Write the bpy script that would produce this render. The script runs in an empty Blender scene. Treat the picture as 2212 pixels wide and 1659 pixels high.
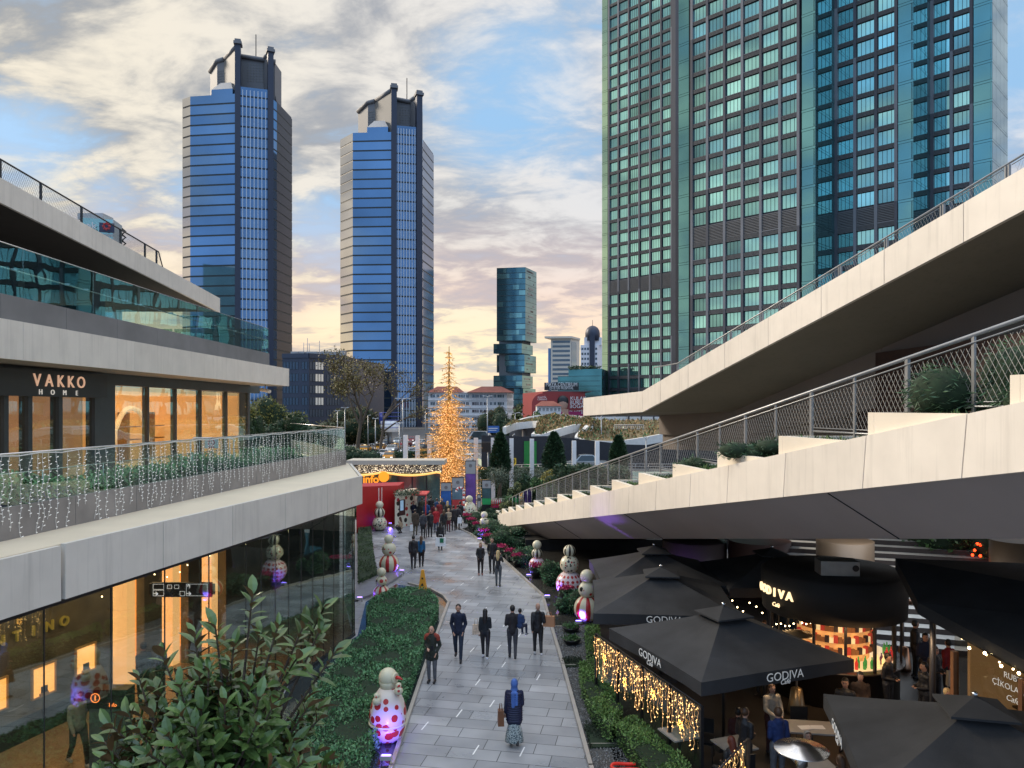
import bpy, bmesh, math, random
import numpy as np
from mathutils import Vector, Matrix
random.seed(7)
RN = np.random.RandomState(11)
PI = math.pi
scene = bpy.context.scene
COL = scene.collection
H = 8.4; F = 1616.0; U0 = 1106.0; V0 = 881.0

def at_z(u, v, z=0.0):
    """point seen at (u, v) lying at height z"""
    y = (H - z) * F / (v - V0)
    return Vector(((u - U0) / F * y, y, z))
def at_y(u, v, y):
    return Vector(((u - U0) / F * y, y, H - (v - V0) / F * y))

# ------------------------------------------------------------------ materials
def lin(c):
    return tuple(((x / 255.0) / 12.92 if x / 255.0 <= 0.04045 else ((x / 255.0 + 0.055) / 1.055) ** 2.4) for x in c)
MATS = {}
def mat(name, col, rough=0.6, metal=0.0, var=0.12, scale=3.0, bump=0.0, bscale=20.0, emit=0.0, ecol=None,
        alpha=None, island=0.0, streak=0.0, coat=0.0, spec=0.5, stretch=None):
    if name in MATS: return MATS[name]
    m = bpy.data.materials.new(name); m.use_nodes = True
    nt = m.node_tree; N = nt.nodes; L = nt.links
    b = N['Principled BSDF']
    b.inputs['Roughness'].default_value = rough
    b.inputs['Metallic'].default_value = metal
    b.inputs['Specular IOR Level'].default_value = spec
    if coat: b.inputs['Coat Weight'].default_value = coat
    c = tuple(col[:3]) + (1,)
    b.inputs['Base Color'].default_value = c
    tc = N.new('ShaderNodeTexCoord')
    src = tc.outputs['Object']
    if stretch:
        mp = N.new('ShaderNodeMapping'); mp.inputs['Scale'].default_value = stretch
        L.new(src, mp.inputs['Vector']); src = mp.outputs['Vector']
    last = None
    if var > 0:
        n = N.new('ShaderNodeTexNoise'); n.inputs['Scale'].default_value = scale; n.inputs['Detail'].default_value = 5
        L.new(src, n.inputs['Vector'])
        mr = N.new('ShaderNodeMapRange'); mr.inputs[1].default_value = 0.25; mr.inputs[2].default_value = 0.75
        mr.inputs[3].default_value = 1 - var; mr.inputs[4].default_value = 1 + var
        L.new(n.outputs['Fac'], mr.inputs[0])
        vm = N.new('ShaderNodeVectorMath'); vm.operation = 'SCALE'; vm.inputs[0].default_value = c[:3]
        L.new(mr.outputs[0], vm.inputs['Scale']); last = vm.outputs[0]
    if island > 0:
        g = N.new('ShaderNodeNewGeometry')
        mr = N.new('ShaderNodeMapRange'); mr.inputs[3].default_value = 1 - island; mr.inputs[4].default_value = 1 + island
        L.new(g.outputs['Random Per Island'], mr.inputs[0])
        vm = N.new('ShaderNodeVectorMath'); vm.operation = 'SCALE'; vm.inputs[0].default_value = c[:3]
        if last: L.new(last, vm.inputs[0])
        L.new(mr.outputs[0], vm.inputs['Scale']); last = vm.outputs[0]
    if streak > 0:   # rain streaks running down the cladding
        mp = N.new('ShaderNodeMapping'); mp.inputs['Scale'].default_value = (2.2, 2.2, .12); L.new(tc.outputs['Object'], mp.inputs['Vector'])
        n = N.new('ShaderNodeTexNoise'); n.inputs['Scale'].default_value = 2.5; n.inputs['Detail'].default_value = 6; n.inputs['Roughness'].default_value = .65; L.new(mp.outputs[0], n.inputs['Vector'])
        mr = N.new('ShaderNodeMapRange'); mr.inputs[1].default_value = .52; mr.inputs[2].default_value = .74; mr.inputs[3].default_value = 1; mr.inputs[4].default_value = 1 - streak; L.new(n.outputs['Fac'], mr.inputs[0])
        vm = N.new('ShaderNodeVectorMath'); vm.operation = 'SCALE'; vm.inputs[0].default_value = c[:3]
        if last: L.new(last, vm.inputs[0])
        L.new(mr.outputs[0], vm.inputs['Scale']); last = vm.outputs[0]
    if last: L.new(last, b.inputs['Base Color'])
    if bump > 0:
        n = N.new('ShaderNodeTexNoise'); n.inputs['Scale'].default_value = bscale; n.inputs['Detail'].default_value = 4
        L.new(src, n.inputs['Vector'])
        bp = N.new('ShaderNodeBump'); bp.inputs['Strength'].default_value = bump; bp.inputs['Distance'].default_value = 0.05
        L.new(n.outputs['Fac'], bp.inputs['Height']); L.new(bp.outputs['Normal'], b.inputs['Normal'])
    if emit > 0:
        b.inputs['Emission Color'].default_value = tuple((ecol or col)[:3]) + (1,)
        b.inputs['Emission Strength'].default_value = emit
    if alpha is not None: b.inputs['Alpha'].default_value = alpha
    MATS[name] = m
    return m

def glassmat(name, tint=(0.8, 0.93, 0.9), refl=0.12, dens=0.0, rough=0.01, graze=0.8):
    """thin architectural glass: tinted see-through pane with a fresnel reflection"""
    if name in MATS: return MATS[name]
    m = bpy.data.materials.new(name); m.use_nodes = True
    nt = m.node_tree; N = nt.nodes; L = nt.links
    N.remove(N['Principled BSDF'])
    tr = N.new('ShaderNodeBsdfTransparent'); tr.inputs['Color'].default_value = tint + (1,)
    gl = N.new('ShaderNodeBsdfGlossy'); gl.inputs['Roughness'].default_value = rough
    gl.inputs['Color'].default_value = (0.8, 0.95, 0.92, 1)
    fr = N.new('ShaderNodeLayerWeight'); fr.inputs['Blend'].default_value = 0.5
    pw = N.new('ShaderNodeMath'); pw.operation = 'POWER'; pw.inputs[1].default_value = 4.0; L.new(fr.outputs['Facing'], pw.inputs[0])
    ad = N.new('ShaderNodeMath'); ad.operation = 'MULTIPLY_ADD'; ad.inputs[1].default_value = graze; ad.inputs[2].default_value = refl; ad.use_clamp = True
    L.new(pw.outputs[0], ad.inputs[0])
    tc = N.new('ShaderNodeTexCoord'); n = N.new('ShaderNodeTexNoise'); n.inputs['Scale'].default_value = 0.6
    L.new(tc.outputs['Object'], n.inputs['Vector'])
    bp = N.new('ShaderNodeBump'); bp.inputs['Strength'].default_value = 0.05; bp.inputs['Distance'].default_value = 0.1
    L.new(n.outputs['Fac'], bp.inputs['Height']); L.new(bp.outputs['Normal'], gl.inputs['Normal'])
    mx = N.new('ShaderNodeMixShader')
    L.new(ad.outputs[0], mx.inputs[0]); L.new(tr.outputs[0], mx.inputs[1]); L.new(gl.outputs[0], mx.inputs[2])
    L.new(mx.outputs[0], N['Material Output'].inputs['Surface'])
    MATS[name] = m
    return m

def facade_glass(name, tint, rough=0.06, var=0.25, scale=0.05, bump=0.05, bscale=0.25, metal=0.9, island=0.0):
    return mat(name, tint, rough=rough, metal=metal, var=var, scale=scale, bump=bump, bscale=bscale, island=island)

# ------------------------------------------------------------------ mesh builder
class MB:
    def __init__(s): s.v = []; s.f = []; s.m = []; s.sm = []
    def face(s, pts, m=0, sm=False):
        i = len(s.v); s.v.extend([tuple(p) for p in pts]); s.f.append(tuple(range(i, i + len(pts)))); s.m.append(m); s.sm.append(sm)
        return s
    def hexa(s, p, m=0):
        """8 corners: bottom 0-3 (ccw from above), top 4-7"""
        i = len(s.v); s.v.extend([tuple(q) for q in p])
        for f in ((3, 2, 1, 0), (4, 5, 6, 7), (0, 1, 5, 4), (1, 2, 6, 5), (2, 3, 7, 6), (3, 0, 4, 7)):
            s.f.append(tuple(i + k for k in f)); s.m.append(m); s.sm.append(False)
        return s
    def box(s, c, d, m=0, rz=0):
        x, y, z = c; a, b, h = d[0] / 2, d[1] / 2, d[2] / 2
        cs, sn = math.cos(rz), math.sin(rz)
        q = [(-a, -b), (a, -b), (a, b), (-a, b)]
        q = [(x + px * cs - py * sn, y + px * sn + py * cs) for px, py in q]
        return s.hexa([(px, py, z - h) for px, py in q] + [(px, py, z + h) for px, py in q], m)
    def b2(s, x0, x1, y0, y1, z0, z1, m=0):
        return s.box(((x0 + x1) / 2, (y0 + y1) / 2, (z0 + z1) / 2), (abs(x1 - x0), abs(y1 - y0), abs(z1 - z0)), m)
    def prism(s, pts, z0, z1, m=0, top=None):
        """vertical prism from a plan polygon (ccw)"""
        n = len(pts); i = len(s.v)
        A = sum(pts[k][0] * pts[(k + 1) % n][1] - pts[(k + 1) % n][0] * pts[k][1] for k in range(n))
        if A < 0: pts = pts[::-1]
        z0s = z0 if isinstance(z0, (list, tuple)) else [z0] * n
        z1s = z1 if isinstance(z1, (list, tuple)) else [z1] * n
        s.v.extend([(p[0], p[1], z0s[k]) for k, p in enumerate(pts)] + [(p[0], p[1], z1s[k]) for k, p in enumerate(pts)])
        s.f.append(tuple(i + n - 1 - k for k in range(n))); s.m.append(m); s.sm.append(False)
        s.f.append(tuple(i + n + k for k in range(n))); s.m.append(m if top is None else top); s.sm.append(False)
        for k in range(n):
            s.f.append((i + k, i + (k + 1) % n, i + n + (k + 1) % n, i + n + k)); s.m.append(m); s.sm.append(False)
        return s
    def wall(s, p0, p1, s0, s1, z0, z1, d0, d1, m=0):
        """box along the wall line p0->p1 from s0 to s1 (metres), outward d0..d1 (outward = right of direction)"""
        d = Vector((p1[0] - p0[0], p1[1] - p0[1])).normalized(); n = Vector((d.y, -d.x))
        P = Vector((p0[0], p0[1]))
        a = P + d * s0 + n * d1; b = P + d * s1 + n * d1; c = P + d * s1 + n * d0; e = P + d * s0 + n * d0
        return s.hexa([(q.x, q.y, z0) for q in (a, b, c, e)] + [(q.x, q.y, z1) for q in (a, b, c, e)], m)
    def tube(s, pts, r, m=0, n=6, cap=True, sm=True):
        pts = [Vector(p) for p in pts]; k = len(pts)
        rs = r if isinstance(r, (list, tuple)) else [r] * k
        i0 = len(s.v)
        for j, p in enumerate(pts):
            t = (pts[min(j + 1, k - 1)] - pts[max(j - 1, 0)])
            if t.length < 1e-9: t = Vector((0, 0, 1))
            t.normalize()
            a = Vector((0, 0, 1)) if abs(t.z) < 0.9 else Vector((1, 0, 0))
            e1 = t.cross(a).normalized(); e2 = t.cross(e1)
            for q in range(n):
                w = 2 * PI * q / n
                s.v.append(tuple(p + (e1 * math.cos(w) + e2 * math.sin(w)) * rs[j]))
        for j in range(k - 1):
            for q in range(n):
                a = i0 + j * n + q; b = i0 + j * n + (q + 1) % n
                s.f.append((a, a + n, b + n, b)); s.m.append(m); s.sm.append(sm)
        if cap:
            s.f.append(tuple(i0 + q for q in range(n))); s.m.append(m); s.sm.append(False)
            s.f.append(tuple(i0 + (k - 1) * n + n - 1 - q for q in range(n))); s.m.append(m); s.sm.append(False)
        return s
    def lathe(s, prof, c=(0, 0, 0), n=20, m=0, sm=True, sx=1, sy=1):
        """prof: list of (r, z)"""
        i0 = len(s.v); k = len(prof)
        for r, z in prof:
            for q in range(n):
                w = 2 * PI * q / n
                s.v.append((c[0] + r * sx * math.cos(w), c[1] + r * sy * math.sin(w), c[2] + z))
        for j in range(k - 1):
            for q in range(n):
                a = i0 + j * n + q; b = i0 + j * n + (q + 1) % n
                s.f.append((a, b, b + n, a + n)); s.m.append(m); s.sm.append(sm)
        s.f.append(tuple(i0 + n - 1 - q for q in range(n))); s.m.append(m); s.sm.append(False)
        s.f.append(tuple(i0 + (k - 1) * n + q for q in range(n))); s.m.append(m); s.sm.append(False)
        return s
    def ball(s, c, r, m=0, n=16, k=10, sx=1, sy=1, sz=1):
        pr = [(max(1e-4, r * math.sin(PI * j / k)), -r * sz * math.cos(PI * j / k)) for j in range(k + 1)]
        return s.lathe(pr, c, n, m, True, sx, sy)
    def build(s, name, mats, parent=None, local=False):
        me = bpy.data.meshes.new(name); me.from_pydata(s.v, [], s.f); me.update()
        if not isinstance(mats, (list, tuple)): mats = [mats]
        for x in mats: me.materials.append(x)
        me.polygons.foreach_set('material_index', s.m); me.polygons.foreach_set('use_smooth', s.sm)
        return link(name, me, parent, local)

def link(name, me, parent=None, local=False):
    o = bpy.data.objects.new(name, me); COL.objects.link(o)
    if parent is not None:
        o.parent = parent
        if not local:
            # meshes are modelled in world coordinates: shift them into the parent's frame
            p = parent; off = Vector((0, 0, 0))
            while p is not None: off += p.location; p = p.parent
            me.transform(Matrix.Translation(-off))
    return o
def tag(o, label=None, cat=None, group=None, kind=None):
    if label: o['label'] = label
    if cat: o['category'] = cat
    if group: o['group'] = group
    if kind: o['kind'] = kind
    return o
def thing(name, label, cat, loc=(0, 0, 0), rz=0, group=None):
    o = bpy.data.objects.new(name, None); COL.objects.link(o); o.location = loc; o.rotation_euler = (0, 0, rz)
    o.empty_display_size = 0.2
    return tag(o, label, cat, group)
def copy_tree(o, parent=None):
    c = o.copy(); COL.objects.link(c); c.parent = parent
    for ch in list(o.children): copy_tree(ch, c)
    return c
def dup(root, loc, rz=None, label=None, group=None, sc=None):
    r = copy_tree(root); r.location = loc
    if rz is not None: r.rotation_euler = (0, 0, rz)
    if label: r['label'] = label
    if group: r['group'] = group
    if sc: r.scale = (sc, sc, sc)
    return r

def np_mesh(name, V, faces_n, mats, parent=None, local=False, midx=None, smooth=False):
    """V: (n*k,3) array, every k consecutive vertices form one polygon"""
    k = faces_n; n = len(V) // k
    me = bpy.data.meshes.new(name)
    me.vertices.add(n * k); me.vertices.foreach_set('co', V.astype(np.float32).ravel())
    me.loops.add(n * k); me.loops.foreach_set('vertex_index', np.arange(n * k, dtype=np.int32))
    me.polygons.add(n); me.polygons.foreach_set('loop_start', np.arange(0, n * k, k, dtype=np.int32))
    if not isinstance(mats, (list, tuple)): mats = [mats]
    for x in mats: me.materials.append(x)
    if midx is not None: me.polygons.foreach_set('material_index', midx.astype(np.int32))
    me.update(calc_edges=True)
    return link(name, me, parent, local)

def leaves(pts, size, aspect=0.5, rs=RN, dirs=None, flat=0.5, jit=0.35):
    """leaf-shaped hexagon-ish quads at pts. returns vertex array with 4 verts per leaf"""
    n = len(pts)
    d = rs.normal(size=(n, 3)) if dirs is None else dirs + rs.normal(size=(n, 3)) * jit
    d /= np.linalg.norm(d, axis=1)[:, None] + 1e-9
    up = rs.normal(size=(n, 3)) + np.array([0, 0, flat * 3])
    side = np.cross(d, up); side /= np.linalg.norm(side, axis=1)[:, None] + 1e-9
    s = size * (0.7 + 0.6 * rs.rand(n))[:, None]
    a = pts; b = pts + d * s * 0.5 + side * s * aspect * 0.5; c = pts + d * s; e = pts + d * s * 0.5 - side * s * aspect * 0.5
    return np.stack([a, b, c, e], 1).reshape(-1, 3)

def text_mesh(txt, size, ext=0.01, align='CENTER', bold=0.0, shear=0.0, spacing=1.0, sx=1.0):
    cu = bpy.data.curves.new('t', 'FONT'); cu.body = txt; cu.size = size; cu.extrude = ext; cu.align_x = align; cu.align_y = 'CENTER'
    cu.offset = bold; cu.shear = shear; cu.space_character = spacing; cu.resolution_u = 3
    o = bpy.data.objects.new('t', cu); COL.objects.link(o)
    dg = bpy.context.evaluated_depsgraph_get(); me = bpy.data.meshes.new_from_object(o.evaluated_get(dg))
    bpy.data.objects.remove(o); bpy.data.curves.remove(cu)
    if sx != 1.0: me.transform(Matrix.Diagonal((sx, 1, 1, 1)))
    return me
def put_text(name, txt, size, pos, right, up, m, parent=None, local=False, label=None, **kw):
    """lettering whose baseline runs along 'right' and whose top points along 'up'"""
    me = text_mesh(txt, size, **kw); me.materials.clear(); me.materials.append(m)
    r = Vector(right).normalized(); u = Vector(up).normalized(); n = r.cross(u).normalized(); u = n.cross(r)
    M = Matrix(((r.x, u.x, n.x, pos[0]), (r.y, u.y, n.y, pos[1]), (r.z, u.z, n.z, pos[2]), (0, 0, 0, 1)))
    me.transform(M)
    return link(name, me, parent, local)

# ------------------------------------------------------------------ world, sun, camera
SUN_EL = math.radians(27); SUN_AZ = math.radians(-60)    # azimuth from +Y, negative = towards -X
def world():
    w = bpy.data.worlds.new('World'); scene.world = w; w.use_nodes = True
    nt = w.node_tree; N = nt.nodes; L = nt.links; bg = N['Background']
    tc = N.new('ShaderNodeTexCoord'); D = tc.outputs['Generated']
    nm = N.new('ShaderNodeVectorMath'); nm.operation = 'NORMALIZE'; L.new(D, nm.inputs[0]); D = nm.outputs[0]
    sp = N.new('ShaderNodeSeparateXYZ'); L.new(D, sp.inputs[0]); X, Y, Z = sp.outputs
    def M(op, a, b=None, c=None, clamp=False):
        n = N.new('ShaderNodeMath'); n.operation = op; n.use_clamp = clamp
        for i, q in enumerate((a, b, c)):
            if q is None: continue
            if isinstance(q, (int, float)): n.inputs[i].default_value = q
            else: L.new(q, n.inputs[i])
        return n.outputs[0]
    def MR(x, a, b, c=0.0, d=1.0, smooth=True):
        n = N.new('ShaderNodeMapRange'); n.interpolation_type = 'SMOOTHSTEP' if smooth else 'LINEAR'
        for i, q in enumerate((a, b, c, d)): n.inputs[i + 1].default_value = q
        L.new(x, n.inputs[0]); return n.outputs[0]
    def MIX(f, a, b):
        n = N.new('ShaderNodeMix'); n.data_type = 'RGBA'
        if isinstance(f, (int, float)): n.inputs[0].default_value = f
        else: L.new(f, n.inputs[0])
        for i, q in ((6, a), (7, b)):
            if isinstance(q, tuple): n.inputs[i].default_value = q + (1,)
            else: L.new(q, n.inputs[i])
        return n.outputs[2]
    sky = N.new('ShaderNodeTexSky'); sky.sky_type = 'NISHITA'; sky.sun_disc = False
    sky.sun_elevation = SUN_EL; sky.sun_rotation = SUN_AZ
    sk = N.new('ShaderNodeVectorMath'); sk.operation = 'SCALE'; sk.inputs['Scale'].default_value = 0.07
    L.new(sky.outputs[0], sk.inputs[0])
    zc = M('MAXIMUM', Z, 0.0)
    den = M('ADD', zc, 0.22)
    px = M('DIVIDE', X, den); py = M('DIVIDE', Y, den)
    cv = N.new('ShaderNodeCombineXYZ'); L.new(px, cv.inputs[0]); L.new(py, cv.inputs[1]); cv.inputs[2].default_value = 1.7
    def noise(sc, det, ro=0.55, dist=0.0, off=0.0):
        n = N.new('ShaderNodeTexNoise'); n.inputs['Scale'].default_value = sc; n.inputs['Detail'].default_value = det
        n.inputs['Roughness'].default_value = ro; n.inputs['Distortion'].default_value = dist
        mp = N.new('ShaderNodeMapping'); mp.inputs['Location'].default_value = (off, off * 1.7, off)
        mp.inputs['Rotation'].default_value = (0, 0, 0.5); mp.inputs['Scale'].default_value = (1, 1.5, 1)
        L.new(cv.outputs[0], mp.inputs[0]); L.new(mp.outputs[0], n.inputs['Vector']); return n.outputs['Fac']
    n1 = noise(1.5, 9, 0.55, 0.5, 3.1); n2 = noise(4.2, 9, 0.60, 0.3, 9.0); n3 = noise(0.8, 4, 0.5, 0, 5.3)
    clear = MIX(0.75, sk.outputs[0], (0.30, 0.52, 0.78))
    # openings in the cloud cover (directions)
    opening = None
    for (u, v, rad, amt) in ((1110, 200, 0.14, 0.38), (1215, 330, 0.10, 0.26), (1050, 100, 0.10, 0.16), (60, 350, 0.09, 0.30), (200, 390, 0.07, 0.22),
                             (400, 400, 0.08, 0.20), (690, 480, 0.07, 0.24), (1230, 120, 0.14, 0.22), (2195, 120, 0.12, 0.42), (640, 120, 0.06, 0.12)):
        c = Vector(((u - U0) / F, 1, (V0 - v) / F)).normalized()
        dn = N.new('ShaderNodeVectorMath'); dn.operation = 'DISTANCE'; dn.inputs[1].default_value = c; L.new(D, dn.inputs[0])
        g = MR(dn.outputs['Value'], rad * 1.5, rad * 0.1, 0, amt)
        opening = g if opening is None else M('MAXIMUM', opening, g)
    dens = M('SUBTRACT', M('ADD', M('MULTIPLY', n1, 0.50), M('MULTIPLY', n2, 0.54)), M('MULTIPLY', opening, 0.62))
    back = MR(Y, -0.15, -0.62)
    dens = M('SUBTRACT', dens, M('MULTIPLY', back, 0.16))
    cover = MR(dens, 0.24, 0.48)
    # cloud shading: grey undersides, cream lit crowns towards the sun side
    left = MR(X, 0.35, -0.75)
    shade = MR(M('ADD', M('MULTIPLY', n2, 0.65), M('MULTIPLY', n1, 0.35)), 0.41, 0.59)
    lit = MIX(left, (0.58, 0.59, 0.62), (0.72, 0.65, 0.52))
    dark = MIX(left, (0.31, 0.33, 0.38), (0.28, 0.29, 0.30))
    cloud = MIX(shade, dark, lit)
    colr = MIX(cover, clear, cloud)
    warm = MIX(MR(n3, 0.4, 0.6), (0.86, 0.58, 0.41), (0.92, 0.74, 0.46))
    hz = M('MULTIPLY', MR(Z, 0.27, 0.03), MR(Y, -0.5, 0.3))
    hz = M('MULTIPLY', hz, MR(shade, -0.6, 0.75))
    colr = MIX(M('MULTIPLY', hz, 0.92), colr, warm)
    pink = M('MULTIPLY', M('MULTIPLY', MR(Z, 0.30, 0.16), MR(Z, 0.05, 0.14)), MR(shade, 0.7, 0.2))
    colr = MIX(M('MULTIPLY', pink, 0.45), colr, (0.52, 0.42, 0.42))
    # the part of the sky behind the camera is a clearer, deeper blue
    colr = MIX(M('MULTIPLY', back, M('SUBTRACT', 1.0, M('MULTIPLY', cover, 0.45))), colr, (0.33, 0.50, 0.76))
    # below the horizon: ground bounce grey
    colr = MIX(MR(Z, 0.0, -0.06), colr, (0.16, 0.16, 0.17))
    # an overcast dome is brighter overhead than near the horizon
    zb = N.new('ShaderNodeVectorMath'); zb.operation = 'SCALE'; L.new(colr, zb.inputs[0]); L.new(MR(Z, 0.45, 0.85, 1.0, 2.3), zb.inputs['Scale']); colr = zb.outputs[0]
    L.new(colr, bg.inputs['Color']); bg.inputs['Strength'].default_value = 1.0
world()
sun = bpy.data.lights.new('sun', 'SUN'); sun.energy = 2.4; sun.angle = math.radians(14); sun.color = (1.0, 0.86, 0.69)
so = bpy.data.objects.new('sun', sun); COL.objects.link(so)
sd = Vector((math.sin(SUN_AZ) * math.cos(SUN_EL), math.cos(SUN_AZ) * math.cos(SUN_EL), math.sin(SUN_EL)))
so.rotation_euler = (-sd).to_track_quat('-Z', 'Y').to_euler(); so.location = (-30, 10, 60)
cam = bpy.data.cameras.new('camera'); cam.sensor_width = 36; cam.lens = 36 * F / 2212; cam.clip_end = 3000; cam.clip_start = 0.1
cam.shift_y = (V0 - 829.5) / 2212
co = bpy.data.objects.new('camera', cam); COL.objects.link(co); co.location = (0, 0, H); co.rotation_euler = (PI / 2, 0, 0)
scene.camera = co
scene.view_settings.view_transform = 'Standard'; scene.view_settings.look = 'None'
scene.view_settings.exposure = 0.42; scene.view_settings.gamma = 1.0

# ------------------------------------------------------------------ palette
M_FASC = mat('fascia_panel', (0.76, 0.70, 0.62), 0.5, var=0.07, scale=1.6, bump=0.03, bscale=3, island=0.045, streak=.16)
M_FASCL = mat('fascia_panel_grey', (0.74, 0.69, 0.615), 0.5, var=0.07, scale=1.6, bump=0.03, bscale=3, island=0.04, streak=.16)
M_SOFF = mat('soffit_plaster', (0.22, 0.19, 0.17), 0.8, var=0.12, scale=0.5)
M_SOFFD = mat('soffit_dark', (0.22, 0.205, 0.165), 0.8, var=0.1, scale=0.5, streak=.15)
M_DARK = mat('dark_void', (0.012, 0.012, 0.014), 0.9, var=0.3)
M_STEEL = mat('galvanised_steel', (0.30, 0.31, 0.32), 0.4, 0.6, var=0.1)
M_DSTEEL = mat('dark_steel', (0.05, 0.05, 0.055), 0.4, 0.5, var=0.1)
M_CHROME = mat('bright_metal', (0.75, 0.75, 0.76), 0.22, 1.0, var=0.08)
M_CONC = mat('concrete', (0.27, 0.25, 0.235), 0.75, var=0.25, scale=1.2, bump=0.15, bscale=8)
M_WHITE = mat('white_paint', (0.78, 0.78, 0.78), 0.5, var=0.05)
M_BLACK = mat('black_paint', (0.012, 0.012, 0.014), 0.35, var=0.1)
M_GLASS = glassmat('rail_glass', (0.84, 0.93, 0.90), 0.10)
M_GLASS2 = glassmat('shop_glass', (0.78, 0.82, 0.80), 0.16)
M_CLEAR = glassmat('clear_glass', (0.85, 0.9, 0.88), 0.05)
M_LEAF = mat('leaf_green', (0.07, 0.155, 0.05), 0.5, var=0.25, scale=4, island=0.55)
M_LEAFD = mat('leaf_dark', (0.03, 0.07, 0.03), 0.5, var=0.25, scale=4, island=0.5)
M_HEDGE = mat('hedge_leaf', (0.085, 0.21, 0.09), 0.55, var=0.3, scale=1.5, island=0.55)
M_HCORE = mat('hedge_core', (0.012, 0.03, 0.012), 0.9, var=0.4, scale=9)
M_BARK = mat('bark', (0.10, 0.075, 0.055), 0.9, var=0.3, scale=6, bump=0.5, bscale=30)
M_OLEAF = mat('autumn_leaf', (0.18, 0.14, 0.045), 0.6, var=0.3, scale=1, island=0.5)
M_SOIL = mat('soil', (0.045, 0.032, 0.022), 0.95, var=0.4, scale=6, bump=0.6, bscale=25)
# ================================================================== GROUND
def paving_mat():
    m = bpy.data.materials.new('stone_paving'); m.use_nodes = True; nt = m.node_tree; N = nt.nodes; L = nt.links; b = N['Principled BSDF']
    tc = N.new('ShaderNodeTexCoord'); mp = N.new('ShaderNodeMapping'); mp.inputs['Rotation'].default_value = (0, 0, math.radians(11))
    L.new(tc.outputs['Object'], mp.inputs[0])
    br = N.new('ShaderNodeTexBrick'); br.inputs['Scale'].default_value = 1.0; br.offset = 0.37; br.offset_frequency = 2
    br.inputs['Brick Width'].default_value = 1.25; br.inputs['Row Height'].default_value = 0.56; br.inputs['Mortar Size'].default_value = 0.010
    br.inputs['Mortar Smooth'].default_value = 0.15
    br.inputs['Color1'].default_value = (0.24, 0.25, 0.27, 1); br.inputs['Color2'].default_value = (0.38, 0.39, 0.41, 1)
    br.inputs['Mortar'].default_value = (0.045, 0.047, 0.05, 1)
    L.new(mp.outputs[0], br.inputs['Vector'])
    n = N.new('ShaderNodeTexNoise'); n.inputs['Scale'].default_value = 0.7; n.inputs['Detail'].default_value = 7; L.new(tc.outputs['Object'], n.inputs['Vector'])
    mr = N.new('ShaderNodeMapRange'); mr.inputs[1].default_value = 0.3; mr.inputs[2].default_value = 0.7; mr.inputs[3].default_value = 0.66; mr.inputs[4].default_value = 1.2; L.new(n.outputs['Fac'], mr.inputs[0])
    vm = N.new('ShaderNodeVectorMath'); vm.operation = 'SCALE'; L.new(br.outputs['Color'], vm.inputs[0]); L.new(mr.outputs[0], vm.inputs['Scale']); L.new(vm.outputs[0], b.inputs['Base Color'])
    rr = N.new('ShaderNodeMapRange'); rr.inputs[1].default_value = 0.35; rr.inputs[2].default_value = 0.65; rr.inputs[3].default_value = 0.22; rr.inputs[4].default_value = 0.5; L.new(n.outputs['Fac'], rr.inputs[0]); L.new(rr.outputs[0], b.inputs['Roughness'])
    bp = N.new('ShaderNodeBump'); bp.inputs['Strength'].default_value = 0.35; bp.inputs['Distance'].default_value = 0.01; bp.invert = True
    L.new(br.outputs['Fac'], bp.inputs['Height']); L.new(bp.outputs[0], b.inputs['Normal'])
    return m
def sheet(name, uvs, z, m, kind='structure', z_from=None):
    pts = [at_z(u, v, z if z_from is None else z_from) for u, v in uvs]
    mb = MB(); A = sum(pts[k].x * pts[(k + 1) % len(pts)].y - pts[(k + 1) % len(pts)].x * pts[k].y for k in range(len(pts)))
    if A < 0: pts = pts[::-1]
    mb.face([(p.x, p.y, z) for p in pts]); return tag(mb.build(name, m), kind=kind)
M_ASPH = mat('asphalt', (0.075, 0.077, 0.082), 0.75, var=0.2, scale=0.3)
M_GRASS = mat('grass_turf', (0.05, 0.085, 0.03), 0.9, var=0.45, scale=2.5, bump=0.5, bscale=30)
g = MB(); g.face([(-1500, -200, -0.03), (1500, -200, -0.03), (1500, 2500, -0.03), (-1500, 2500, -0.03)]); tag(g.build('ground', mat('city_ground', (0.09, 0.09, 0.09), 0.9, var=0.3, scale=0.05)), kind='structure')
g = MB(); g.face([(-16, 4, 0), (24, 4, 0), (24, 76, 0), (-22, 76, 0), (-22, 20, 0)]); tag(g.build('plaza_paving', paving_mat()), kind='structure')
# white light strips let into the paving
strips = [(1022,1620),(1172,1604+0),(918,1568),(1060,1514),(992,1530),(1030,1458+6),(1160,1467),(1088,1438),(935,1560),(1010,1396),(1080,1400),(1148,1404),(1126,1370),(1040,1372),(1075,1348),
          (965,1272),(945,1258),(990,1270),(1005,1252),(1018,1240),(975,1292),(955,1300),(1120,1290)]
strips = [(1028,1620),(1128,1624),(918,1568),(1063,1520),(992,1541),(1032,1474),(1163,1463),(1100,1391),(1020,1404),(1123,1371),(1078,1398),(1048,1315),(1090,1350),(1020,1248),(1052,1270),(978,1275),(998,1262),(1005,1300),(1088,1436),(960,1240)]
wl = MB()
for u, v in strips:
    p = at_z(u, v, 0); d = Vector((math.sin(math.radians(13.8)), math.cos(math.radians(13.8)), 0)) * 0.26; e = Vector((d.y, -d.x, 0)).normalized() * 0.018
    wl.face([(p + d * a + e * b_)[:2] + (0.004,) for a, b_ in ((-1, -1), (-1, 1), (1, 1), (1, -1))])
tag(wl.build('paving_light_strips', mat('white_strip', (0.85, 0.85, 0.85), 0.4, var=0.02)), kind='structure')
M_WET = mat('wet_dark_stone', (0.05, 0.048, 0.044), 0.09, var=0.35, scale=0.6, bump=0.02, bscale=2, spec=0.6)
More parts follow.
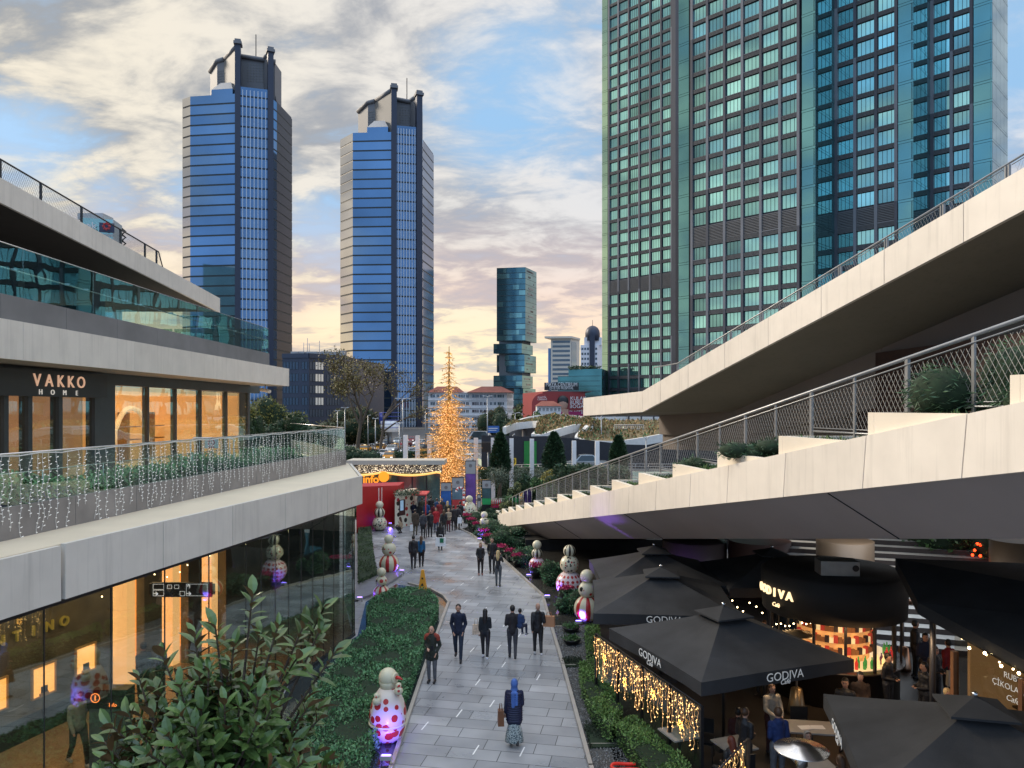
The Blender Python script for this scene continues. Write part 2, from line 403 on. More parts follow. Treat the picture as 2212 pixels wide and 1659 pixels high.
M_POOL = mat('shallow_water', (0.035, 0.045, 0.05), 0.04, var=0.15, scale=0.5, bump=0.015, bscale=3, spec=0.9)
sheet('shallow_pool_left', [(846,1659),(740,1900),(400,1900),(640,1450),(772,1374),(790,1300),(855,1262),(925,1272),(958,1289),(969,1303),(920,1436)], 0.004, M_POOL)
sheet('shallow_pool_right', [(993,1143),(1020,1156),(1080,1203),(1173,1288),(1190,1353),(1300,1353),(1560,1353),(1700,1280),(1500,1180),(1180,1170),(1060,1125)], 0.004, M_WET)
kb = MB()
def kerb(uvs, w=0.10, h=0.09, m=0):
    P = [at_z(u, v, 0) for u, v in uvs]
    for a, b in zip(P, P[1:]):
        d = (b - a).normalized(); n = Vector((-d.y, d.x, 0)) * w / 2; a2 = a - d * w * 0.3; b2 = b + d * w * 0.3
        q = [a2 - n, b2 - n, b2 + n, a2 + n]; kb.hexa([(p.x, p.y, 0.0) for p in q] + [(p.x, p.y, h) for p in q], m)
kerb([(800,1790),(846,1659),(920,1436),(969,1303)]); kerb([(969,1303),(958,1289),(930,1274),(883,1262)], h=0.087)
kerb([(1330,1830),(1276,1659),(1216,1439),(1190,1353)]); kerb([(1190,1353),(1173,1288),(1080,1203),(1020,1156)], h=0.087); kerb([(1020,1156),(993,1143),(960,1128)], h=0.084)
tag(kb.build('pool_kerb', mat('kerb_metal', (0.42, 0.39, 0.35), 0.35, 0.3, var=0.1)), kind='structure')

# gravel beds
M_GRAV = mat('gravel_base', (0.09, 0.09, 0.088), 0.9, var=0.5, scale=30, bump=0.8, bscale=60)
bed = [(1196,1353),(1290,1353),(1300,1420),(1345,1560),(1440,1659),(1560,1800),(1330,1830),(1279,1659),(1222,1439)]
sheet('gravel_bed', bed, 0.012, M_GRAV)
def in_poly(x, y, P):
    c = np.zeros(len(x), bool); n = len(P)
    for i in range(n):
        x1, y1 = P[i][:2]; x2, y2 = P[(i + 1) % n][:2]
        t = ((y1 > y) != (y2 > y)) & (x < (x2 - x1) * (y - y1) / (y2 - y1 + 1e-12) + x1); c ^= t
    return c
def fill(uvs, n, z0=0.0, world_pts=None, rs=RN):
    P = world_pts or [tuple(at_z(u, v, z0))[:2] for u, v in uvs]
    xs = [p[0] for p in P]; ys = [p[1] for p in P]; out = []
    k = 0
    while k < n:
        x = rs.uniform(min(xs), max(xs), n * 3); y = rs.uniform(min(ys), max(ys), n * 3); m = in_poly(x, y, P)
        out.append(np.stack([x[m], y[m]], 1)); k += m.sum()
    return np.concatenate(out)[:n]
gp = fill(bed, 9000)
gv = []
s = RN.uniform(0.012, 0.03, len(gp))
base = np.stack([gp[:, 0], gp[:, 1], np.full(len(gp), 0.012)], 1)
tip = base + np.stack([RN.normal(size=len(gp)) * 0.006, RN.normal(size=len(gp)) * 0.006, s * 1.1], 1)
ang = RN.uniform(0, 6.28, len(gp)); tri = [base + np.stack([np.cos(ang + k * 2.094) * s, np.sin(ang + k * 2.094) * s, 0 * s], 1) for k in range(3)]
V = np.stack([tri[0], tri[1], tip, tri[1], tri[2], tip, tri[2], tri[0], tip], 1).reshape(-1, 3)
tag(np_mesh('gravel', V, 3, mat('pebble', (0.20, 0.20, 0.195), 0.8, var=0.3, scale=20, island=0.65)), 'grey pebble gravel filling the long bed between the path and the cafe hedge', 'gravel', kind='stuff')

# ================================================================== LEFT MALL BUILDING
mall = thing('shopping_mall', 'pale banded mall building with glass terraces and sloping roof along the left side', 'building', (-14, 20, 0))
def lx(y, off=0.0): return -11.025 + 0.198 * y + off
P1 = (-5.54, 27.7); P2 = (-7.3, 34.0)
mb = MB()      # lower fascia: panels with open joints
ys = [1.0, 3.6, 6.2, 8.6, 11.2, 13.78, 13.86, 16.6, 19.3, 22.0, 24.8, 27.7]
for a, b in zip(ys, ys[1:]):
    if b - a < 0.2: continue
    g0 = 0.011; A = (lx(a + g0), a + g0); B = (lx(b - g0), b - g0)
    top = 5.88 if a > 13.8 else 5.86
    mb.wall(A, B, 0, math.dist(A, B), 4.85, top, -0.10, 0.0)
mb.wall(P1, P2, 0.004, math.dist(P1, P2), 4.85, 5.878, -0.10, 0.0) if False else mb.wall(P2, P1, 0, math.dist(P1, P2), 4.85, 5.875, 0.0, 0.10)
mb.build('fascia_lower', M_FASCL, mall)
mb = MB()      # ledge top slab and terrace deck
mb.prism([(lx(1.0, -0.11), 1.0), (lx(13.8, -0.11), 13.8), (lx(27.7) - 0.12, 27.6), (P2[0] - 0.12, P2[1] - 0.05), (-18, 56), (-45, 56), (-45, 1)], 5.25, 5.872, 0)
mb.build('terrace_deck', mat('ledge_stone', (0.76, 0.66, 0.50), 0.5, var=0.06, scale=1.0), mall)
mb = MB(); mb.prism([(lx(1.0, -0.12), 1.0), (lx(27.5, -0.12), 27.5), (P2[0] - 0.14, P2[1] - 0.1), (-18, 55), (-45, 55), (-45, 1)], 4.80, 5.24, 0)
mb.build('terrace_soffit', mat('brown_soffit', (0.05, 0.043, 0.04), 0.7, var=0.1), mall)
# terrace plinth, glass balustrade
Q0 = (-11.15, 1.2); Q1 = (-9.65, 14.1); Q2 = (-7.42, 33.4)
def ql(s): # metres along the plinth line from Q1
    d = Vector((Q2[0] - Q1[0], Q2[1] - Q1[1])).normalized(); return Vector((Q1[0] + d.x * s, Q1[1] + d.y * s))
Lq = math.dist(Q1, Q2)
mb = MB(); s = -13.0
while s < Lq - 0.1:
    e = min(s + 2.15, Lq); mb.wall(Q1, Q2, s + 0.006, e - 0.006, 5.872, 6.50, -0.12, 0.0); s = e
mb.wall((-18, 54.5), Q2, 0, math.dist((-18, 54.5), Q2) - 0.02, 5.872, 6.5, -0.02, 0.1)
mb.build('terrace_plinth', M_CONC, mall)
gl = MB(); s = -13.0
while s < Lq - 0.1:
    e = min(s + 1.9, Lq); gl.wall(Q1, Q2, s + 0.008, e - 0.008, 6.502, 7.50, -0.075, -0.06); s = e
gl.wall(Q2, (-18, 54.5), 0.1, 22.0, 6.502, 7.42, -0.06, -0.045)
gl.build('balustrade_glass', M_GLASS, mall)
mb = MB(); a = ql(-13); b = ql(Lq)
mb.tube([(a.x - .065, a.y, 7.515), (b.x - .065, b.y, 7.515)], 0.018, n=6); mb.tube([(b.x - .065, b.y, 7.515), (-18, 54.5, 7.44)], 0.015, n=6)
mb.tube([(a.x - .16, a.y, 7.12), (b.x - .16, b.y, 7.12)], 0.012, n=6)
s = -12
while s < Lq:
    p = ql(s); mb.tube([(p.x - .16, p.y, 6.5), (p.x - .16, p.y, 7.13)], 0.012, n=5); s += 1.9
mb.build('handrail', M_CHROME, mall)
# lower shopfront glass wall
G0 = (lx(2, -0.22), 2.0); G1 = (lx(27.6, -0.24), 27.6); Lg = math.dist(G0, G1)
gl = MB(); fr = MB(); s = 0.0
wid = 1.7
while s < Lg - 0.1:
    e = min(s + wid, Lg); gl.wall(G0, G1, s + 0.01, e - 0.01, 0.08, 4.8, -0.02, 0.0)
    fr.wall(G0, G1, e - 0.008, e + 0.008, 0.05, 4.8, -0.024, 0.004); s = e
    if s > 17: wid = 0.8
EG = (G1[0] - 1.7, G1[1] + 5.6); gl.wall(EG, G1, 0, math.dist(EG, G1) - 0.02, 0.08, 4.8, 0.0, 0.02)
gl.build('shopfront_glass', glassmat('shopfront_pane', (0.78, 0.82, 0.80), 0.17, graze=.5), mall)
fr.wall(G0, G1, 0, Lg, 4.72, 4.8, -0.05, 0.02); fr.wall(G0, G1, 0, Lg, 0.0, 0.08, -0.06, 0.03)
fr.build('shopfront_frame', M_DSTEEL, mall)
# interior corridor: floor, store wall with openings and lit niches
mb = MB(); mb.prism([(lx(2, -0.3), 2), (lx(27.5, -0.3), 27.5), (G1[0] - 1.6, 33), (-40, 33), (-40, 2)], 0.005, 0.02)
mb.build('corridor_floor', mat('corridor_tile', (0.36, 0.27, 0.19), 0.25, var=0.15, scale=1.5), mall)
W0 = (-12.45 - 0.29 * 10.2, 8.0); W1 = (-12.45 + 0.29 * 10.8, 29.0)
wd = Vector((W1[0] - W0[0], W1[1] - W0[1])).normalized()
def ws(u):
    k = (u - U0) / F; # x = k*y on wall line
    t = (k * W0[1] - W0[0]) / (wd.x - k * wd.y); return t
def wz(u, v):
    y = W0[1] + wd.y * ws(u); return H - (v - V0) * y / F
mb = MB(); ops = [(ws(244), ws(312)), (ws(350), ws(407)), (ws(436), ws(488))]
M_SWALL = mat('store_wall_dark', (0.14, 0.13, 0.10), 0.35, var=0.5, scale=1.3, bump=0.05, bscale=4)
s = 0.0
for a, b in ops + [(math.dist(W0, W1), 0)]:
    mb.wall(W0, W1, s, a, 0.02, 4.8, -0.3, 0.0); s = b
mb.wall(W0, W1, ops[0][0], ops[2][1], 3.9, 4.8, -0.28, -0.02)
mb.build('store_wall', M_SWALL, mall)
M_ORG = mat('lit_orange_interior', (0.6, 0.24, 0.06), 0.6, var=0.2, scale=0.8, emit=1.3, ecol=(1.0, 0.30, 0.045))
M_ORG2 = mat('lit_cream_interior', (0.6, 0.36, 0.15), 0.6, var=0.2, scale=0.8, emit=1.1, ecol=(1.0, 0.5, 0.18))
for i, (a, b) in enumerate(ops):
    mb = MB(); mb.wall(W0, W1, a - 0.5, b + 0.8, 0.02, 4.2, -1.6, -1.5)
    mb.wall(W0, W1, b - 0.35, b - 0.02, 0.02, 3.88, -1.45, -0.32, 1); mb.build('lit_display', [M_ORG, M_ORG2], mall)
M_BULB = mat('warm_bulb', (1, 0.8, 0.5), 0.4, var=0, emit=9, ecol=(1.0, 0.70, 0.36))
bl = MB()
for i, (a, b) in enumerate(ops):
    for k in range(26):
        if k % 5 == 3: continue
        z = 0.9 + k * 0.115; p = Vector(W0) + wd * (b - 0.5 + 0.03 * math.sin(k)); n = Vector((wd.y, -wd.x)); p = p - n * 0.9
        bl.ball((p.x, p.y, z), 0.035, n=6, k=4)
bl.build('bulb_garland', M_BULB, mall)
sk = MB(); sk.wall(W0, W1, 0, ops[0][0] - 0.05, 0.02, 0.62, 0.0, 0.04); sk.build('skirting', M_BLACK, mall)
for (u0, u1, va, vb) in ((-60, 12, 1476, 1542), (69, 116, 1438, 1500), (163, 203, 1396, 1450)):
    um = (u0 + u1) / 2; a, b = ws(u0), ws(u1); z0, z1 = wz(um, vb), wz(um, va)
    n = MB(); n.wall(W0, W1, a, b, z0, z1, 0.0, 0.02, 0); n.wall(W0, W1, a - .04, a, z0 - .04, z1 + .04, 0, .06, 1); n.wall(W0, W1, b, b + .04, z0 - .04, z1 + .04, 0, .06, 1)
    n.wall(W0, W1, a, b, z1, z1 + .04, 0, .06, 1); n.wall(W0, W1, a, b, z0 - .04, z0, 0, .06, 1)
    sm = (a + b) / 2; n.wall(W0, W1, sm - .13, sm + .13, z0, z0 + .06, .02, .055, 1); n.wall(W0, W1, sm - .08, sm + .1, z0 + .06, z0 + .22, .02, .05, 2)
    n.build('display_niche', [mat('niche_glow', (0.9, 0.5, 0.2), 0.5, var=0.25, scale=2.5, emit=1.6, ecol=(1, 0.42, 0.10)), mat('niche_frame', (0.5, 0.33, 0.15), 0.5, var=0.1), M_DSTEEL], mall)
wn = Vector((wd.y, -wd.x)); nm = 'VALENTINO'
me_letters = MB()
sg = thing('shop_lettering', 'raised gold capital letters on the dark store wall behind the lower left glass', 'sign', (W0[0] + wd.x * ws(140), W0[1] + wd.y * ws(140), 2.5))
for i, ch in enumerate(nm):
    s = ws(136) - (len(nm) - 1 - i) * 0.46; p = Vector(W0) + wd * s + wn * 0.05
    put_text('letter', ch, 0.36, (p.x, p.y, 2.72), (wd.x, wd.y, 0), (0, 0, 1), mat('gold_letter', (0.7, 0.55, 0.12), 0.35, 0.6, var=0.05, emit=0.12), sg, ext=0.03, bold=0.008)
# hall beyond the store wall
mb = MB(); mb.wall((-9.2, 29.0), (-7.6, 33.2), 0, 4.4, 0.02, 4.8, -0.1, 0.0); mb.prism([(-40, 28.9), (-9.3, 28.9), (-9.3, 33), (-40, 33)], 0.03, 4.78); mb.build('back_wall', mat('hall_wall', (0.05, 0.06, 0.06), 0.6, var=0.2), mall)
cl = MB(); n = 0
for k in range(70):
    s = RN.uniform(ws(-40), ws(250)); p = Vector(W0) + wd * s + wn * RN.uniform(0.3, 3.5); cl.ball((p.x, p.y, 4.3 + RN.uniform(-.25, .3)), 0.02, n=5, k=3)
cl.build('ceiling_bulbs', M_BULB, mall)

# upper terrace shop
X3 = -13.5
def yat(u, x): return x * F / (u - U0)
wx = MB()
y0s = 6.0; yA = yat(-300, X3)
marks = [(-170, 10), (22, 'm'), (62, 'm'), (78, 'm'), (100, 'm')]
wx.wall((X3, 6), (X3, 40), 0, 34, 9.17, 9.55, -0.3, 0.02)
yc0 = yat(205, X3); yc1 = yat(247, X3); wx.wall((X3, 6), (X3, 40), yc0 - 6, yc1 - 6, 5.88, 9.168, -0.3, 0.03)
for u in (10, 62, 128, 205): yy = yat(u, X3); wx.wall((X3, 6), (X3, 40), yy - 6 - 0.09, yy - 6 + 0.09, 5.88, 9.166, -0.22, 0.05)
for u in (320, 380, 434, 490): yy = yat(u, X3); wx.wall((X3, 6), (X3, 40), yy - 6 - 0.05, yy - 6 + 0.05, 5.88, 9.166, -0.2, 0.02)
ye = yat(535, X3); wx.wall((X3, 6), (X3, 40), ye - 6, ye - 6 + 0.25, 5.88, 9.166, -6, 0.03)
wx.build('shopfront_surround', mat('slate_cladding', (0.045, 0.06, 0.07), 0.45, var=0.12), mall)
gl = MB(); gl.wall((X3, 6), (X3, 40), 0, yc0 - 6, 5.9, 9.16, -0.06, -0.04); gl.wall((X3, 6), (X3, 40), yc1 - 6 + .02, ye - 6, 5.9, 9.16, -0.06, -0.04)
gl.build('upper_shop_glass', M_GLASS2, mall)
ib = MB(); ib.b2(-18.2, -18.0, yc1 - 4, ye - 0.1, 5.9, 9.15, 0); ib.b2(-18.0, -13.9, ye - 0.25, ye - 0.1, 5.9, 9.15, 0); ib.b2(-18, -13.9, yc1 - 0.3, yc1 - 0.1, 5.9, 9.15, 0)
ib.b2(-18, -13.9, yc1, ye - .3, 9.0, 9.15, 1)
for k in range(5):
    yy = yc1 + 1.4 + k * 2.4; ib.b2(-17.9, -17.4, yy - .06, yy + .06, 5.9, 8.2, 2); ib.b2(-17.95, -17.5, yy + .1, yy + 1.3, 6.9, 6.95, 2); ib.b2(-17.95, -17.5, yy + .1, yy + 1.3, 7.5, 7.55, 2)
ib.build('lit_shop_interior', [mat('lit_beige_wall', (0.8, 0.5, 0.24), 0.7, var=0.3, scale=0.4, emit=0.55, ecol=(1.0, 0.48, 0.15)), mat('lit_beige_ceiling', (0.8, 0.6, 0.4), 0.7, var=0.1, emit=0.7, ecol=(1, 0.6, 0.28)), mat('shelf_wood', (0.25, 0.15, 0.08), 0.6)], mall)
ar = MB()    # pale arches at the back of the shop
for k in range(3):
    yy = yc1 + 2.0 + k * 3.6; pts = [(-17.6, yy + 1.5 * math.cos(w), 5.9 + 0.9 + 1.6 * math.sin(w)) for w in np.linspace(0, PI, 14)]; ar.tube(pts, 0.12, n=5)
ar.build('shop_arch', mat('lit_arch', (0.85, 0.75, 0.6), 0.6, emit=0.5, ecol=(1, 0.7, 0.4)), mall)
ib = MB(); ib.b2(-18.2, -18.0, 7, yc0 + .3, 5.9, 9.15, 0); ib.b2(-18, -13.9, yc0 - .1, yc0 + 0.0, 5.9, 9.15, 0)
for k in range(9):
    yy = 10 + k * 1.3; ib.b2(-17.2, -16.6, yy, yy + 1.1, 6.3, 6.36, 1); ib.b2(-17.2, -16.6, yy, yy + 1.1, 7.0, 7.06, 1); ib.b2(-17.2, -16.6, yy, yy + 1.1, 7.7, 7.76, 1)
    ib.box((-16.9, yy + .4, 7.2), (.3, .35, .26), 2); ib.box((-16.9, yy + .7, 6.5), (.3, .3, .24), 3)
ib.build('lit_shop_shelving', [mat('lit_brown_wall', (0.5, 0.3, 0.2), 0.7, var=0.5, scale=0.7, emit=0.30, ecol=(1, 0.5, 0.22)), M_BLACK, mat('warm_ware', (0.8, 0.5, 0.3), 0.4, emit=0.5, ecol=(1, 0.6, 0.3)), M_DSTEEL], mall)
# second storey: fascia, deck, plinth, glass
mb = MB(); a = 2.0
while a < 38.5:
    e = min(a + 5.2, 38.6); mb.b2(-11.60, -11.5, a + .005, e - .005, 9.52, 10.42); a = e
mb.b2(-16, -11.602, 38.5, 38.6, 9.52, 10.42)
mb.build('fascia_upper', M_FASCL, mall)
mb = MB(); mb.prism([(-11.61, 2), (-11.61, 38.49), (-16, 38.49), (-40, 38.49), (-40, 2)], 9.56, 10.40); mb.build('upper_deck', mat('deck_edge', (0.33, 0.29, 0.25), 0.7, var=0.1), mall)
mb = MB(); a = 2.0
while a < 37: e = min(a + 2.6, 37.1); mb.b2(-12.15, -12.03, a + .005, e - .005, 10.402, 11.10); a = e
mb.b2(-40, -12.16, 36.98, 37.1, 10.402, 11.08); mb.build('upper_plinth', mat('plinth_grey', (0.20, 0.20, 0.20), 0.7, var=0.2, scale=0.8), mall)
gl = MB(); a = 3.0
while a < 37: e = min(a + 3.1, 37.1); gl.b2(-12.10, -12.085, a + .008, e - .008, 11.102, 12.32); a = e
for k in range(8): gl.b2(-12.3 - k * 1.5 - 1.4, -12.3 - k * 1.5, 37.0, 37.015, 11.1, 12.3)
gl.build('upper_balustrade_glass', glassmat('deep_green_glass', (0.70, 0.84, 0.80), 0.16, graze=.45), mall)
mb = MB(); mb.tube([(-12.25, 3, 11.78), (-12.25, 37, 11.78)], 0.018)
mb.tube([(-12.09, 3, 12.33), (-12.09, 37.1, 12.33)], 0.014)
for k in range(11): mb.box((-12.17, 5 + k * 3.1, 11.78), (.14, .05, .05)); mb.box((-12.17, 5.9 + k * 3.1, 11.78), (.14, .05, .05))
mb.build('upper_handrail', M_CHROME, mall)
mb = MB(); mb.b2(-24, -23.7, 2, 37, 10.4, 15.8, 0); mb.b2(-23.7, -20, 36.5, 36.8, 10.4, 13.4, 0)
for k in range(6): mb.b2(-20.2, -19.8, 6 + k * 6, 6.4 + k * 6, 10.4, 14.0, 0)
mb.build('recessed_wall', mat('recess_wall', (0.05, 0.05, 0.047), 0.5, var=0.2, scale=0.3), mall)
def rt(y): return 15.6 - 0.068 * (y - 23.4)
mb = MB(); a = 4.0
while a < 41:
    e = min(a + 3.5, 41.0); p = [(-16.1, a + .006), (-16.0, a + .006), (-16.0, e - .006), (-16.1, e - .006)]
    mb.hexa([(x, y, rt(y) - .78) for x, y in p] + [(x, y, rt(y)) for x, y in p]); a = e
mb.build('roof_fascia', M_FASCL, mall)
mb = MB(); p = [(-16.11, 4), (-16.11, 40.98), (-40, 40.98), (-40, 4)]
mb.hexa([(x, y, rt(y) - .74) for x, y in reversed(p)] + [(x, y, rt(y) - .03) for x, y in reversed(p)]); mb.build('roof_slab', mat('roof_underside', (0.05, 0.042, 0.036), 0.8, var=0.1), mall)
mb = MB(); yl = yat(345, -16.2)
pt = [Vector((-16.25, y, rt(y) + .72)) for y in (6, yl)]; mb.tube(pt, 0.03, n=6); mb.tube([pt[1], (-16.25, yl + .45, rt(yl) )], 0.03)
for u in (-150, 0, 88, 176, 260, 313, 338):
    y = yat(u, -16.25); mb.b2(-16.28, -16.22, y - .04, y + .04, rt(y) - .05, rt(y) + .72)
y = 8.0
while y < yl: mb.face([(-16.25, y, rt(y)), (-16.25, y + .012, rt(y)), (-16.25, y + .012 + .35, rt(y) + .70), (-16.25, y + .35, rt(y) + .70)]); y += .085
y = 8.0
while y < yl: mb.face([(-16.252, y + .35, rt(y)), (-16.252, y + .362, rt(y)), (-16.252, y + .012, rt(y) + .70), (-16.252, y, rt(y) + .70)]); y += .085
mb.build('roof_railing', M_DSTEEL, mall)
# shop sign
sgn = thing('shop_sign', 'wide dark board with copper lettering above the upper left shop windows', 'sign', (-13.2, 22, 9.1))
yb = yat(232, -13.2); mb = MB(); mb.b2(-13.35, -13.2, 12, yb, 8.72, 9.46); mb.build('board', mat('sign_board', (0.03, 0.033, 0.037), 0.4, var=0.1), sgn)
M_COP = mat('copper_letter', (0.85, 0.50, 0.33), 0.35, 0.3, var=0.05, emit=0.35, ecol=(1, 0.6, 0.4))
for ch, u in zip('VAKKO', (80, 106, 131, 153, 175)):
    y = yat(u, -13.19); put_text('letter', ch, 0.50, (-13.19, y, 9.16), (0, 1, 0), (0, 0, 1), M_COP, sgn, ext=0.02, sx=1.1)
for ch, u in zip('HOME', (88, 114, 140, 166)):
    y = yat(u, -13.19); put_text('small_letter', ch, 0.21, (-13.19, y, 8.84), (0, 1, 0), (0, 0, 1), mat('faint_glow_letter', (.8, .75, .68), .4, var=0, emit=.35), sgn, ext=0.01, sx=1.1)  # small letters get a faint glow of their own to stay legible
# security camera under the upper fascia corner
sc = thing('security_camera', 'small white bullet camera under the corner of the upper left fascia', 'camera', (-12.6, 38.2, 9.3))
mb = MB(); mb.tube([(-12.6, 38.2, 9.56), (-12.6, 38.2, 9.35)], 0.03); mb.build('bracket', M_STEEL, sc)
mb = MB(); mb.tube([(-12.75, 38.0, 9.33), (-12.2, 37.7, 9.22)], 0.09, n=10); mb.build('housing', M_WHITE, sc)

# hanging wayfinding sign inside the corridor
hs = thing('hanging_sign', 'black hanging direction sign with white pictograms and arrows behind the lower left glass', 'sign', (-8.35, 19, 4.0))
yy = 19.0; xa = (322 - U0) / F * yy; xb = (465 - U0) / F * yy; zt = H - (1258 - V0) * yy / F; zb = H - (1289 - V0) * yy / F
mb = MB(); mb.b2(xa + .08, xb - .08, yy - .04, yy + .04, zb, zt); mb.prism([(xa, yy), (xa + .079, yy - .04), (xa + .079, yy + .04)], zb + .06, zt - .03); mb.prism([(xb, yy), (xb - .079, yy + .04), (xb - .079, yy - .04)], zb + .06, zt - .03)
mb.build('sign_body', M_BLACK, hs)
mb = MB(); fy = yy - .043
def fram(x0, x1, z0, z1, t=.01):
    for a in ((x0, x1, z0, z0 + t), (x0, x1, z1 - t, z1), (x0, x0 + t, z0 + t, z1 - t), (x1 - t, x1, z0 + t, z1 - t)): mb.b2(a[0], a[1], fy - .004, fy, a[2], a[3])
w_ = xb - xa; zm = (zt + zb) / 2
fram(xa + .12, xa + .40, zm + .01, zt - .03); fram(xa + .12, xa + .40, zb + .03, zm - .0); fram(xa + .48, xa + .60, zm + .03, zt - .05); fram(xa + .66, xa + .78, zm + .03, zt - .05); fram(xa + .80, xa + .93, zb + .03, zm - .03); fram(xb - .72, xb - .18, zb + .03, zt - .03)
mb.build('pictogram_frames', mat('sign_white', (0.85, 0.85, 0.9), 0.4, var=0, emit=0.6), hs)
for t, x, z in (('\u2191', xa + .98 + .05, zm + .08), ('\u2192', xa + 1.03, zm - .09), ('\u2192', xa + .19, zb + .09)):
    put_text('arrow', t, 0.14, (x, fy - .006, z), (1, 0, 0), (0, 0, 1), MATS['sign_white'], hs, ext=0.002, bold=.004)
mb = MB(); mb.tube([(xa + .4, yy, zt), (xa + .4, yy, 4.8)], .012); mb.tube([(xb - .4, yy, zt), (xb - .4, yy, 4.8)], .012); mb.build('hanger', M_STEEL, hs)
# info kiosk
kx, ky = (240 - U0) / F * 17.2, 17.2
kk = thing('info_kiosk', 'black information totem with glowing orange round symbol behind the lower left glass', 'kiosk', (kx, ky, 0.02))
mb = MB(); mb.b2(kx - .42, kx + .42, ky - .15, ky + .15, .02, 1.55); mb.build('kiosk_body', mat('kiosk_teal', (0.09, 0.14, 0.15), 0.3, var=0.1), kk)
mb = MB(); mb.b2(kx - .46, kx + .46, ky - .18, ky + .18, 1.552, 1.98); mb.build('kiosk_head', M_BLACK, kk)
M_AMB = mat('amber_sign', (1, 0.3, 0.08), 0.5, var=0, emit=2.0, ecol=(1, 0.25, 0.05))
mb = MB(); mb.tube([(kx - .26 + .1 * math.cos(a), ky - .19, 1.80 + .1 * math.sin(a)) for a in np.linspace(0, 2 * PI, 20)], .01, n=4, cap=False); mb.build('ring_symbol', M_AMB, kk)
put_text('letter', 'i', .17, (kx - .26, ky - .19, 1.80), (1, 0, 0), (0, 0, 1), M_AMB, kk, ext=.004, bold=.006); put_text('lettering', 'Info', .12, (kx + .14, ky - .19, 1.64), (1, 0, 0), (0, 0, 1), M_AMB, kk, ext=.004)

# interior lights of the lit shops
def area(name, loc, size, e, col, rot=(0, 0, 0)):
    l = bpy.data.lights.new(name, 'AREA'); l.energy = e; l.size = size[0]; l.size_y = size[1]; l.shape = 'RECTANGLE'; l.color = col
    o = bpy.data.objects.new(name, l); COL.objects.link(o); o.location = loc; o.rotation_euler = rot; return o
area('corridor_lamp', (-10.2, 17, 4.6), (2, 10), 190, (1, 0.62, 0.3)); area('shop_lamp', (-15.8, 31, 8.9), (3, 8), 110, (1, 0.6, 0.28)); area('shop_lamp', (-15.8, 15, 8.9), (3, 10), 90, (1, 0.6, 0.3))

# planting behind the balustrade: long arching leaves
n = 5200; s = RN.uniform(-2.5, 15.5, n); off = RN.uniform(0.35, 1.5, n)
dq = np.array([Q2[0] - Q1[0], Q2[1] - Q1[1]]); dq = dq / np.linalg.norm(dq); nq = np.array([-dq[1], dq[0]])
px = Q1[0] + dq[0] * s + nq[0] * off; py = Q1[1] + dq[1] * s + nq[1] * off
hgt = 0.5 + 0.2 * np.sin(s * 1.3) * np.sin(s * .37 + 1) ; pz = 6.25 + RN.rand(n) * np.clip(hgt, .2, .8)
A = RN.uniform(0, 2 * PI, n); ln = RN.uniform(.28, .5, n); W_ = RN.uniform(.018, .032, n)
dx, dy = np.cos(A), np.sin(A)
p0 = np.stack([px, py, pz], 1); p1 = p0 + np.stack([dx * ln * .5, dy * ln * .5, ln * .38], 1); p2 = p0 + np.stack([dx * ln, dy * ln, ln * .12], 1)
sd_ = np.stack([-dy * W_, dx * W_, 0 * W_], 1)
V = np.stack([p0 - sd_ * .4, p0 + sd_ * .4, p1 + sd_, p1 - sd_, p1 - sd_, p1 + sd_, p2 + sd_ * .15, p2 - sd_ * .15], 1).reshape(-1, 3)
tp = thing('terrace_planting', 'dense strip of dark green strap-leaved plants behind the lit glass balustrade', 'plants', (-9, 20, 5.88))
np_mesh('foliage', V, 4, mat('strap_leaf', (0.08, 0.22, 0.08), 0.4, var=0.3, scale=2, island=0.5), tp)
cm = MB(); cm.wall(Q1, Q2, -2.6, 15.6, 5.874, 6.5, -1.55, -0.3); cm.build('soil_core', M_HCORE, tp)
tp['kind'] = 'stuff'

# fairy-light curtain on the balustrade
fc = thing('light_curtain', 'white cabled fairy light strands hanging down the outside of the terrace balustrade', 'string lights', (Q1[0], Q1[1], 7.5))
vars_ = []
M_CAB = mat('white_cable', (0.6, 0.6, 0.58), 0.5, var=0.05, emit=0.03)
for k in range(7):
    mb = MB(); L_ = 1.25 + .09 * k; zs = np.linspace(0, -L_, 12); pts = [(0.02 * math.sin(i * 1.3 + k), 0.03 * math.sin(i * .9 + k * 2), z) for i, z in enumerate(zs)]
    mb.tube(pts, 0.0055, n=3, cap=False)
    for i in range(17):
        z = -.12 - i * (L_ - .12) / 17; yq = 0.03 * math.sin(-z / L_ * 11 * .9 + k * 2); sgnn = 1 if (i + k) % 2 else -1
        mb.tube([(0.01, yq, z), (0.015, yq + sgnn * .05, z + .012)], 0.008, n=4, m=1)
    me = bpy.data.meshes.new('strand'); me.from_pydata(mb.v, [], mb.f); me.materials.append(M_CAB); me.materials.append(mat('fairy_bulb', (0.9, 0.9, 0.86), 0.3, var=0, emit=0.2)); me.polygons.foreach_set('material_index', mb.m); vars_.append(me)
s = -2.4; k = 0
while s < Lq and k < 100:
    p = ql(s); o = bpy.data.objects.new('light_strand', vars_[RN.randint(7)]); COL.objects.link(o); o.parent = fc
    o.location = (p.x + 0.035 - Q1[0], p.y - Q1[1], 0.0); o.scale.z = RN.uniform(.9, 1.06); k += 1
    s += RN.uniform(.10, .34)
mb = MB(); pts = []
s = -2.6; i = 0
while s < Lq: p = ql(s); pts.append((p.x + .03, p.y, 7.50 - (0.035 if i % 2 else 0))); s += .6; i += 1
mb.tube(pts, .012, n=4); mb.build('lead_cable', M_CAB, fc)
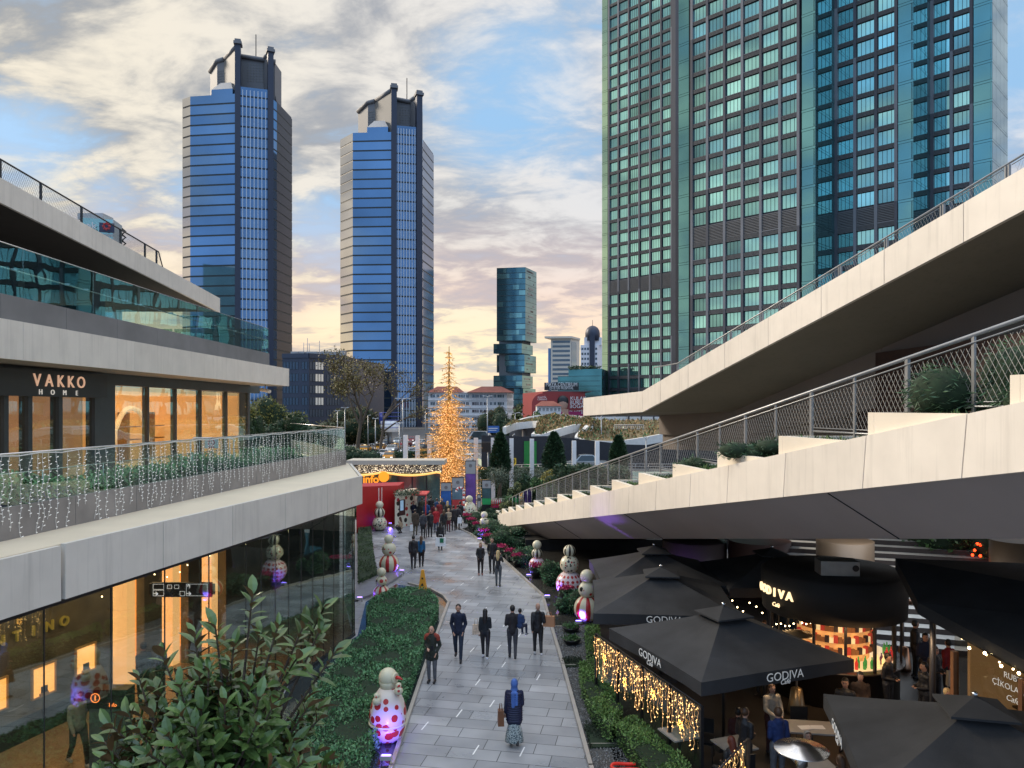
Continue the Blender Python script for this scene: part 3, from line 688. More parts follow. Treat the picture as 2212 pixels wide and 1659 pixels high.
# small crowd-control barrier with a notice on the terrace
br = thing('metal_barrier', 'white tubular crowd barrier with a red no-entry notice on the terrace', 'barrier', (-11.3, 24.5, 5.88))
mb = MB(); a = at_y(412, 945, 24.5); b = at_y(505, 945, 24.5)
mb.tube([(a.x, 24.5, 5.9), (a.x, 24.5, 7.35), (a.x + .1, 24.5, 7.42), (b.x - .1, 24.5, 7.42), (b.x, 24.5, 7.35), (b.x, 24.5, 5.9)], .02)
for k in range(9): x = a.x + (b.x - a.x) * (k + 1) / 10; mb.tube([(x, 24.5, 6.1), (x, 24.5, 7.42)], .009, n=4)
mb.build('rails', M_WHITE, br)
xc = (a.x + b.x) / 2; mb = MB(); mb.b2(xc - .22, xc + .22, 24.42, 24.45, 7.08, 7.40); mb.build('notice', M_WHITE, br)
mb = MB(); mb.tube([(xc + .1 * math.cos(w), 24.41, 7.27 + .1 * math.sin(w)) for w in np.linspace(0, 2 * PI, 17)], .014, n=4, cap=False); mb.tube([(xc - .07, 24.41, 7.34), (xc + .07, 24.41, 7.2)], .012, n=4); mb.b2(xc - .1, xc + .1, 24.41, 24.418, 7.10, 7.13); mb.build('prohibition_symbol', mat('sign_red', (0.6, 0.02, 0.03), 0.5), br)
# ================================================================== RIGHT STEPPED RAMP
def rx(y, off=0.0): return 8.385 + off - 0.1668 * y
ramp = thing('planted_ramp', 'cream stepped ramp with planted terraces descending to the plaza from the right', 'ramp', (5, 30, 0))
mb = MB(); y = 3.2; Y1 = 57.0; k = 0
while y < Y1:
    e = min(y + (2.55 if k % 3 else 2.2), Y1); skew = 0.12
    def q(yy, sk, off): return (rx(yy + sk, off), yy + sk)
    a, b = y + .012, e - .012
    bot = [q(a, .05, -.285), q(b, .05, -.285), q(b, .05, -.165), q(a, .05, -.165)]; top = [q(a, -.05, -.285), q(b, -.05, -.285), q(b, -.05, -.165), q(a, -.05, -.165)]
    # seams lean a little, as the panels follow the slope
    P = [(x, yy, max(9.256 - .175 * yy, 0.0)) for x, yy in (bot[0], bot[3], bot[2], bot[1])] + [(x, yy, max(10.146 - .175 * yy, 0.05)) for x, yy in (top[0], top[3], top[2], top[1])]
    mb.hexa(P); y = e; k += 1
mb.build('fascia_panels', M_FASC, ramp)
mb = MB(); ys = (2, 52.8)          # slanted underside face + body
for a, b in ((2.0, 48.0),):
    A = [(rx(a, -.15), a, 10.05 - .175 * a), (rx(a, -.15), a, 9.27 - .175 * a), (rx(a, 1.215), a, 8.4 - .175 * a), (rx(a, 7.0), a, 8.4 - .175 * a), (rx(a, 7.0), a, 10.05 - .175 * a)]
    B = [(rx(b, -.15), b, 10.05 - .175 * b), (rx(b, -.15), b, 9.27 - .175 * b), (rx(b, 1.215), b, 8.4 - .175 * b), (rx(b, 7.0), b, 8.4 - .175 * b), (rx(b, 7.0), b, 10.05 - .175 * b)]
    mt = [0, 1, 2, 2, 2]
    for i in range(5): j = (i + 1) % 5; mb.face([A[i], B[i], B[j], A[j]], mt[i])
    mb.face(A, 2); mb.face(B[::-1], 2)
mb.prism([(rx(48, -.15), 48.01), (rx(48, 7), 48.01), (rx(57, 5), 57), (rx(57, -.15), 57)], -0.02, [1.6, 1.6, 0.12, 0.12], 0)
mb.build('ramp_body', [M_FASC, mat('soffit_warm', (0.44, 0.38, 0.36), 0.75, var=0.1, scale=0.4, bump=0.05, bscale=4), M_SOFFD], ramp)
sm = MB()
for yy in (9.5, 14.0, 26.0, 37.0): sm.hexa([(rx(yy, -.14) , yy, 9.24 - .175 * yy), (rx(yy, 1.20), yy, 8.385 - .175 * yy), (rx(yy, 1.20), yy + .02, 8.385 - .175 * yy), (rx(yy, -.14), yy + .02, 9.24 - .175 * yy)] + [(rx(yy, -.14), yy, 9.27 - .175 * yy), (rx(yy, 1.20), yy, 8.41 - .175 * yy), (rx(yy, 1.20), yy + .02, 8.41 - .175 * yy), (rx(yy, -.14), yy + .02, 9.27 - .175 * yy)])
sm.build('soffit_joint', M_DARK, ramp)
# stepped planters
pl = MB(); so_ = MB(); gpts = []
for k in range(-2, 16):
    ya, yb = 12.8 + 2.92 * (k - 1), 12.8 + 2.92 * k; zt = 8.32 - .511 * k
    if zt < .25: continue
    def hx(o0, o1, y0, y1, z0a, z0b, z1):
        pl.hexa([(rx(y0, o0), y0, z0a), (rx(y0, o1), y0, z0a), (rx(y1, o1), y1, z0b), (rx(y1, o0), y1, z0b)] + [(rx(y0, o0), y0, z1), (rx(y0, o1), y0, z1), (rx(y1, o1), y1, z1), (rx(y1, o0), y1, z1)])
    hx(-.16, 0.0, ya, yb - .16, min(9.9 - .175 * ya, zt - .02), 9.9 - .175 * yb, zt)
    hx(-.16, 5.0, yb - .155, yb, 9.8 - .175 * yb, 9.8 - .175 * yb, zt + .002)
    so_.hexa([(rx(ya, 0.01), ya, zt - .6), (rx(ya, 5), ya, zt - .6), (rx(yb - .16, 5), yb - .16, zt - .6), (rx(yb - .16, .01), yb - .16, zt - .6)] + [(rx(ya, 0.01), ya, zt - .1), (rx(ya, 5), ya, zt - .1), (rx(yb - .16, 5), yb - .16, zt - .1), (rx(yb - .16, .01), yb - .16, zt - .1)])
    m = 240; yy = RN.uniform(ya + .05, yb - .2, m); oo = RN.uniform(.08, 4.5, m); gpts.append(np.stack([8.385 + oo - .1668 * yy, yy, np.full(m, zt - .12)], 1))
pl.build('planter_walls', mat('planter_cream', (0.78, 0.70, 0.58), 0.5, var=0.06, scale=1), ramp)
so_.build('planter_soil', M_SOIL, ramp)
gp = np.concatenate(gpts); D = RN.normal(size=gp.shape) * .5; D[:, 2] = 1
V = np.concatenate([leaves(gp + RN.normal(size=gp.shape) * [.05, .05, .0], .16, .22, dirs=D, jit=.4) for _ in range(6)])
gt = np_mesh('terrace_grass', V, 4, mat('grass_blade', (0.07, 0.14, 0.035), 0.6, var=0.3, scale=2, island=0.5)); tag(gt, 'short green grass growing in the stepped planters of the ramp', 'grass', kind='stuff')
# mesh fence along the ramp
fn = thing('mesh_fence', 'grey steel fence with diamond cable mesh climbing along the planted ramp', 'fence', (6, 14, 0))
def fy(i): return 13.27 + 2.92 * i
mb = MB(); wr = MB()
mb.tube([(rx(4, .6), 4, 11.52 - .7), (rx(47, .6), 47, 11.52 - .175 * 47)], .035, n=6)
mb.tube([(rx(4, .57), 4, 11.40 - .7), (rx(47, .57), 47, 11.40 - .175 * 47)], .014, n=5)
for i in range(-3, 12):
    y = fy(i) - .35; zt = 8.32 - .511 * (i)
    for yy, w in ((y, .05), (y - 1.46, .035)):
        x = rx(yy, .6); mb.b2(x - w / 2, x + w / 2, yy - w, yy + w, zt - .12, 11.50 - .175 * yy)
    y0, y1 = fy(i - 1) - .35 + .06, y - .06
    zb = zt + .10; mb.tube([(rx(y0, .6), y0, zb), (rx(y1, .6), y1, zb)], .022, n=5); mb.tube([(rx(y0, .6), y0, zb + .07), (rx(y1, .6), y1, zb + .07)], .01, n=4)
    # mesh cables, clipped to the panel
    step = .115 if i < 4 else .16
    zt0, zt1 = 11.38 - .175 * y0, 11.38 - .175 * y1; Lp = y1 - y0; thk = .0045
    for sgn_ in (1, -1):
        c = -2.0
        while c < Lp + 2.0:
            # line: s = c + sgn*t*0.55 , z = zb + t
            t0, t1 = 0.07, 1.6; ts = []
            for t in np.linspace(.07, 1.7, 60):
                s_ = c + sgn_ * t * .62
                if 0 <= s_ <= Lp and zb + t <= zt0 + (zt1 - zt0) * s_ / Lp: ts.append(t)
            if len(ts) > 1:
                t0, t1 = ts[0], ts[-1]; A_ = (rx(y0 + c + sgn_ * t0 * .62, .6), y0 + c + sgn_ * t0 * .62, zb + t0); B_ = (rx(y0 + c + sgn_ * t1 * .62, .6), y0 + c + sgn_ * t1 * .62, zb + t1)
                wr.tube([A_, B_], thk, n=3, cap=False, sm=False)
            c += step
mb.build('posts_and_rails', M_STEEL, fn); wr.build('cable_mesh', mat('cable', (0.45, 0.45, 0.44), 0.4, 0.5, var=0.05), fn)

# ================================================================== UPPER RIGHT RAMP
up = thing('roof_ramp', 'big cream roof ramp with dark underside rising to the upper right corner', 'ramp', (9, 30, 8))
LN = [(-.3137 * 8.5 * -1 + 12.0 , 9.1, 14.03 + .264 * 8.5), (12.0, 17.6, 14.03), (6.26, 35.9, 9.2), (4.05, 42.5, 8.95)]
def upx(y):
    return (17.52 - .3137 * y) if y <= 35.9 else 6.26 - (y - 35.9) * .3348
def upz(y):
    return (14.03 - .264 * (y - 17.6)) if y <= 35.9 else 9.2 - (y - 35.9) * .0379
mb = MB(); ys = [9.1, 11.6, 14.1, 16.6, 19.1, 21.6, 24.1, 26.7, 29.3, 31.9, 34.2, 35.9, 38.1, 40.3, 42.5]
for a, b in zip(ys, ys[1:]):
    a2, b2 = a + .011, b - .011
    P = [(upx(a2), a2), (upx(a2) + .12, a2), (upx(b2) + .12, b2), (upx(b2), b2)]
    mb.hexa([(x, y, upz(y) - 1.0) for x, y in P] + [(x, y, upz(y)) for x, y in P])
mb.b2(4.06, 12, 42.502, 42.6, 7.97, 8.94)
mb.build('fascia_panels', M_FASC, up)
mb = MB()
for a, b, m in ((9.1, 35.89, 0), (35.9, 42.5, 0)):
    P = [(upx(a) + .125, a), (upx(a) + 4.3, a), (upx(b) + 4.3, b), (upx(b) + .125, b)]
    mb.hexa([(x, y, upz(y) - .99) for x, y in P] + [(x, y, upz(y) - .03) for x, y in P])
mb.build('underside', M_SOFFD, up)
mb = MB()
for a, b in ((9.1, 27.0), (27.03, 35.9), (35.9, 42.5)):
    P = [(upx(a) + 4.31, a), (upx(a) + 4.5, a), (upx(b) + 4.5, b), (upx(b) + 4.31, b)]
    mb.hexa([(x, y, upz(y) - 3.1 if y < 30 else max(upz(y) - 3.1, 6.9)) for x, y in P] + [(x, y, upz(y) - .03) for x, y in P])
    P = [(upx(a) + 4.51, a), (upx(a) + 12, a), (upx(b) + 12, b), (upx(b) + 4.51, b)]
    mb.hexa([(x, y, upz(y) - 2.9) for x, y in P] + [(x, y, upz(y) - .05) for x, y in P])
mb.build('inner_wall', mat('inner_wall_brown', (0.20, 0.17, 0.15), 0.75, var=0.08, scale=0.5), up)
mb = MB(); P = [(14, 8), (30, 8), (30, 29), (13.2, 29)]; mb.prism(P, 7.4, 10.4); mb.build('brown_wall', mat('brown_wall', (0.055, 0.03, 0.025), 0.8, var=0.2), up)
mb = MB(); wr = MB(); ps = [13.0, 14.7, 16.45, 18.26, 20.05, 21.9, 23.7, 25.6, 27.5, 29.4, 31.4, 33.3]
for a, b in zip(ps, ps[1:]):
    for yy in (b - .04, b + .04): mb.b2(upx(yy) + .28, upx(yy) + .34, yy - .02, yy + .02, upz(yy) - .05, upz(yy) + .46)
    A_ = lambda t, h: (upx(a + .1 + (b - a - .2) * t) + .31, a + .1 + (b - a - .2) * t, upz(a + .1 + (b - a - .2) * t) + h)
    mb.tube([A_(0, .42), A_(1, .42)], .012, n=4); mb.tube([A_(0, .05), A_(1, .05)], .01, n=4)
    k = 0
    while k < 26:
        t = k / 26; 
        if t + .1 <= 1: wr.tube([A_(t, .05), A_(t + .1, .42)], .003, n=3, cap=False); wr.tube([A_(t + .1, .05), A_(t, .42)], .003, n=3, cap=False)
        k += 1.4
mb.tube([(upx(9.1) + .31, 9.1, upz(9.1) + .50), (upx(33.3) + .31, 33.3, upz(33.3) + .50), (upx(35.4) + .31, 35.4, upz(33.3) + .42), (upx(35.4) + .31, 35.4, upz(35.4))], .028, n=6)
mb.build('railing', M_STEEL, up); wr.build('railing_mesh', MATS['cable'], up)
# thin glass side railing at the foot of the ramp
rl = thing('stair_railing', 'thin brown-tinted glass railing beside the far low end of the planted ramp', 'railing', (0, 46, 1))
mb = MB(); gl = MB()
for k in range(6):
    y = 41 + k * 2.0; x = rx(y, .6) + (0.0); z = 11.52 - .175 * y + .12
pts = [at_y(u, v, 48) for u, v in ((1150, 1053), (1218, 1020))]
a_, b_ = Vector((rx(55, .6), 55, 1.75)), Vector((rx(46.5, .6), 46.5, 3.45))
mb.tube([a_, b_], .025, n=5)
for k in range(7):
    p = a_.lerp(b_, k / 6); mb.tube([(p.x, p.y, p.z - 1.2), p], .02, n=5)
gl.face([(a_.x, a_.y, a_.z - 1.1), (b_.x, b_.y, b_.z - 1.1), (b_.x, b_.y, b_.z - .05), (a_.x, a_.y, a_.z - .05)]); mb.build('posts', M_STEEL, rl); gl.build('pane', glassmat('brown_glass', (0.5, 0.42, 0.36), 0.05), rl)

# shrubs -----------------------------------------------------------------
def bush(name, label, cat, c, r, h, n, size, m, group=None, core=True, aspect=.5, part='foliage', trunk=None, seed=0, lumps=7, flat=.3):
    rs = np.random.RandomState(seed + 5)
    t = thing(name, label, cat, c, 0, group)
    L_ = [(rs.normal(size=3) * [r * .45, r * .45, h * .16] + [0, 0, h * .5], rs.uniform(.45, .75)) for _ in range(lumps)]
    P = []
    for cc, q in L_:
        k = n // lumps; d = rs.normal(size=(k, 3)); d /= np.linalg.norm(d, axis=1)[:, None]
        rr = rs.uniform(.75, 1.0, k)[:, None]; P.append(cc + d * rr * np.array([r * q, r * q, h * .5 * q * 1.25]))
    P = np.concatenate(P); P[:, 2] = np.clip(P[:, 2], 0.02 * h, None)
    dd = P - np.array([0, 0, h * .4]); dd /= np.linalg.norm(dd, axis=1)[:, None] + 1e-6
    np_mesh(part, leaves(P, size, aspect, rs, dirs=dd, jit=.6, flat=flat), 4, m, t, True)
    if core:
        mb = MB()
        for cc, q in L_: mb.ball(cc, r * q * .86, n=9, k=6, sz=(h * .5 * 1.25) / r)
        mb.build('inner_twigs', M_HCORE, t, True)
    if trunk:
        mb = MB(); mb.tube([(0, 0, -trunk), (0.02, 0, h * .4)], [.06, .03], n=6); mb.build('trunk', M_BARK, t, True)
    return t
# juniper shrubs in the highest planters
bush('juniper', 'feathery dark juniper spilling over the top planter of the ramp at the right edge', 'shrub', (7.55, 10.9, 8.2), .95, 1.3, 5200, .13, mat('juniper_leaf', (0.05, 0.11, 0.05), .6, var=.3, island=.5), aspect=.16, seed=3)
bush('juniper', 'low juniper in the second planter behind the diamond mesh', 'shrub', (7.3, 13.4, 7.7), .8, .55, 1800, .12, MATS['juniper_leaf'], aspect=.18, seed=4)
bush('juniper', 'small juniper in the planter with the short fence panel above the fifth ramp seam', 'shrub', (5.95, 17.4, 7.15), .6, .5, 1200, .12, MATS['juniper_leaf'], aspect=.18, seed=6)
bush('juniper', 'tiny green shrub in the middle planter of the ramp', 'shrub', (5.2, 21.4, 6.5), .55, .45, 900, .11, MATS['juniper_leaf'], aspect=.2, seed=8)

# columns, stair and greenery behind the cafe ------------------------------
for i, (u, y, r, m, lab) in enumerate(((1825, 30, 1.08, mat('column_brown', (0.13, 0.085, 0.05), .55, var=.12, scale=.6), 'thick round brown column in front of the pale staircase'),
                                    (1640, 33.5, 1.35, mat('column_brown2', (0.10, 0.06, 0.055), .5, var=.15, scale=.6), 'wide dark brown column left of the pale staircase behind the parasols'),
                                    (1500, 34.5, 1.45, mat('column_violet', (0.13, 0.10, 0.10), .5, var=.15, scale=.6), 'round column washed in violet light behind the rear parasols'),
                                    (2195, 29, .9, MATS['column_brown'], 'brown column at the right edge under the ramp'))):
    x = (u - U0) / F * y; mb = MB(); mb.lathe([(r, 0), (r, 8.35 - .175 * y)], (x, y, 0.0), 36); tag(mb.build('column', m), lab, 'column', 'columns carrying the ramp')
st = thing('staircase', 'wide pale stone staircase climbing behind the cafe under the ramp', 'stairs', (16, 30, 0))
mb = MB()
for k in range(22):
    y0 = 24.5 + k * .55; z = .19 * (k + 1); mb.prism([(10.4 + k * .12, y0 + 2.2), (21, y0 - .9), (21, y0 - .9 + .56), (10.4 + k * .12, y0 + 2.76)], z - .19, z, 1, top=0)
mb.build('treads', [mat('pale_step', (0.62, 0.62, 0.60), .5, var=.12, scale=1.2), mat('step_riser', (0.07, 0.055, 0.05), .8)], st)
bush('planting_bed', 'clipped green shrubs with glowing red lights above the staircase', 'shrub', (20.5, 33.5, 1.6), 3.2, 1.8, 6000, .22, M_LEAF, seed=21, lumps=12)
rd = MB()
for k in range(26):
    p = (RN.uniform(18.6, 22.8), RN.uniform(29.8, 30.8), RN.uniform(2.45, 3.0)); rd.ball(p, .06, n=6, k=4)
tag(rd.build('red_lights', mat('red_glow', (1, .05, .02), .5, var=0, emit=4, ecol=(1, .05, .01))), 'glowing red lights scattered in the shrubs above the staircase', 'lights')
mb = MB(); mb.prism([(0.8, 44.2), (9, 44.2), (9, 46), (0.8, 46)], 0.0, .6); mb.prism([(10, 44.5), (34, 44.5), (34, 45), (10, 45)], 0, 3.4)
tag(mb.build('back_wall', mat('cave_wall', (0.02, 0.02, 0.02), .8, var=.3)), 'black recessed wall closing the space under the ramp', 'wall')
mb = MB(); mb.prism([(2.4, 16.0), (5.0, 9.0), (24, 9.0), (24, 40), (6, 40), (2.6, 27)], 0.003, 0.012)
tag(mb.build('cafe_floor', mat('cafe_floor', (0.035, 0.03, 0.027), .45, var=.3, scale=1.5)), kind='structure')
# ================================================================== HELPERS FOR FACADES
def win_parts(parent, p0, p1, items, mats, d=0.02, frame=0.06, mull=1, name='window', limit=100, key=None):
    """items: (s, z, w, h). one shared mesh per size, one object per window; past the limit one merged part"""
    dv = Vector((p1[0] - p0[0], p1[1] - p0[1])).normalized(); nv = Vector((dv.y, -dv.x)); cache = {}
    items = sorted(items, key=key or (lambda q: math.hypot(p0[0] + dv.x * q[0], p0[1] + dv.y * q[0]) + abs(q[1] - H) * .3))
    rest = MB(); par = Vector((0, 0, 0)); p = parent
    while p is not None: par += p.location; p = p.parent
    def shape(mb, ox, oz, w, h):
        P = Vector(p0) + dv * ox
        a = (P.x, P.y); b = (P.x + dv.x, P.y + dv.y)
        mb.wall(a, b, 0, w, oz, oz + h, d - .05, d, 0)
        f = frame; mb.wall(a, b, 0, w, oz, oz + f, d + .001, d + .05, 1); mb.wall(a, b, 0, w, oz + h - f, oz + h, d + .001, d + .05, 1)
        mb.wall(a, b, 0, f, oz + f, oz + h - f, d + .001, d + .05, 1); mb.wall(a, b, w - f, w, oz + f, oz + h - f, d + .001, d + .05, 1)
        for k in range(mull): c = w * (k + 1) / (mull + 1); mb.wall(a, b, c - f / 2, c + f / 2, oz + f, oz + h - f, d + .001, d + .045, 1)
    out = []
    for i, (s_, z, w, h) in enumerate(items):
        if i < limit:
            kk = (round(w, 2), round(h, 2))
            if kk not in cache:
                mb = MB(); shape(mb, 0, 0, w, h); me = bpy.data.meshes.new(name); me.from_pydata(mb.v, [], mb.f)
                me.transform(Matrix.Translation(-Vector((p0[0], p0[1], 0))))
                for x in mats: me.materials.append(x)
                me.polygons.foreach_set('material_index', mb.m); cache[kk] = me
            P = Vector(p0) + dv * s_
            o = bpy.data.objects.new(name, cache[kk]); COL.objects.link(o); o.parent = parent; o.location = Vector((P.x, P.y, z)) - par; out.append(o)
        else: shape(rest, s_, z, w, h)
    if rest.v: o = rest.build(name, mats, parent); o['kind'] = 'stuff'
    return out

M_SLATE = mat('slate_panel', (0.06, 0.066, 0.085), .5, var=.12, scale=.3)
M_LPAN = mat('grey_panel', (0.17, 0.18, 0.205), .5, var=.1, scale=.3)
M_LOUV = mat('louvre', (0.15, 0.155, 0.165), .5, .3, var=.1)
M_TEAL = facade_glass('teal_glass', (0.33, 0.67, 0.67), .05, var=.40, scale=.07, bump=.05, bscale=.35, metal=.92, island=.38)
M_TEALD = facade_glass('teal_glass_deep', (0.16, 0.37, 0.39), .05, var=.2, scale=.08, bump=.03, bscale=.2, metal=.9)
M_FRM = mat('window_frame_dark', (0.03, 0.04, 0.045), .5, var=0)

def grid_facade(T, p0, p1, bays, nf, fh=3.5, f0=1, seed=1, mech=12, wins=None, limit=100, first=0, shade=False):
    L_ = math.dist(p0, p1); bw = L_ / bays; rs = random.Random(seed)
    mb = MB(); mb.wall(p0, p1, 0, L_, f0 * fh - 3, nf * fh + 1.5, -1.2, -.42, 0)
    pw = .52
    for b in range(bays + 1):
        z = f0 * fh; m = rs.randint(0, 1); s_ = min(max(b * bw, pw / 2), L_ - pw / 2)
        while z < nf * fh:
            r = rs.randint(4, 11) * fh; z2 = min(z + r, nf * fh + 1.5); mb.wall(p0, p1, s_ - pw / 2, s_ + pw / 2, z, z2, -.41, .12, m); m = 1 - m; z = z2
    items = []
    for f in range(f0, nf):
        for b in range(bays):
            a = b * bw + pw / 2; e = (b + 1) * bw - pw / 2; z = f * fh
            if f == mech:
                for k in range(11): mb.wall(p0, p1, a, e, z + .1 + k * .3, z + .26 + k * .3, -.2, .02, 2)
                continue
            m = 0 if rs.random() < .88 else 1
            mb.wall(p0, p1, a, e, z + 2.72, z + 3.5, -.4, -.12, 0)
            for k in range(4): mb.wall(p0, p1, a + .05, e - .05, z + 2.76 + k * .21, z + 2.86 + k * .21, -.115, .05, 2)
            if m: mb.wall(p0, p1, a, e, z + 3.52, z + 3.62, -.3, .1, 1)
            items.append((a + .05, z + .12, e - a - .1, 2.56))
    mb.build('facade_grid', [M_SLATE, M_LPAN, M_LOUV], T)
    win_parts(T, p0, p1, items, [M_TEAL, M_FRM], d=-.33, frame=.07, mull=3, limit=limit)
def glass_bay(T, p0, p1, nf, fh=3.5, f0=1, m=None, mull=1):
    L_ = math.dist(p0, p1); mb = MB()
    for f in range(f0, nf):
        for k in range(mull): mb.wall(p0, p1, k * L_ / mull + .04, (k + 1) * L_ / mull - .04, f * fh + .06, f * fh + fh - .5, -.1, 0, 0)
        mb.wall(p0, p1, 0, L_, f * fh - .44, f * fh - .02, -.1, .02, 0)
    mb.wall(p0, p1, 0, L_, f0 * fh, nf * fh, -.3, -.11, 1)
    mb.build('glazed_bay', [m or M_TEALD, M_FRM], T)

near = thing('apartment_tower', 'huge teal-glazed tower with slate grid facade and stepped glass bays on the right', 'tower', (60, 145, 0))
q0, q1 = (34.5, 156.2), (55.0, 135.7)
L_ = math.dist(q0, q1); dv = ((q1[0] - q0[0]) / L_, (q1[1] - q0[1]) / L_)
def on(p, t, d=dv): return (p[0] + d[0] * t, p[1] + d[1] * t)
sA = 3.2; sB = L_ - 2.6
glass_bay(near, on(q0, .3), on(q0, sA - .4), 29)
grid_facade(near, on(q0, sA), on(q0, sB - .3), 6, 29, seed=4, limit=50)
glass_bay(near, on(q0, sB + .1), q1, 29)
glass_bay(near, q1, (61.2, 141.9), 29, mull=3)
r0, r1 = (61.2, 141.9), (70.9, 132.2); L2_ = math.dist(r0, r1)
grid_facade(near, r0, on(r0, L2_ - 2.6), 3, 28, seed=9, limit=30); glass_bay(near, on(r0, L2_ - 2.5), r1, 28); glass_bay(near, r1, (77.8, 139.1), 28, mull=3)
t0, t1 = (77.8, 139.1), (84.8, 132.1); L3_ = math.dist(t0, t1)
grid_facade(near, t0, on(t0, L3_ - 3.0), 2, 28, seed=12, limit=20); glass_bay(near, on(t0, L3_ - 2.9), t1, 28, mull=1)
glass_bay(near, t1, (92.9, 140.2), 28, mull=4, m=facade_glass('pale_blue_glass', (0.30, 0.50, 0.56), .05, metal=.85))
mb = MB(); mb.prism([(36, 156.7), (55.2, 137.3), (61.2, 143.2), (70.9, 133.6), (77.7, 140.4), (84.8, 133.4), (92, 140.6), (92, 175), (50, 175)], 0, 96); mb.build('core', M_SLATE, near)
far = thing('apartment_tower', 'farther teal-glazed tower with tight window grid, left neighbour of the huge one', 'tower', (35, 212, 0))
p0, p1 = (26.5, 220.3), (44.4, 202.4); Lf = math.dist(p0, p1)
glass_bay(far, p0, on(p0, 2.1), 38, m=facade_glass('pale_green_glass', (0.42, 0.62, 0.48), .06))  # edge bay in a paler green glass than the other bays
grid_facade(far, on(p0, 2.3), on(p0, Lf - 1.2), 6, 38, seed=21, limit=100)
mb = MB(); mb.wall(p0, p1, Lf - 1.2, Lf, 2, 133, -.3, .3); mb.prism([(p0[0] + 1.8, p0[1] + 1.0), (p1[0] + .3, p1[1] + 1.4), (58, 216), (40, 234)], 0, 132); mb.build('core', M_SLATE, far)

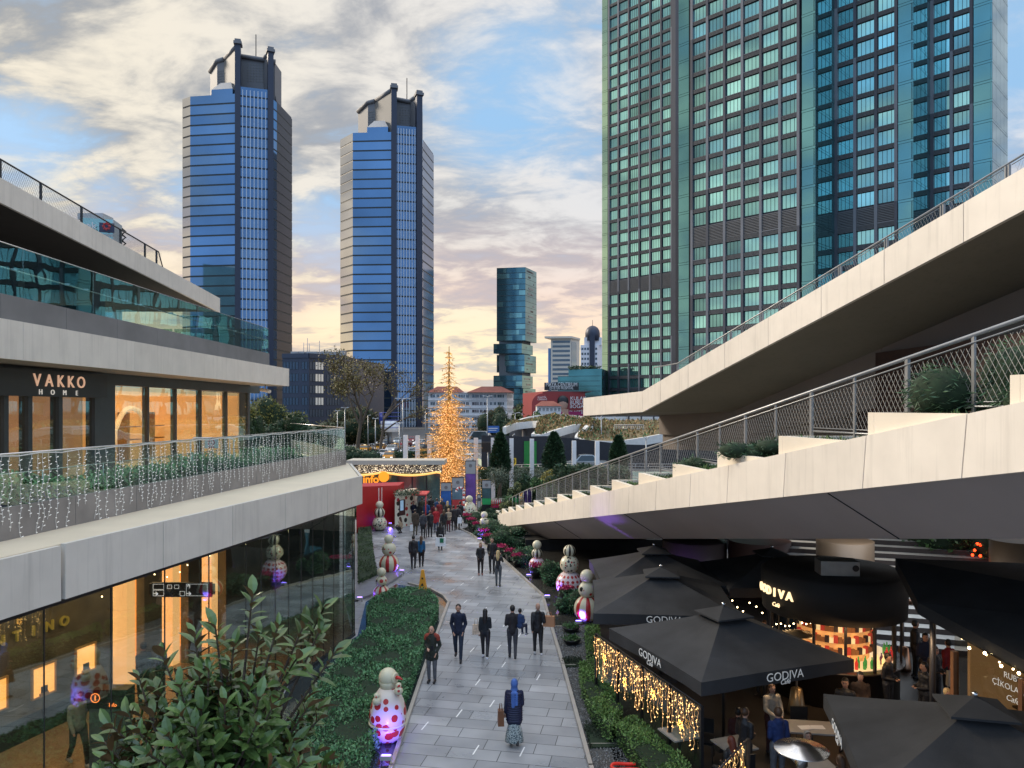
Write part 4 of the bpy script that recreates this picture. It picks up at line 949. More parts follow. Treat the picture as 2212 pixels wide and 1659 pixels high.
# ================================================================== BLUE TWIN TOWERS
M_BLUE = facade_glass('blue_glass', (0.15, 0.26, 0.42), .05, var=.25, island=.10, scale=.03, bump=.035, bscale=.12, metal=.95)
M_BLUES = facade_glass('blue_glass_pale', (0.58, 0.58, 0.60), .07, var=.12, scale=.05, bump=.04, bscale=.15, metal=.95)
M_NAVY = mat('navy_cladding', (0.035, 0.045, 0.075), .45, .2, var=.12, scale=.05)
M_CRN = mat('crown_grey', (0.16, 0.165, 0.18), .6, var=.12, scale=.1)
M_CRNL = mat('crown_light', (0.16, 0.16, 0.155), .6, var=.08, scale=.1)
def blue_tower(label, U, Y, zt, ff1, ff2, dark_right):
    """U/Y: columns (u) and depths of L0 L1 L2 f1a f1b c1 f2a f2b R0 R1"""
    P = [((u - U0) / F * y, y) for u, y in zip(U, Y)]
    L0, L1, L2, f1a, f1b, c1, f2a, f2b, R0, R1 = P
    T = thing('office_tower', label, 'tower', (f1a[0], f1a[1], 0))
    z0 = -2
    core = MB(); core.prism([(L0[0] + .4, L0[1] + .3), (L1[0] + .2, L1[1] + .5), (L2[0], L2[1] + .5), (f1b[0], f1b[1] + .9), (c1[0], c1[1] + .6), (R0[0] - .3, R0[1]), (R1[0] - .3, R1[1]), (R1[0] - 14, R1[1] + 6), (L0[0] + 4, R1[1] + 4)], z0, zt - .2)
    core.build('core', M_NAVY, T)
    fh = 4.2
    def facet(a, b, m, top, lines=True, name='glazed_facet'):
        mb = MB(); w = math.dist(a, b); z = top
        while z > z0 + 4:
            mb.wall(a, b, 0, w, z - fh + .7, z, -.25, 0, 0)
            mb.wall(a, b, 0, w, z - fh, z - fh + .68, -.3, -.1, 1); z -= fh
        mb.build(name, [m, M_FRM], T)
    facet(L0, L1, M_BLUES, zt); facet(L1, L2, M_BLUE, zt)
    facet(f1b, c1, facade_glass('blue_glass_central', (.13, .22, .36), .05, bump=.06, bscale=.3), zt + 2.8, name='central_glazing')
    facet((f2b[0], f2b[1] + .3), R0, M_BLUE, zt - 1); facet(R0, R1, mat('dark_reflection_glass', (.014, .02, .038), .35, 0.0, var=.3, scale=.08, spec=.25) if dark_right else mat('rippled_glass', (.09, .15, .26), .12, .55, var=.3, scale=.1, bump=.25, bscale=.25), zt - 1)  # near-black colour on the dark face paints in the other tower's reflection
    mb = MB(); w = math.dist(f1b, c1)
    for k in range(7): mb.wall(f1b, c1, w * (k + .5) / 7 - .17, w * (k + .5) / 7 + .17, z0, zt + 1.5, .02, .5)
    mb.build('mullions', mat('silver_mullion', (0.50, 0.56, 0.64), .4, .2, var=0), T)
    for (a, b), ft in (((f1a, f1b), ff1), ((f2a, f2b), ff2)):
        mb = MB(); w = math.dist(a, b); mb.wall(a, b, 0, w, z0, ft, -1.5, 1.2, 0)
        # crown wall running back and outwards from the fin
        s0 = Vector(a) + Vector((0, 1.6)); s1 = s0 + Vector((-9.5, 11.0)) * (1 if a is f1a else .75)
        n = Vector((1.2, .9))
        Q = [s0, s0 + n, s1 + n, s1]; lo, hi0, hi1 = zt - 3, ft - .2, ft - .6
        mb.hexa([(q.x, q.y, lo) for q in Q] + [(Q[0].x, Q[0].y, hi0), (Q[1].x, Q[1].y, hi0), (Q[2].x, Q[2].y, hi1), (Q[3].x, Q[3].y, hi1)], 1)
        mb.wall(a, b, -.5, w + .5, ft, ft + 1.1, -2.2, 1.9, 2); mb.wall(a, b, -.1, w + .1, ft + 1.1, ft + 2.2, -1.6, 1.2, 2)
        mb.tube([(s0.x + .6, s0.y, hi0 + .6), (s1.x + .6, s1.y, hi1 + .6)], 1.1, m=2, n=8)
        mb.build('fin', [M_NAVY, M_CRN if a is f2a else M_CRNL, M_CRN], T)
        if a is f1a:
            cr = MB(); k0 = s1; k1 = s1 + Vector((-3.4, 1.2)); k2 = k1 + Vector((-6.0, 7.5))
            cr.prism([tuple(k0), tuple(k0 + Vector((6, 14))), tuple(k2 + Vector((5, 7))), tuple(k2), tuple(k1)], zt - 1, [hi1, hi1, hi1 - 1.2, hi1 - 1.4, hi1 - .2], 0)
            cr.tube([(k0.x, k0.y, hi1 + .5), (k1.x, k1.y, hi1 + .2), (k2.x, k2.y, hi1 - 1.0)], 1.0, m=0, n=8)
            for i in range(4):
                for j in range(5): cr.wall(tuple(k1), tuple(k0), 0.4 + i * .8, .85 + i * .8, hi1 - 9 + j * 1.1, hi1 - 8.5 + j * 1.1, 0, .12, 1)
            cr.build('crown_block', [M_CRN, M_CRNL], T)
    # perforated panel between the fins
    a = (f1b[0] - 3.4, f1b[1] + 6.5); b = (f2a[0] + 1, f2a[1] + 6.5); w = math.dist(a, b); pn = MB()
    dirv = Vector((b[0] - a[0], b[1] - a[1])).normalized()
    pn.prism([a, b, (b[0], b[1] + 9), (a[0] - 1, a[1] + 9)], zt - 1, [ff1 - 1.4, ff2 - 1.2, ff2 - 1.2, ff1 - 1.4], 0)
    pn.tube([(a[0] - .5, a[1] - .3, ff1 - 1.2), (b[0] + .3, b[1] - .3, ff2 - 1.0)], 1.0, m=0, n=8)
    for i in range(7):
        for j in range(7): pn.wall(a, b, 3.6 + i * 1.2, 4.2 + i * 1.2, ff2 - 10 + j * 1.15, ff2 - 9.5 + j * 1.15, 0, .15, 1)
    for i in range(9): pn.wall(a, b, .6 + i * 1.1, .9 + i * 1.1, zt - .6, zt + 3.2 - .15 * i, .1, 4.5, 2)
    pn.build('crown_panel', [M_CRN, M_CRNL, M_FRM], T)
    gh = MB(); e = L2; dd = (Vector(L2) - Vector(L1)).normalized(); g0 = Vector(L2) - dd * 11; g1 = Vector(L2) - dd * 1.6; nb = Vector((-dd.y, dd.x))
    Q = [g0 + nb * .8, g1 + nb * .8, g1 + nb * 8, g0 + nb * 8]; R = [g0 + dd * 2.6 + nb * 3.5, g1 - dd * 2.2 + nb * 3.5, g1 - dd * 2 + nb * 7, g0 + dd * 2 + nb * 7]
    gh.hexa([(q.x, q.y, zt - .2) for q in Q] + [(q.x, q.y, zt + 2.6) for q in Q], 0); gh.hexa([(q.x, q.y, zt + 2.62) for q in Q] + [(q.x, q.y, zt + 6.4) for q in R], 1)
    gh.build('glasshouse', [M_BLUE, mat('zinc_roof', (0.45, 0.44, 0.44), .4, .3, var=.1)], T)
    gh = MB(); gh.hexa([(R0[0], R0[1], zt - 1), (R1[0] - .5, R1[1] - 1, zt - 1), (R1[0] - 10, R1[1] + 2, zt - 1), (R0[0] - 6, R0[1] + 4, zt - 1), (R0[0] - 1.5, R0[1] + 3, zt + 3.5), (R1[0] - 4, R1[1] - 5, zt + 3), (R1[0] - 10, R1[1] - 2, zt + 3), (R0[0] - 6, R0[1] + 6, zt + 3.5)]); gh.build('roof_glazing', M_BLUES, T)
    an = MB(); an.tube([(f1b[0] + 3.2, f1b[1] + 9, ff1 - 6), (f1b[0] + 3.2, f1b[1] + 9, ff1 + 9)], .22, n=5)
    if dark_right: an.tube([(f2a[0] - 1, f2a[1] + 10, ff2 - 6), (f2a[0] - 1, f2a[1] + 10, ff2 + 3)], .2, n=5)
    an.build('antenna', M_DSTEEL, T)
    return T
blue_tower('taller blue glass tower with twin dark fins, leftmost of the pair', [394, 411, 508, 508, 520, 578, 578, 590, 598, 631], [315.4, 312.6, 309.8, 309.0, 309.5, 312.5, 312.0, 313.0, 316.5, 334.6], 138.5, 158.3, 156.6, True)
blue_tower('blue glass tower with twin dark fins behind the golden tree, right of the pair', [735, 762, 845, 845, 857, 899, 899, 911, 914, 937], [339.4, 330.8, 329.7, 329.0, 329.5, 331.5, 331.0, 332.0, 338.0, 357.3], 130.0, 148.6, 146.5, False)

# ================================================================== OTHER BUILDINGS
def X(u, y): return (u - U0) / F * y
def Zv(v, y): return H - (v - V0) * y / F
M_WIN = facade_glass('dark_window', (0.10, 0.13, 0.16), .1, metal=.6, island=.4)
M_WINB = facade_glass('bright_window', (0.55, 0.68, 0.75), .08, metal=.8)
# dark office block between the towers
ob = thing('office_block', 'low dark blue office block with bright windows between the two blue towers', 'building', (X(700, 250), 250, 0))
prof = [(610, 246), (667, 244), (742, 256), (775, 275)]; pts = [(X(u, y), y) for u, y in prof]; zt = Zv(765, 244)
mb = MB(); mb.prism(pts + [(pts[-1][0] + 5, 300), (pts[0][0] - 5, 300)], -1, zt)
for a, b in zip(pts, pts[1:]): mb.wall(a, b, 0, math.dist(a, b), zt - 1.2, zt + .3, 0, .3)
mb.build('wall', mat('navy_wall', (0.04, 0.055, 0.09), .4, .2, var=.15, scale=.1), ob)
for si, (a, b) in enumerate(zip(pts, pts[1:])):
    w = math.dist(a, b); its = []; brt = []
    for f in range(6):
        z = zt - 4.9 - f * 3.9; n = max(int(w / 1.15), 1)
        for k in range(n):
            if k % 6 == 5: continue
            (brt if (si == 1 and (k // 6) % 2 == 0 and f < 4 and k % 6 > 1) else its).append((.3 + k * (w - .6) / n, z, (w - .6) / n - .12, 2.5))
    win_parts(ob, a, b, its, [mat('navy_pane', (0.05, .08, .12), .15, .4, var=.2), M_FRM], d=.04, mull=0, limit=30)
    if brt: win_parts(ob, a, b, brt, [M_WINB, M_FRM], d=.04, mull=0, limit=30)
mb = MB(); 
for k in range(9): mb.box((X(640 + k * 13, 262), 262 + RN.uniform(-3, 3), zt + 1), (RN.uniform(1.5, 4), 3, RN.uniform(1, 2.6)))
for u in (656, 664, 690, 668): mb.tube([(X(u, 262), 262, zt), (X(u, 262), 262, zt + RN.uniform(4, 7))], .12, n=4)
mb.build('roof_plant', mat('plant_grey', (0.35, 0.35, 0.36), .6, var=.2), ob)
# white apartment block
wa = thing('apartment_block', 'white six-storey apartment block with a red tiled roof behind the golden tree', 'building', (X(1020, 300), 300, 0))
a, c_, b = (X(925, 296), 296), (X(1095, 300), 300), (X(1109, 312), 312)
zt = Zv(848, 300); mb = MB(); mb.prism([a, c_, b, (b[0] - 4, 325), (a[0], 320)], -2, zt)
for f in range(7): mb.wall(a, c_, 0, math.dist(a, c_), zt - f * 3.0 - .25, zt - f * 3.0, 0, .35); mb.wall(c_, b, 0, math.dist(c_, b), zt - f * 3.0 - .25, zt - f * 3.0, 0, .3)
mb.build('wall', mat('white_render', (0.72, 0.70, 0.70), .7, var=.08), wa)
its = []; w = math.dist(a, c_)
for f in range(6):
    x = .8; k = 0
    while x < w - 1.6:
        its.append((x, zt - f * 3.0 - 2.1, 1.25 if k % 3 else 2.0, 1.35)); x += 1.55 if k % 4 else 2.4; k += 1
win_parts(wa, a, c_, its, [M_WIN, M_WHITE], d=.05, mull=1, frame=.09)
win_parts(wa, c_, b, [(1 + k * 2.6, zt - f * 3.0 - 2.1, 1.4, 1.3) for f in range(6) for k in range(4)], [M_WIN, M_WHITE], d=.05, mull=1, frame=.09)
mb = MB(); M_TILE = mat('red_roof_tile', (0.24, 0.07, 0.05), .8, var=.25, scale=.5)
for x0, x1 in ((a[0] - .5, X(1000, 300)), (X(1010, 300), b[0] + .3)):
    y0, y1 = 295.2, 322; xm = (x0 + x1) / 2; mb.hexa([(x0, y0, zt), (x1, y0 + 2, zt), (x1, y1, zt), (x0, y1, zt), (xm - 4, 306, zt + 2.6), (xm + 4, 306, zt + 2.6), (xm + 4, 312, zt + 2.6), (xm - 4, 312, zt + 2.6)])
mb.build('roof', M_TILE, wa)
# green stacked-box tower
gt_ = thing('glass_tower', 'green glass tower of shifted stacked boxes in the centre distance', 'tower', (X(1110, 450), 450, 0))
M_GRN = facade_glass('sea_green_glass', (0.12, 0.26, 0.30), .08, var=.35, scale=.08, bump=.03, metal=.85)
M_GRNL = facade_glass('sea_green_pale', (0.26, 0.48, 0.46), .08, var=.25, scale=.08, metal=.85)
def gbox(u0, uc, u1, v0, v1, seed, y=450):
    rs = random.Random(seed)
    A, C, B = (X(u0, y + 3), y + 3), (X(uc, y), y), (X(u1, y + 17), y + 17)
    z1, z0 = Zv(v0, y), Zv(v1, y); mb = MB(); mb.prism([A, C, B, (A[0] + B[0] - C[0], B[1] + 3)], z0, z1, 0)
    z = z1 - 3.4; w = math.dist(A, C)
    while z > z0 - .5:
        zz = max(z, z0)
        mb.wall(A, C, 0, w, zz, zz + .25, 0, .1, 2); mb.wall(C, B, 0, math.dist(C, B), zz, zz + .12, 0, .08, 2)
        k = 0
        while k < 9:
            n = rs.randint(1, 4)
            if rs.random() < .42: mb.wall(A, C, w * k / 9 + .1, min(w * (k + n) / 9, w) - .1, zz + .3, zz + 3.1, 0, .12, 1)
            k += n
        for k in range(3): 
            if rs.random() < .5: mb.wall(C, B, 2 + rs.random() * 12, 3 + rs.random() * 12, zz + 1, zz + 2, 0, .12, 3)
        z -= 3.4
    mb.build('glass_box', [M_GRN, M_GRNL, M_FRM, M_WIN], gt_)
gbox(1073, 1135, 1159, 577, 736, 1); gbox(1066, 1127, 1151, 742, 763, 2, 449); gbox(1073, 1133, 1158, 766, 804, 3, 451); gbox(1066, 1128, 1151, 811, 838, 4, 449); gbox(1072, 1130, 1157, 839, 884, 5, 452)
mb = MB(); mb.prism([(X(1078, 453), 453), (X(1128, 453), 453), (X(1146, 466), 466), (X(1082, 468), 468)], -2, Zv(700, 455)); mb.build('core', mat('shaft_grey', (0.10, 0.11, 0.12), .6, var=.2), gt_)
# striped tower, blue slab, dome tower, green mall
def simple_tower(name, label, cat, u0, uc, u1, v0, y, m, dy=14):
    T = thing(name, label, cat, (X(uc, y), y, 0)); A, C, B = (X(u0, y + 1.5), y + 1.5), (X(uc, y), y), (X(u1, y + dy), y + dy); z1 = Zv(v0, y)
    mb = MB(); mb.prism([A, C, B, (A[0] + B[0] - C[0], B[1] + 2)], -2, z1); mb.build('wall', m, T); return T, A, C, B, z1
T, A, C, B, z1 = simple_tower('office_tower', 'cream horizontally striped tower with a flat overhanging roof', 'tower', 1190, 1233, 1252, 731, 520, mat('cream_band', (0.66, 0.60, 0.52), .7, var=.08))
for k in range(19):
    z = z1 - 3 - k * 3.2; mb = MB(); mb.wall(A, C, 1.2, math.dist(A, C) - .6, z, z + 1.5, 0, .15); mb.build('window_strip', M_WIN, T)
mb = MB(); mb.wall(C, B, 1.0, math.dist(C, B) * .62, 2, z1 - 2, 0, .2); mb.build('glazed_corner', M_BLUE, T)
mb = MB(); mb.prism([(A[0] - 4.5, A[1] - 2), (C[0] + .5, C[1] - 2), (B[0] + .5, B[1]), (A[0] + 3, A[1] + 16)], z1, z1 + 1.4); mb.build('roof', MATS['cream_band'], T)
simple_tower('office_slab', 'narrow plain blue glass slab left of the striped tower', 'building', 1184, 1196, 1199, 752, 540, M_BLUE, 6)
T, A, C, B, z1 = simple_tower('domed_tower', 'white gridded tower crowned by a dark blue glass dome beside the big tower', 'tower', 1254, 1290, 1310, 745, 600, mat('white_tile', (0.72, 0.73, 0.78), .6, var=.05))
mb = MB(); mb.prism([(X(1262, 603), 603), (X(1300, 603), 603), (X(1300, 618), 618), (X(1262, 618), 618)], z1, Zv(728, 600)); mb.build('upper_block', MATS['white_tile'], T)
win_parts(T, A, C, [(.8 + k * 2.2, z1 - 4 - f * 4.0, 1.5, 1.8) for f in range(16) for k in range(6) if k not in (3, 4)], [M_WIN, M_FRM], d=.05, mull=0)
mb = MB(); mb.wall(A, C, 7.2, 11.4, 0, Zv(722, 600), 0, .8); c = Vector(A).lerp(Vector(C), .70); mb.lathe([(6.0, 0), (6.0, 6), (5.5, 8.5), (4.2, 10.6), (2.2, 12.0), (.1, 12.5)], (c.x + 1, c.y + 6, Zv(735, 600)), 18, 0); mb.tube([(c.x + 1, c.y + 6, Zv(735, 600) + 12), (c.x + 1, c.y + 6, Zv(735, 600) + 17)], .2); mb.build('glass_dome', M_NAVY, T)
gm = thing('shopping_centre', 'dark green glass mall block behind the hospital sign', 'building', (X(1260, 210), 210, 0))
mb = MB(); mb.prism([(X(1205, 212), 212), (X(1300, 208), 208), (X(1330, 240), 240), (X(1215, 240), 240)], 0, Zv(812, 210)); mb.prism([(X(1228, 213), 213), (X(1300, 209), 209), (X(1330, 238), 238), (X(1240, 238), 238)], Zv(812, 210), Zv(797, 210))
mb.build('glass_block', facade_glass('bottle_glass', (0.10, .26, .26), .1, var=.3, scale=.2, metal=.7), gm)
mb = MB()
for k in range(9): mb.wall((X(1205, 212), 212), (X(1300, 208), 208), 0, 12.2, Zv(812, 210) - 1.4 * k - .1, Zv(812, 210) - 1.4 * k, 0, .1)
mb.build('floor_lines', M_FRM, gm)
rs = np.random.RandomState(3); P = np.stack([rs.uniform(X(1230, 211), X(1298, 211), 700), rs.uniform(211, 214, 700), Zv(797, 210) + rs.rand(700) * .9], 1); o = np_mesh('roof_planting', leaves(P, .5, .6, rs), 4, M_LEAFD, gm); o['kind'] = 'stuff'
# red hospital building with billboard and rooftop sign
rb = thing('hospital_building', 'dark red building covered by a large clinic advertisement', 'building', (X(1205, 165), 165, 0))
a, b = (X(1172, 163), 163), (X(1264, 167), 167); zt = Zv(846, 165); M_RED = mat('billboard_red', (0.30, 0.045, 0.045), .6, var=.08, scale=.2)
mb = MB(); mb.prism([a, b, (b[0], 185), (a[0] - 4, 185)], 0, zt); arc = [(X(1152, 163), Zv(900, 163))]
n = 10; ring = [(X(1149 + 23 * (1 - math.cos(w)), 162.9), Zv(872 - 22 * math.sin(w), 162.9)) for w in np.linspace(0, PI / 2, n)]
q = [(x, z) for x, z in ring] + [(X(1180, 162.9), Zv(850, 162.9)), (X(1180, 162.9), Zv(905, 162.9)), (X(1149, 162.9), Zv(905, 162.9))]
mb.face([(x, 162.9, z) for x, z in q][::-1], 0); mb.face([(x, 163.6, z) for x, z in q], 0)
for (x0, z0), (x1, z1) in zip(q, q[1:] + q[:1]): mb.face([(x0, 162.9, z0), (x1, 162.9, z1), (x1, 163.6, z1), (x0, 163.6, z0)], 0)
mb.build('wall', M_RED, rb)
mb = MB(); mb.prism([(a[0] + 1, a[1] + 1), (b[0] + 1.5, b[1]), (b[0] + 1.5, 184), (a[0], 184)], zt, zt + .2); mb.build('roof', mat('roof_grey', (.12, .13, .13), .7), rb)
fx = MB(); fx.face([(X(1228, 164.5), 164.3, Zv(899, 165)), (X(1262, 165), 165.9, Zv(899, 165)), (X(1262, 165), 165.9, Zv(889, 165)), (X(1232, 164.5), 164.4, Zv(889, 165)), (X(1212, 164.5), 163.9, Zv(884, 165)), (X(1208, 164), 163.7, Zv(899, 165))]); fx.build('magenta_band', mat('billboard_magenta', (.35, .03, .12), .6, var=.05), rb)
for t, u, v, sz in (('KULAK', 1249, 861, 1.15), ('BURUN', 1249, 869.5, 1.15), ('BO\u011eAZ', 1249, 878, 1.15), ('PLAST\u0130K', 1247, 890.5, .95), ('PLAST\u0130K', 1171, 858.5, .5), ('CERRAH\u0130', 1171, 863, .5)):
    y = 163 + (u - 1172) / 92 * 4 - .35; put_text('lettering', t, sz, (X(u, y), y - (.3 if u > 1200 else .15), Zv(v, y)), (1, .06, 0), (0, 0, 1), M_WHITE, rb, ext=.02)
mb = MB(); mb.ball((X(1216, 164), 164.45, Zv(872, 164)), 1.15, m=0, n=14, k=9, sz=1.4, sy=.45); mb.ball((X(1216, 164), 164.5, Zv(867, 164)), 1.3, m=1, n=14, k=9, sz=1.0, sy=.42); mb.prism([(X(1204, 164), 163.7), (X(1228, 164), 164.2), (X(1228, 164), 164.6), (X(1204, 164), 164.4)], Zv(899, 164), Zv(884, 164), 0)
mb.build('portrait', [mat('poster_skin', (.45, .27, .2), .7, var=.1), M_BLACK], rb)
hs = thing('rooftop_sign', 'black rooftop hospital sign with white capitals above the red building', 'sign', (X(1213, 168), 168, zt + .2))
mb = MB(); mb.b2(X(1176, 168), X(1250, 168), 168, 168.5, Zv(843, 168), Zv(826.5, 168)); mb.build('board', M_BLACK, hs)
put_text('lettering', 'MAYA CENTRIUM', 1.25, (X(1213, 167.9), 167.9, Zv(831, 168)), (1, 0, 0), (0, 0, 1), M_WHITE, hs, ext=.02, sx=.72); put_text('lettering', 'ESTET\u0130K HOSPITAL', .95, (X(1213, 167.9), 167.9, Zv(838.3, 168)), (1, 0, 0), (0, 0, 1), M_WHITE, hs, ext=.02, sx=.66)
# small white house with red roof, low house behind tree
hh = thing('white_house', 'white two-storey house with a red hipped roof in front of the clinic billboard', 'house', (X(1185, 150), 150, 0))
y = 150; mb = MB(); mb.b2(X(1160, y), X(1212, y), y, y + 8, 0, Zv(877, y)); mb.build('wall', MATS['white_render'], hh)
mb = MB(); z = Zv(877, y); mb.hexa([(X(1158, y), y - .5, z), (X(1214, y), y - .5, z), (X(1214, y), y + 9, z), (X(1158, y), y + 9, z), (X(1172, y), y + 3, z + 1), (X(1198, y), y + 3, z + 1), (X(1198, y), y + 5, z + 1), (X(1172, y), y + 5, z + 1)]); mb.build('roof', M_TILE, hh)
win_parts(hh, (X(1160, y), y), (X(1212, y), y), [(.3 + k * .78, Zv(877, y) - 1.05 - f * 1.25, .5, .75) for f in range(2) for k in range(6)], [M_WIN, M_WHITE], d=.04, mull=1, frame=.06)
h2 = thing('pale_house', 'pale low house with a brown roof left of the green-roofed pavilion', 'house', (X(1123, 190), 190, 0))
mb = MB(); mb.b2(X(1110, 190), X(1140, 190), 190, 200, 0, Zv(884, 190)); mb.build('wall', MATS['white_render'], h2); mb = MB(); mb.b2(X(1108, 190), X(1142, 190), 189.5, 200, Zv(884, 190), Zv(879.5, 190)); mb.build('roof', mat('brown_roof', (.13, .09, .07), .8), h2)
win_parts(h2, (X(1110, 190), 190), (X(1140, 190), 190), [(.3 + k * .85, Zv(892, 190), .5, .7) for k in range(4)], [M_WIN, M_WHITE], d=.04, mull=0)
# distant bank tower seen over the left roof
bk = thing('bank_tower', 'distant glass bank tower peeking over the sloping roof at the left', 'building', (X(220, 260), 260, 0))
y = 260; a, c_, b = (X(176, y), y), (X(243, y + 3), y + 3), (X(262, y + 12), y + 12); zt = Zv(470, y)
mb = MB(); mb.prism([a, c_, b, (b[0] - 8, y + 25), (a[0] - 3, y + 22)], 0, zt, 0); mb.prism([(X(160, y), y + 2), (X(215, y), y + 2), (X(215, y), y + 9), (X(160, y), y + 9)], zt, Zv(457, y), 1); mb.wall(c_, b, 0, math.dist(c_, b), 0, zt + .1, 0, .3, 2)
for k in range(16): mb.wall(a, c_, 0, math.dist(a, c_), zt - 6 - k * 1.9, zt - 5.2 - k * 1.9, 0, .15, 2)
for k in range(6): mb.tube([(b[0] + .3, b[1], zt - 1 - k * 2.2), (b[0] + 1.6, b[1], zt - 2 - k * 2.2), (b[0] + .3, b[1], zt - 3 - k * 2.2)], .35, m=3, n=5)
mb.build('glass_block', [facade_glass('bank_glass', (.30, .52, .52), .1, metal=.8), mat('pale_grey', (.5, .5, .5), .6), mat('pale_band', (.5, .56, .56), .5), M_BLACK], bk)
mb = MB(); mb.wall(a, c_, 5.5, 10.3, zt - 4.6, zt - 1.3, .16, .2); mb.build('sign_panel', mat('bank_blue', (.03, .05, .12), .5), bk)
put_text('lettering', 'nk', 3.2, (X(198, y), y - .3, zt - 2.9), (1, 0.25, 0), (0, 0, 1), M_WHITE, bk, ext=.03, bold=.06)
mb = MB(); cx, cz = X(228, y), zt - 2.9
for k in range(8): w = k * PI / 4; mb.ball((cx + 1.15 * math.cos(w), y + .6, cz + 1.15 * math.sin(w)), .42, n=6, k=4)
mb.tube([(cx + .8 * math.cos(w), y + .6, cz + .8 * math.sin(w)) for w in np.linspace(0, 2 * PI, 17)], .22, n=4, cap=False); mb.build('round_emblem', mat('emblem_red', (.6, .05, .06), .5), bk)

# ================================================================== GREEN-ROOFED PAVILION UNDER CONSTRUCTION
gr = thing('green_roof_pavilion', 'low building site pavilion with white curving roof edges and rough planted roofs', 'building', (X(1250, 100), 100, 0))
def q4(x, y): return (1063 + .3007 * x, 829.4 + .3007 * y)
def ribbon(pts, ys, h, name='roof_edge', th=.5):
    P = [at_y(*q4(x, y), d) for (x, y), d in zip(pts, ys)]; mb = MB()
    for k in range(len(P) - 1):
        a, b = P[k], P[k + 1]; d = Vector((b.x - a.x, b.y - a.y, 0)).normalized(); n = Vector((-d.y, d.x, 0)) * th
        if n.y < 0: n = -n
        h0 = h[k] if isinstance(h, list) else h; h1 = h[k + 1] if isinstance(h, list) else h
        mb.hexa([tuple(a - Vector((0, 0, h0))), tuple(b - Vector((0, 0, h1))), tuple(b + n - Vector((0, 0, h1))), tuple(a + n - Vector((0, 0, h0)))] + [tuple(a), tuple(b), tuple(b + n), tuple(a + n)])
    mb.build(name, mat('white_concrete', (0.72, 0.70, 0.66), .6, var=.08), gr); return P
def sm_(pts, n=4):
    out = []; m = len(pts)
    for i in range(m - 1):
        p0, p1, p2, p3 = pts[max(i - 1, 0)], pts[i], pts[i + 1], pts[min(i + 2, m - 1)]
        for k in range(n):
            t = k / n; out.append(tuple(.5 * ((2 * p1[j]) + (-p0[j] + p2[j]) * t + (2 * p0[j] - 5 * p1[j] + 4 * p2[j] - p3[j]) * t * t + (-p0[j] + 3 * p1[j] - 3 * p2[j] + p3[j]) * t ** 3) for j in range(3)))
    return out + [tuple(pts[-1])]
def rib(p3, h, **k):
    q = sm_(p3); return ribbon([(a, b) for a, b, c in q], [c for a, b, c in q], h, **k)
R1_ = rib([(102, 310, 100), (170, 282, 104), (290, 266, 104), (390, 265, 100), (400, 275, 97), (360, 320, 93), (310, 360, 90), (345, 366, 90), (460, 330, 91), (600, 292, 93), (690, 290, 95), (695, 300, 92), (640, 350, 90), (625, 385, 88), (660, 402, 87), (760, 408, 87), (900, 410, 87), (1080, 385, 88), (1300, 345, 89), (1500, 308, 90), (1700, 298, 90), (1850, 312, 89), (2050, 345, 88), (2200, 375, 88)], .95)
rib([(110, 305, 112), (240, 245, 118), (420, 218, 120), (640, 232, 118), (740, 262, 112)], .8)
rib([(660, 240, 125), (900, 235, 128), (1200, 236, 130)], .6)
# roof surface between the white edge and the ridge
mb = MB(); back = [(u, v) for u, v in ((150, 272), (300, 240), (420, 238), (460, 262), (430, 300), (380, 335), (420, 335), (520, 280), (640, 262), (740, 272), (760, 275), (800, 268), (1000, 262), (1300, 260), (1600, 258), (1800, 262), (2050, 275), (2200, 300))]
nn = len(R1_); RB = []
ridge = [(180, 268), (420, 215), (700, 255), (1000, 258), (1400, 258), (1800, 258), (2200, 262)]
for k in range(nn):
    t = k / (nn - 1); p = R1_[k]; u = U0 + p.x / p.y * F; xx = (u - 1063) / .3007; r = np.interp(xx, [a for a, b in ridge], [b for a, b in ridge])
    if xx < 690: RB.append(at_y(*q4(min(xx + 45, 740), max(r, 215) ), p.y + 10))
    else: RB.append(at_y(*q4(xx + 30, r), p.y + 26))
for k in range(nn - 1):
    a, b, c, d = R1_[k], R1_[k + 1], RB[k + 1], RB[k]; dz = Vector((0, 0, -.12))
    N_ = 5
    for j in range(N_):
        t0, t1 = j / N_, (j + 1) / N_; mb.face([a.lerp(d, t0) + dz, b.lerp(c, t0) + dz, b.lerp(c, t1) + dz, a.lerp(d, t1) + dz], 0, True)
mb.build('planted_roof', mat('rough_hillside', (0.16, 0.125, 0.065), .95, var=.5, scale=.25, bump=.8, bscale=4), gr)
tf = []
for k in range(9000):
    i = RN.randint(nn - 1); p = R1_[i].lerp(R1_[i + 1], RN.rand()).lerp(RB[i].lerp(RB[i + 1], RN.rand()), RN.rand() ** .8); tf.append((p.x, p.y, p.z - .1))
tf = np.array(tf); D = RN.normal(size=tf.shape) * .6; D[:, 2] = 1
o = np_mesh('roof_tufts', leaves(tf, .42, .5, dirs=D), 4, [M_LEAF, mat('dry_grass', (.30, .20, .09), .9, var=.3, scale=.3, island=.4)], gr, midx=(RN.rand(len(tf)) < .72).astype(int)); o['kind'] = 'stuff'
mb = MB(); yk = 106
for u, v0, v1 in ((1133, 920, 948), (1166, 922, 950), (1208, 920, 960), (1236, 928, 960), (1242, 925, 962), (1460, 935, 975), (1500, 932, 975), (1560, 930, 975), (1600, 935, 975), (1640, 940, 975), (1215, 920, 960)):
    mb.tube([(X(u, yk), yk, Zv(v0, yk)), (X(u, yk), yk, 0)], .35, n=8)
mb.b2(X(1100, 112), X(1168, 112), 112, 118, 0, Zv(925, 112)); mb.b2(X(1200, 112), X(1260, 112), 112, 118, 0, Zv(930, 112)); mb.b2(X(1380, 108), X(1720, 108), 108, 118, 0, Zv(945, 108))
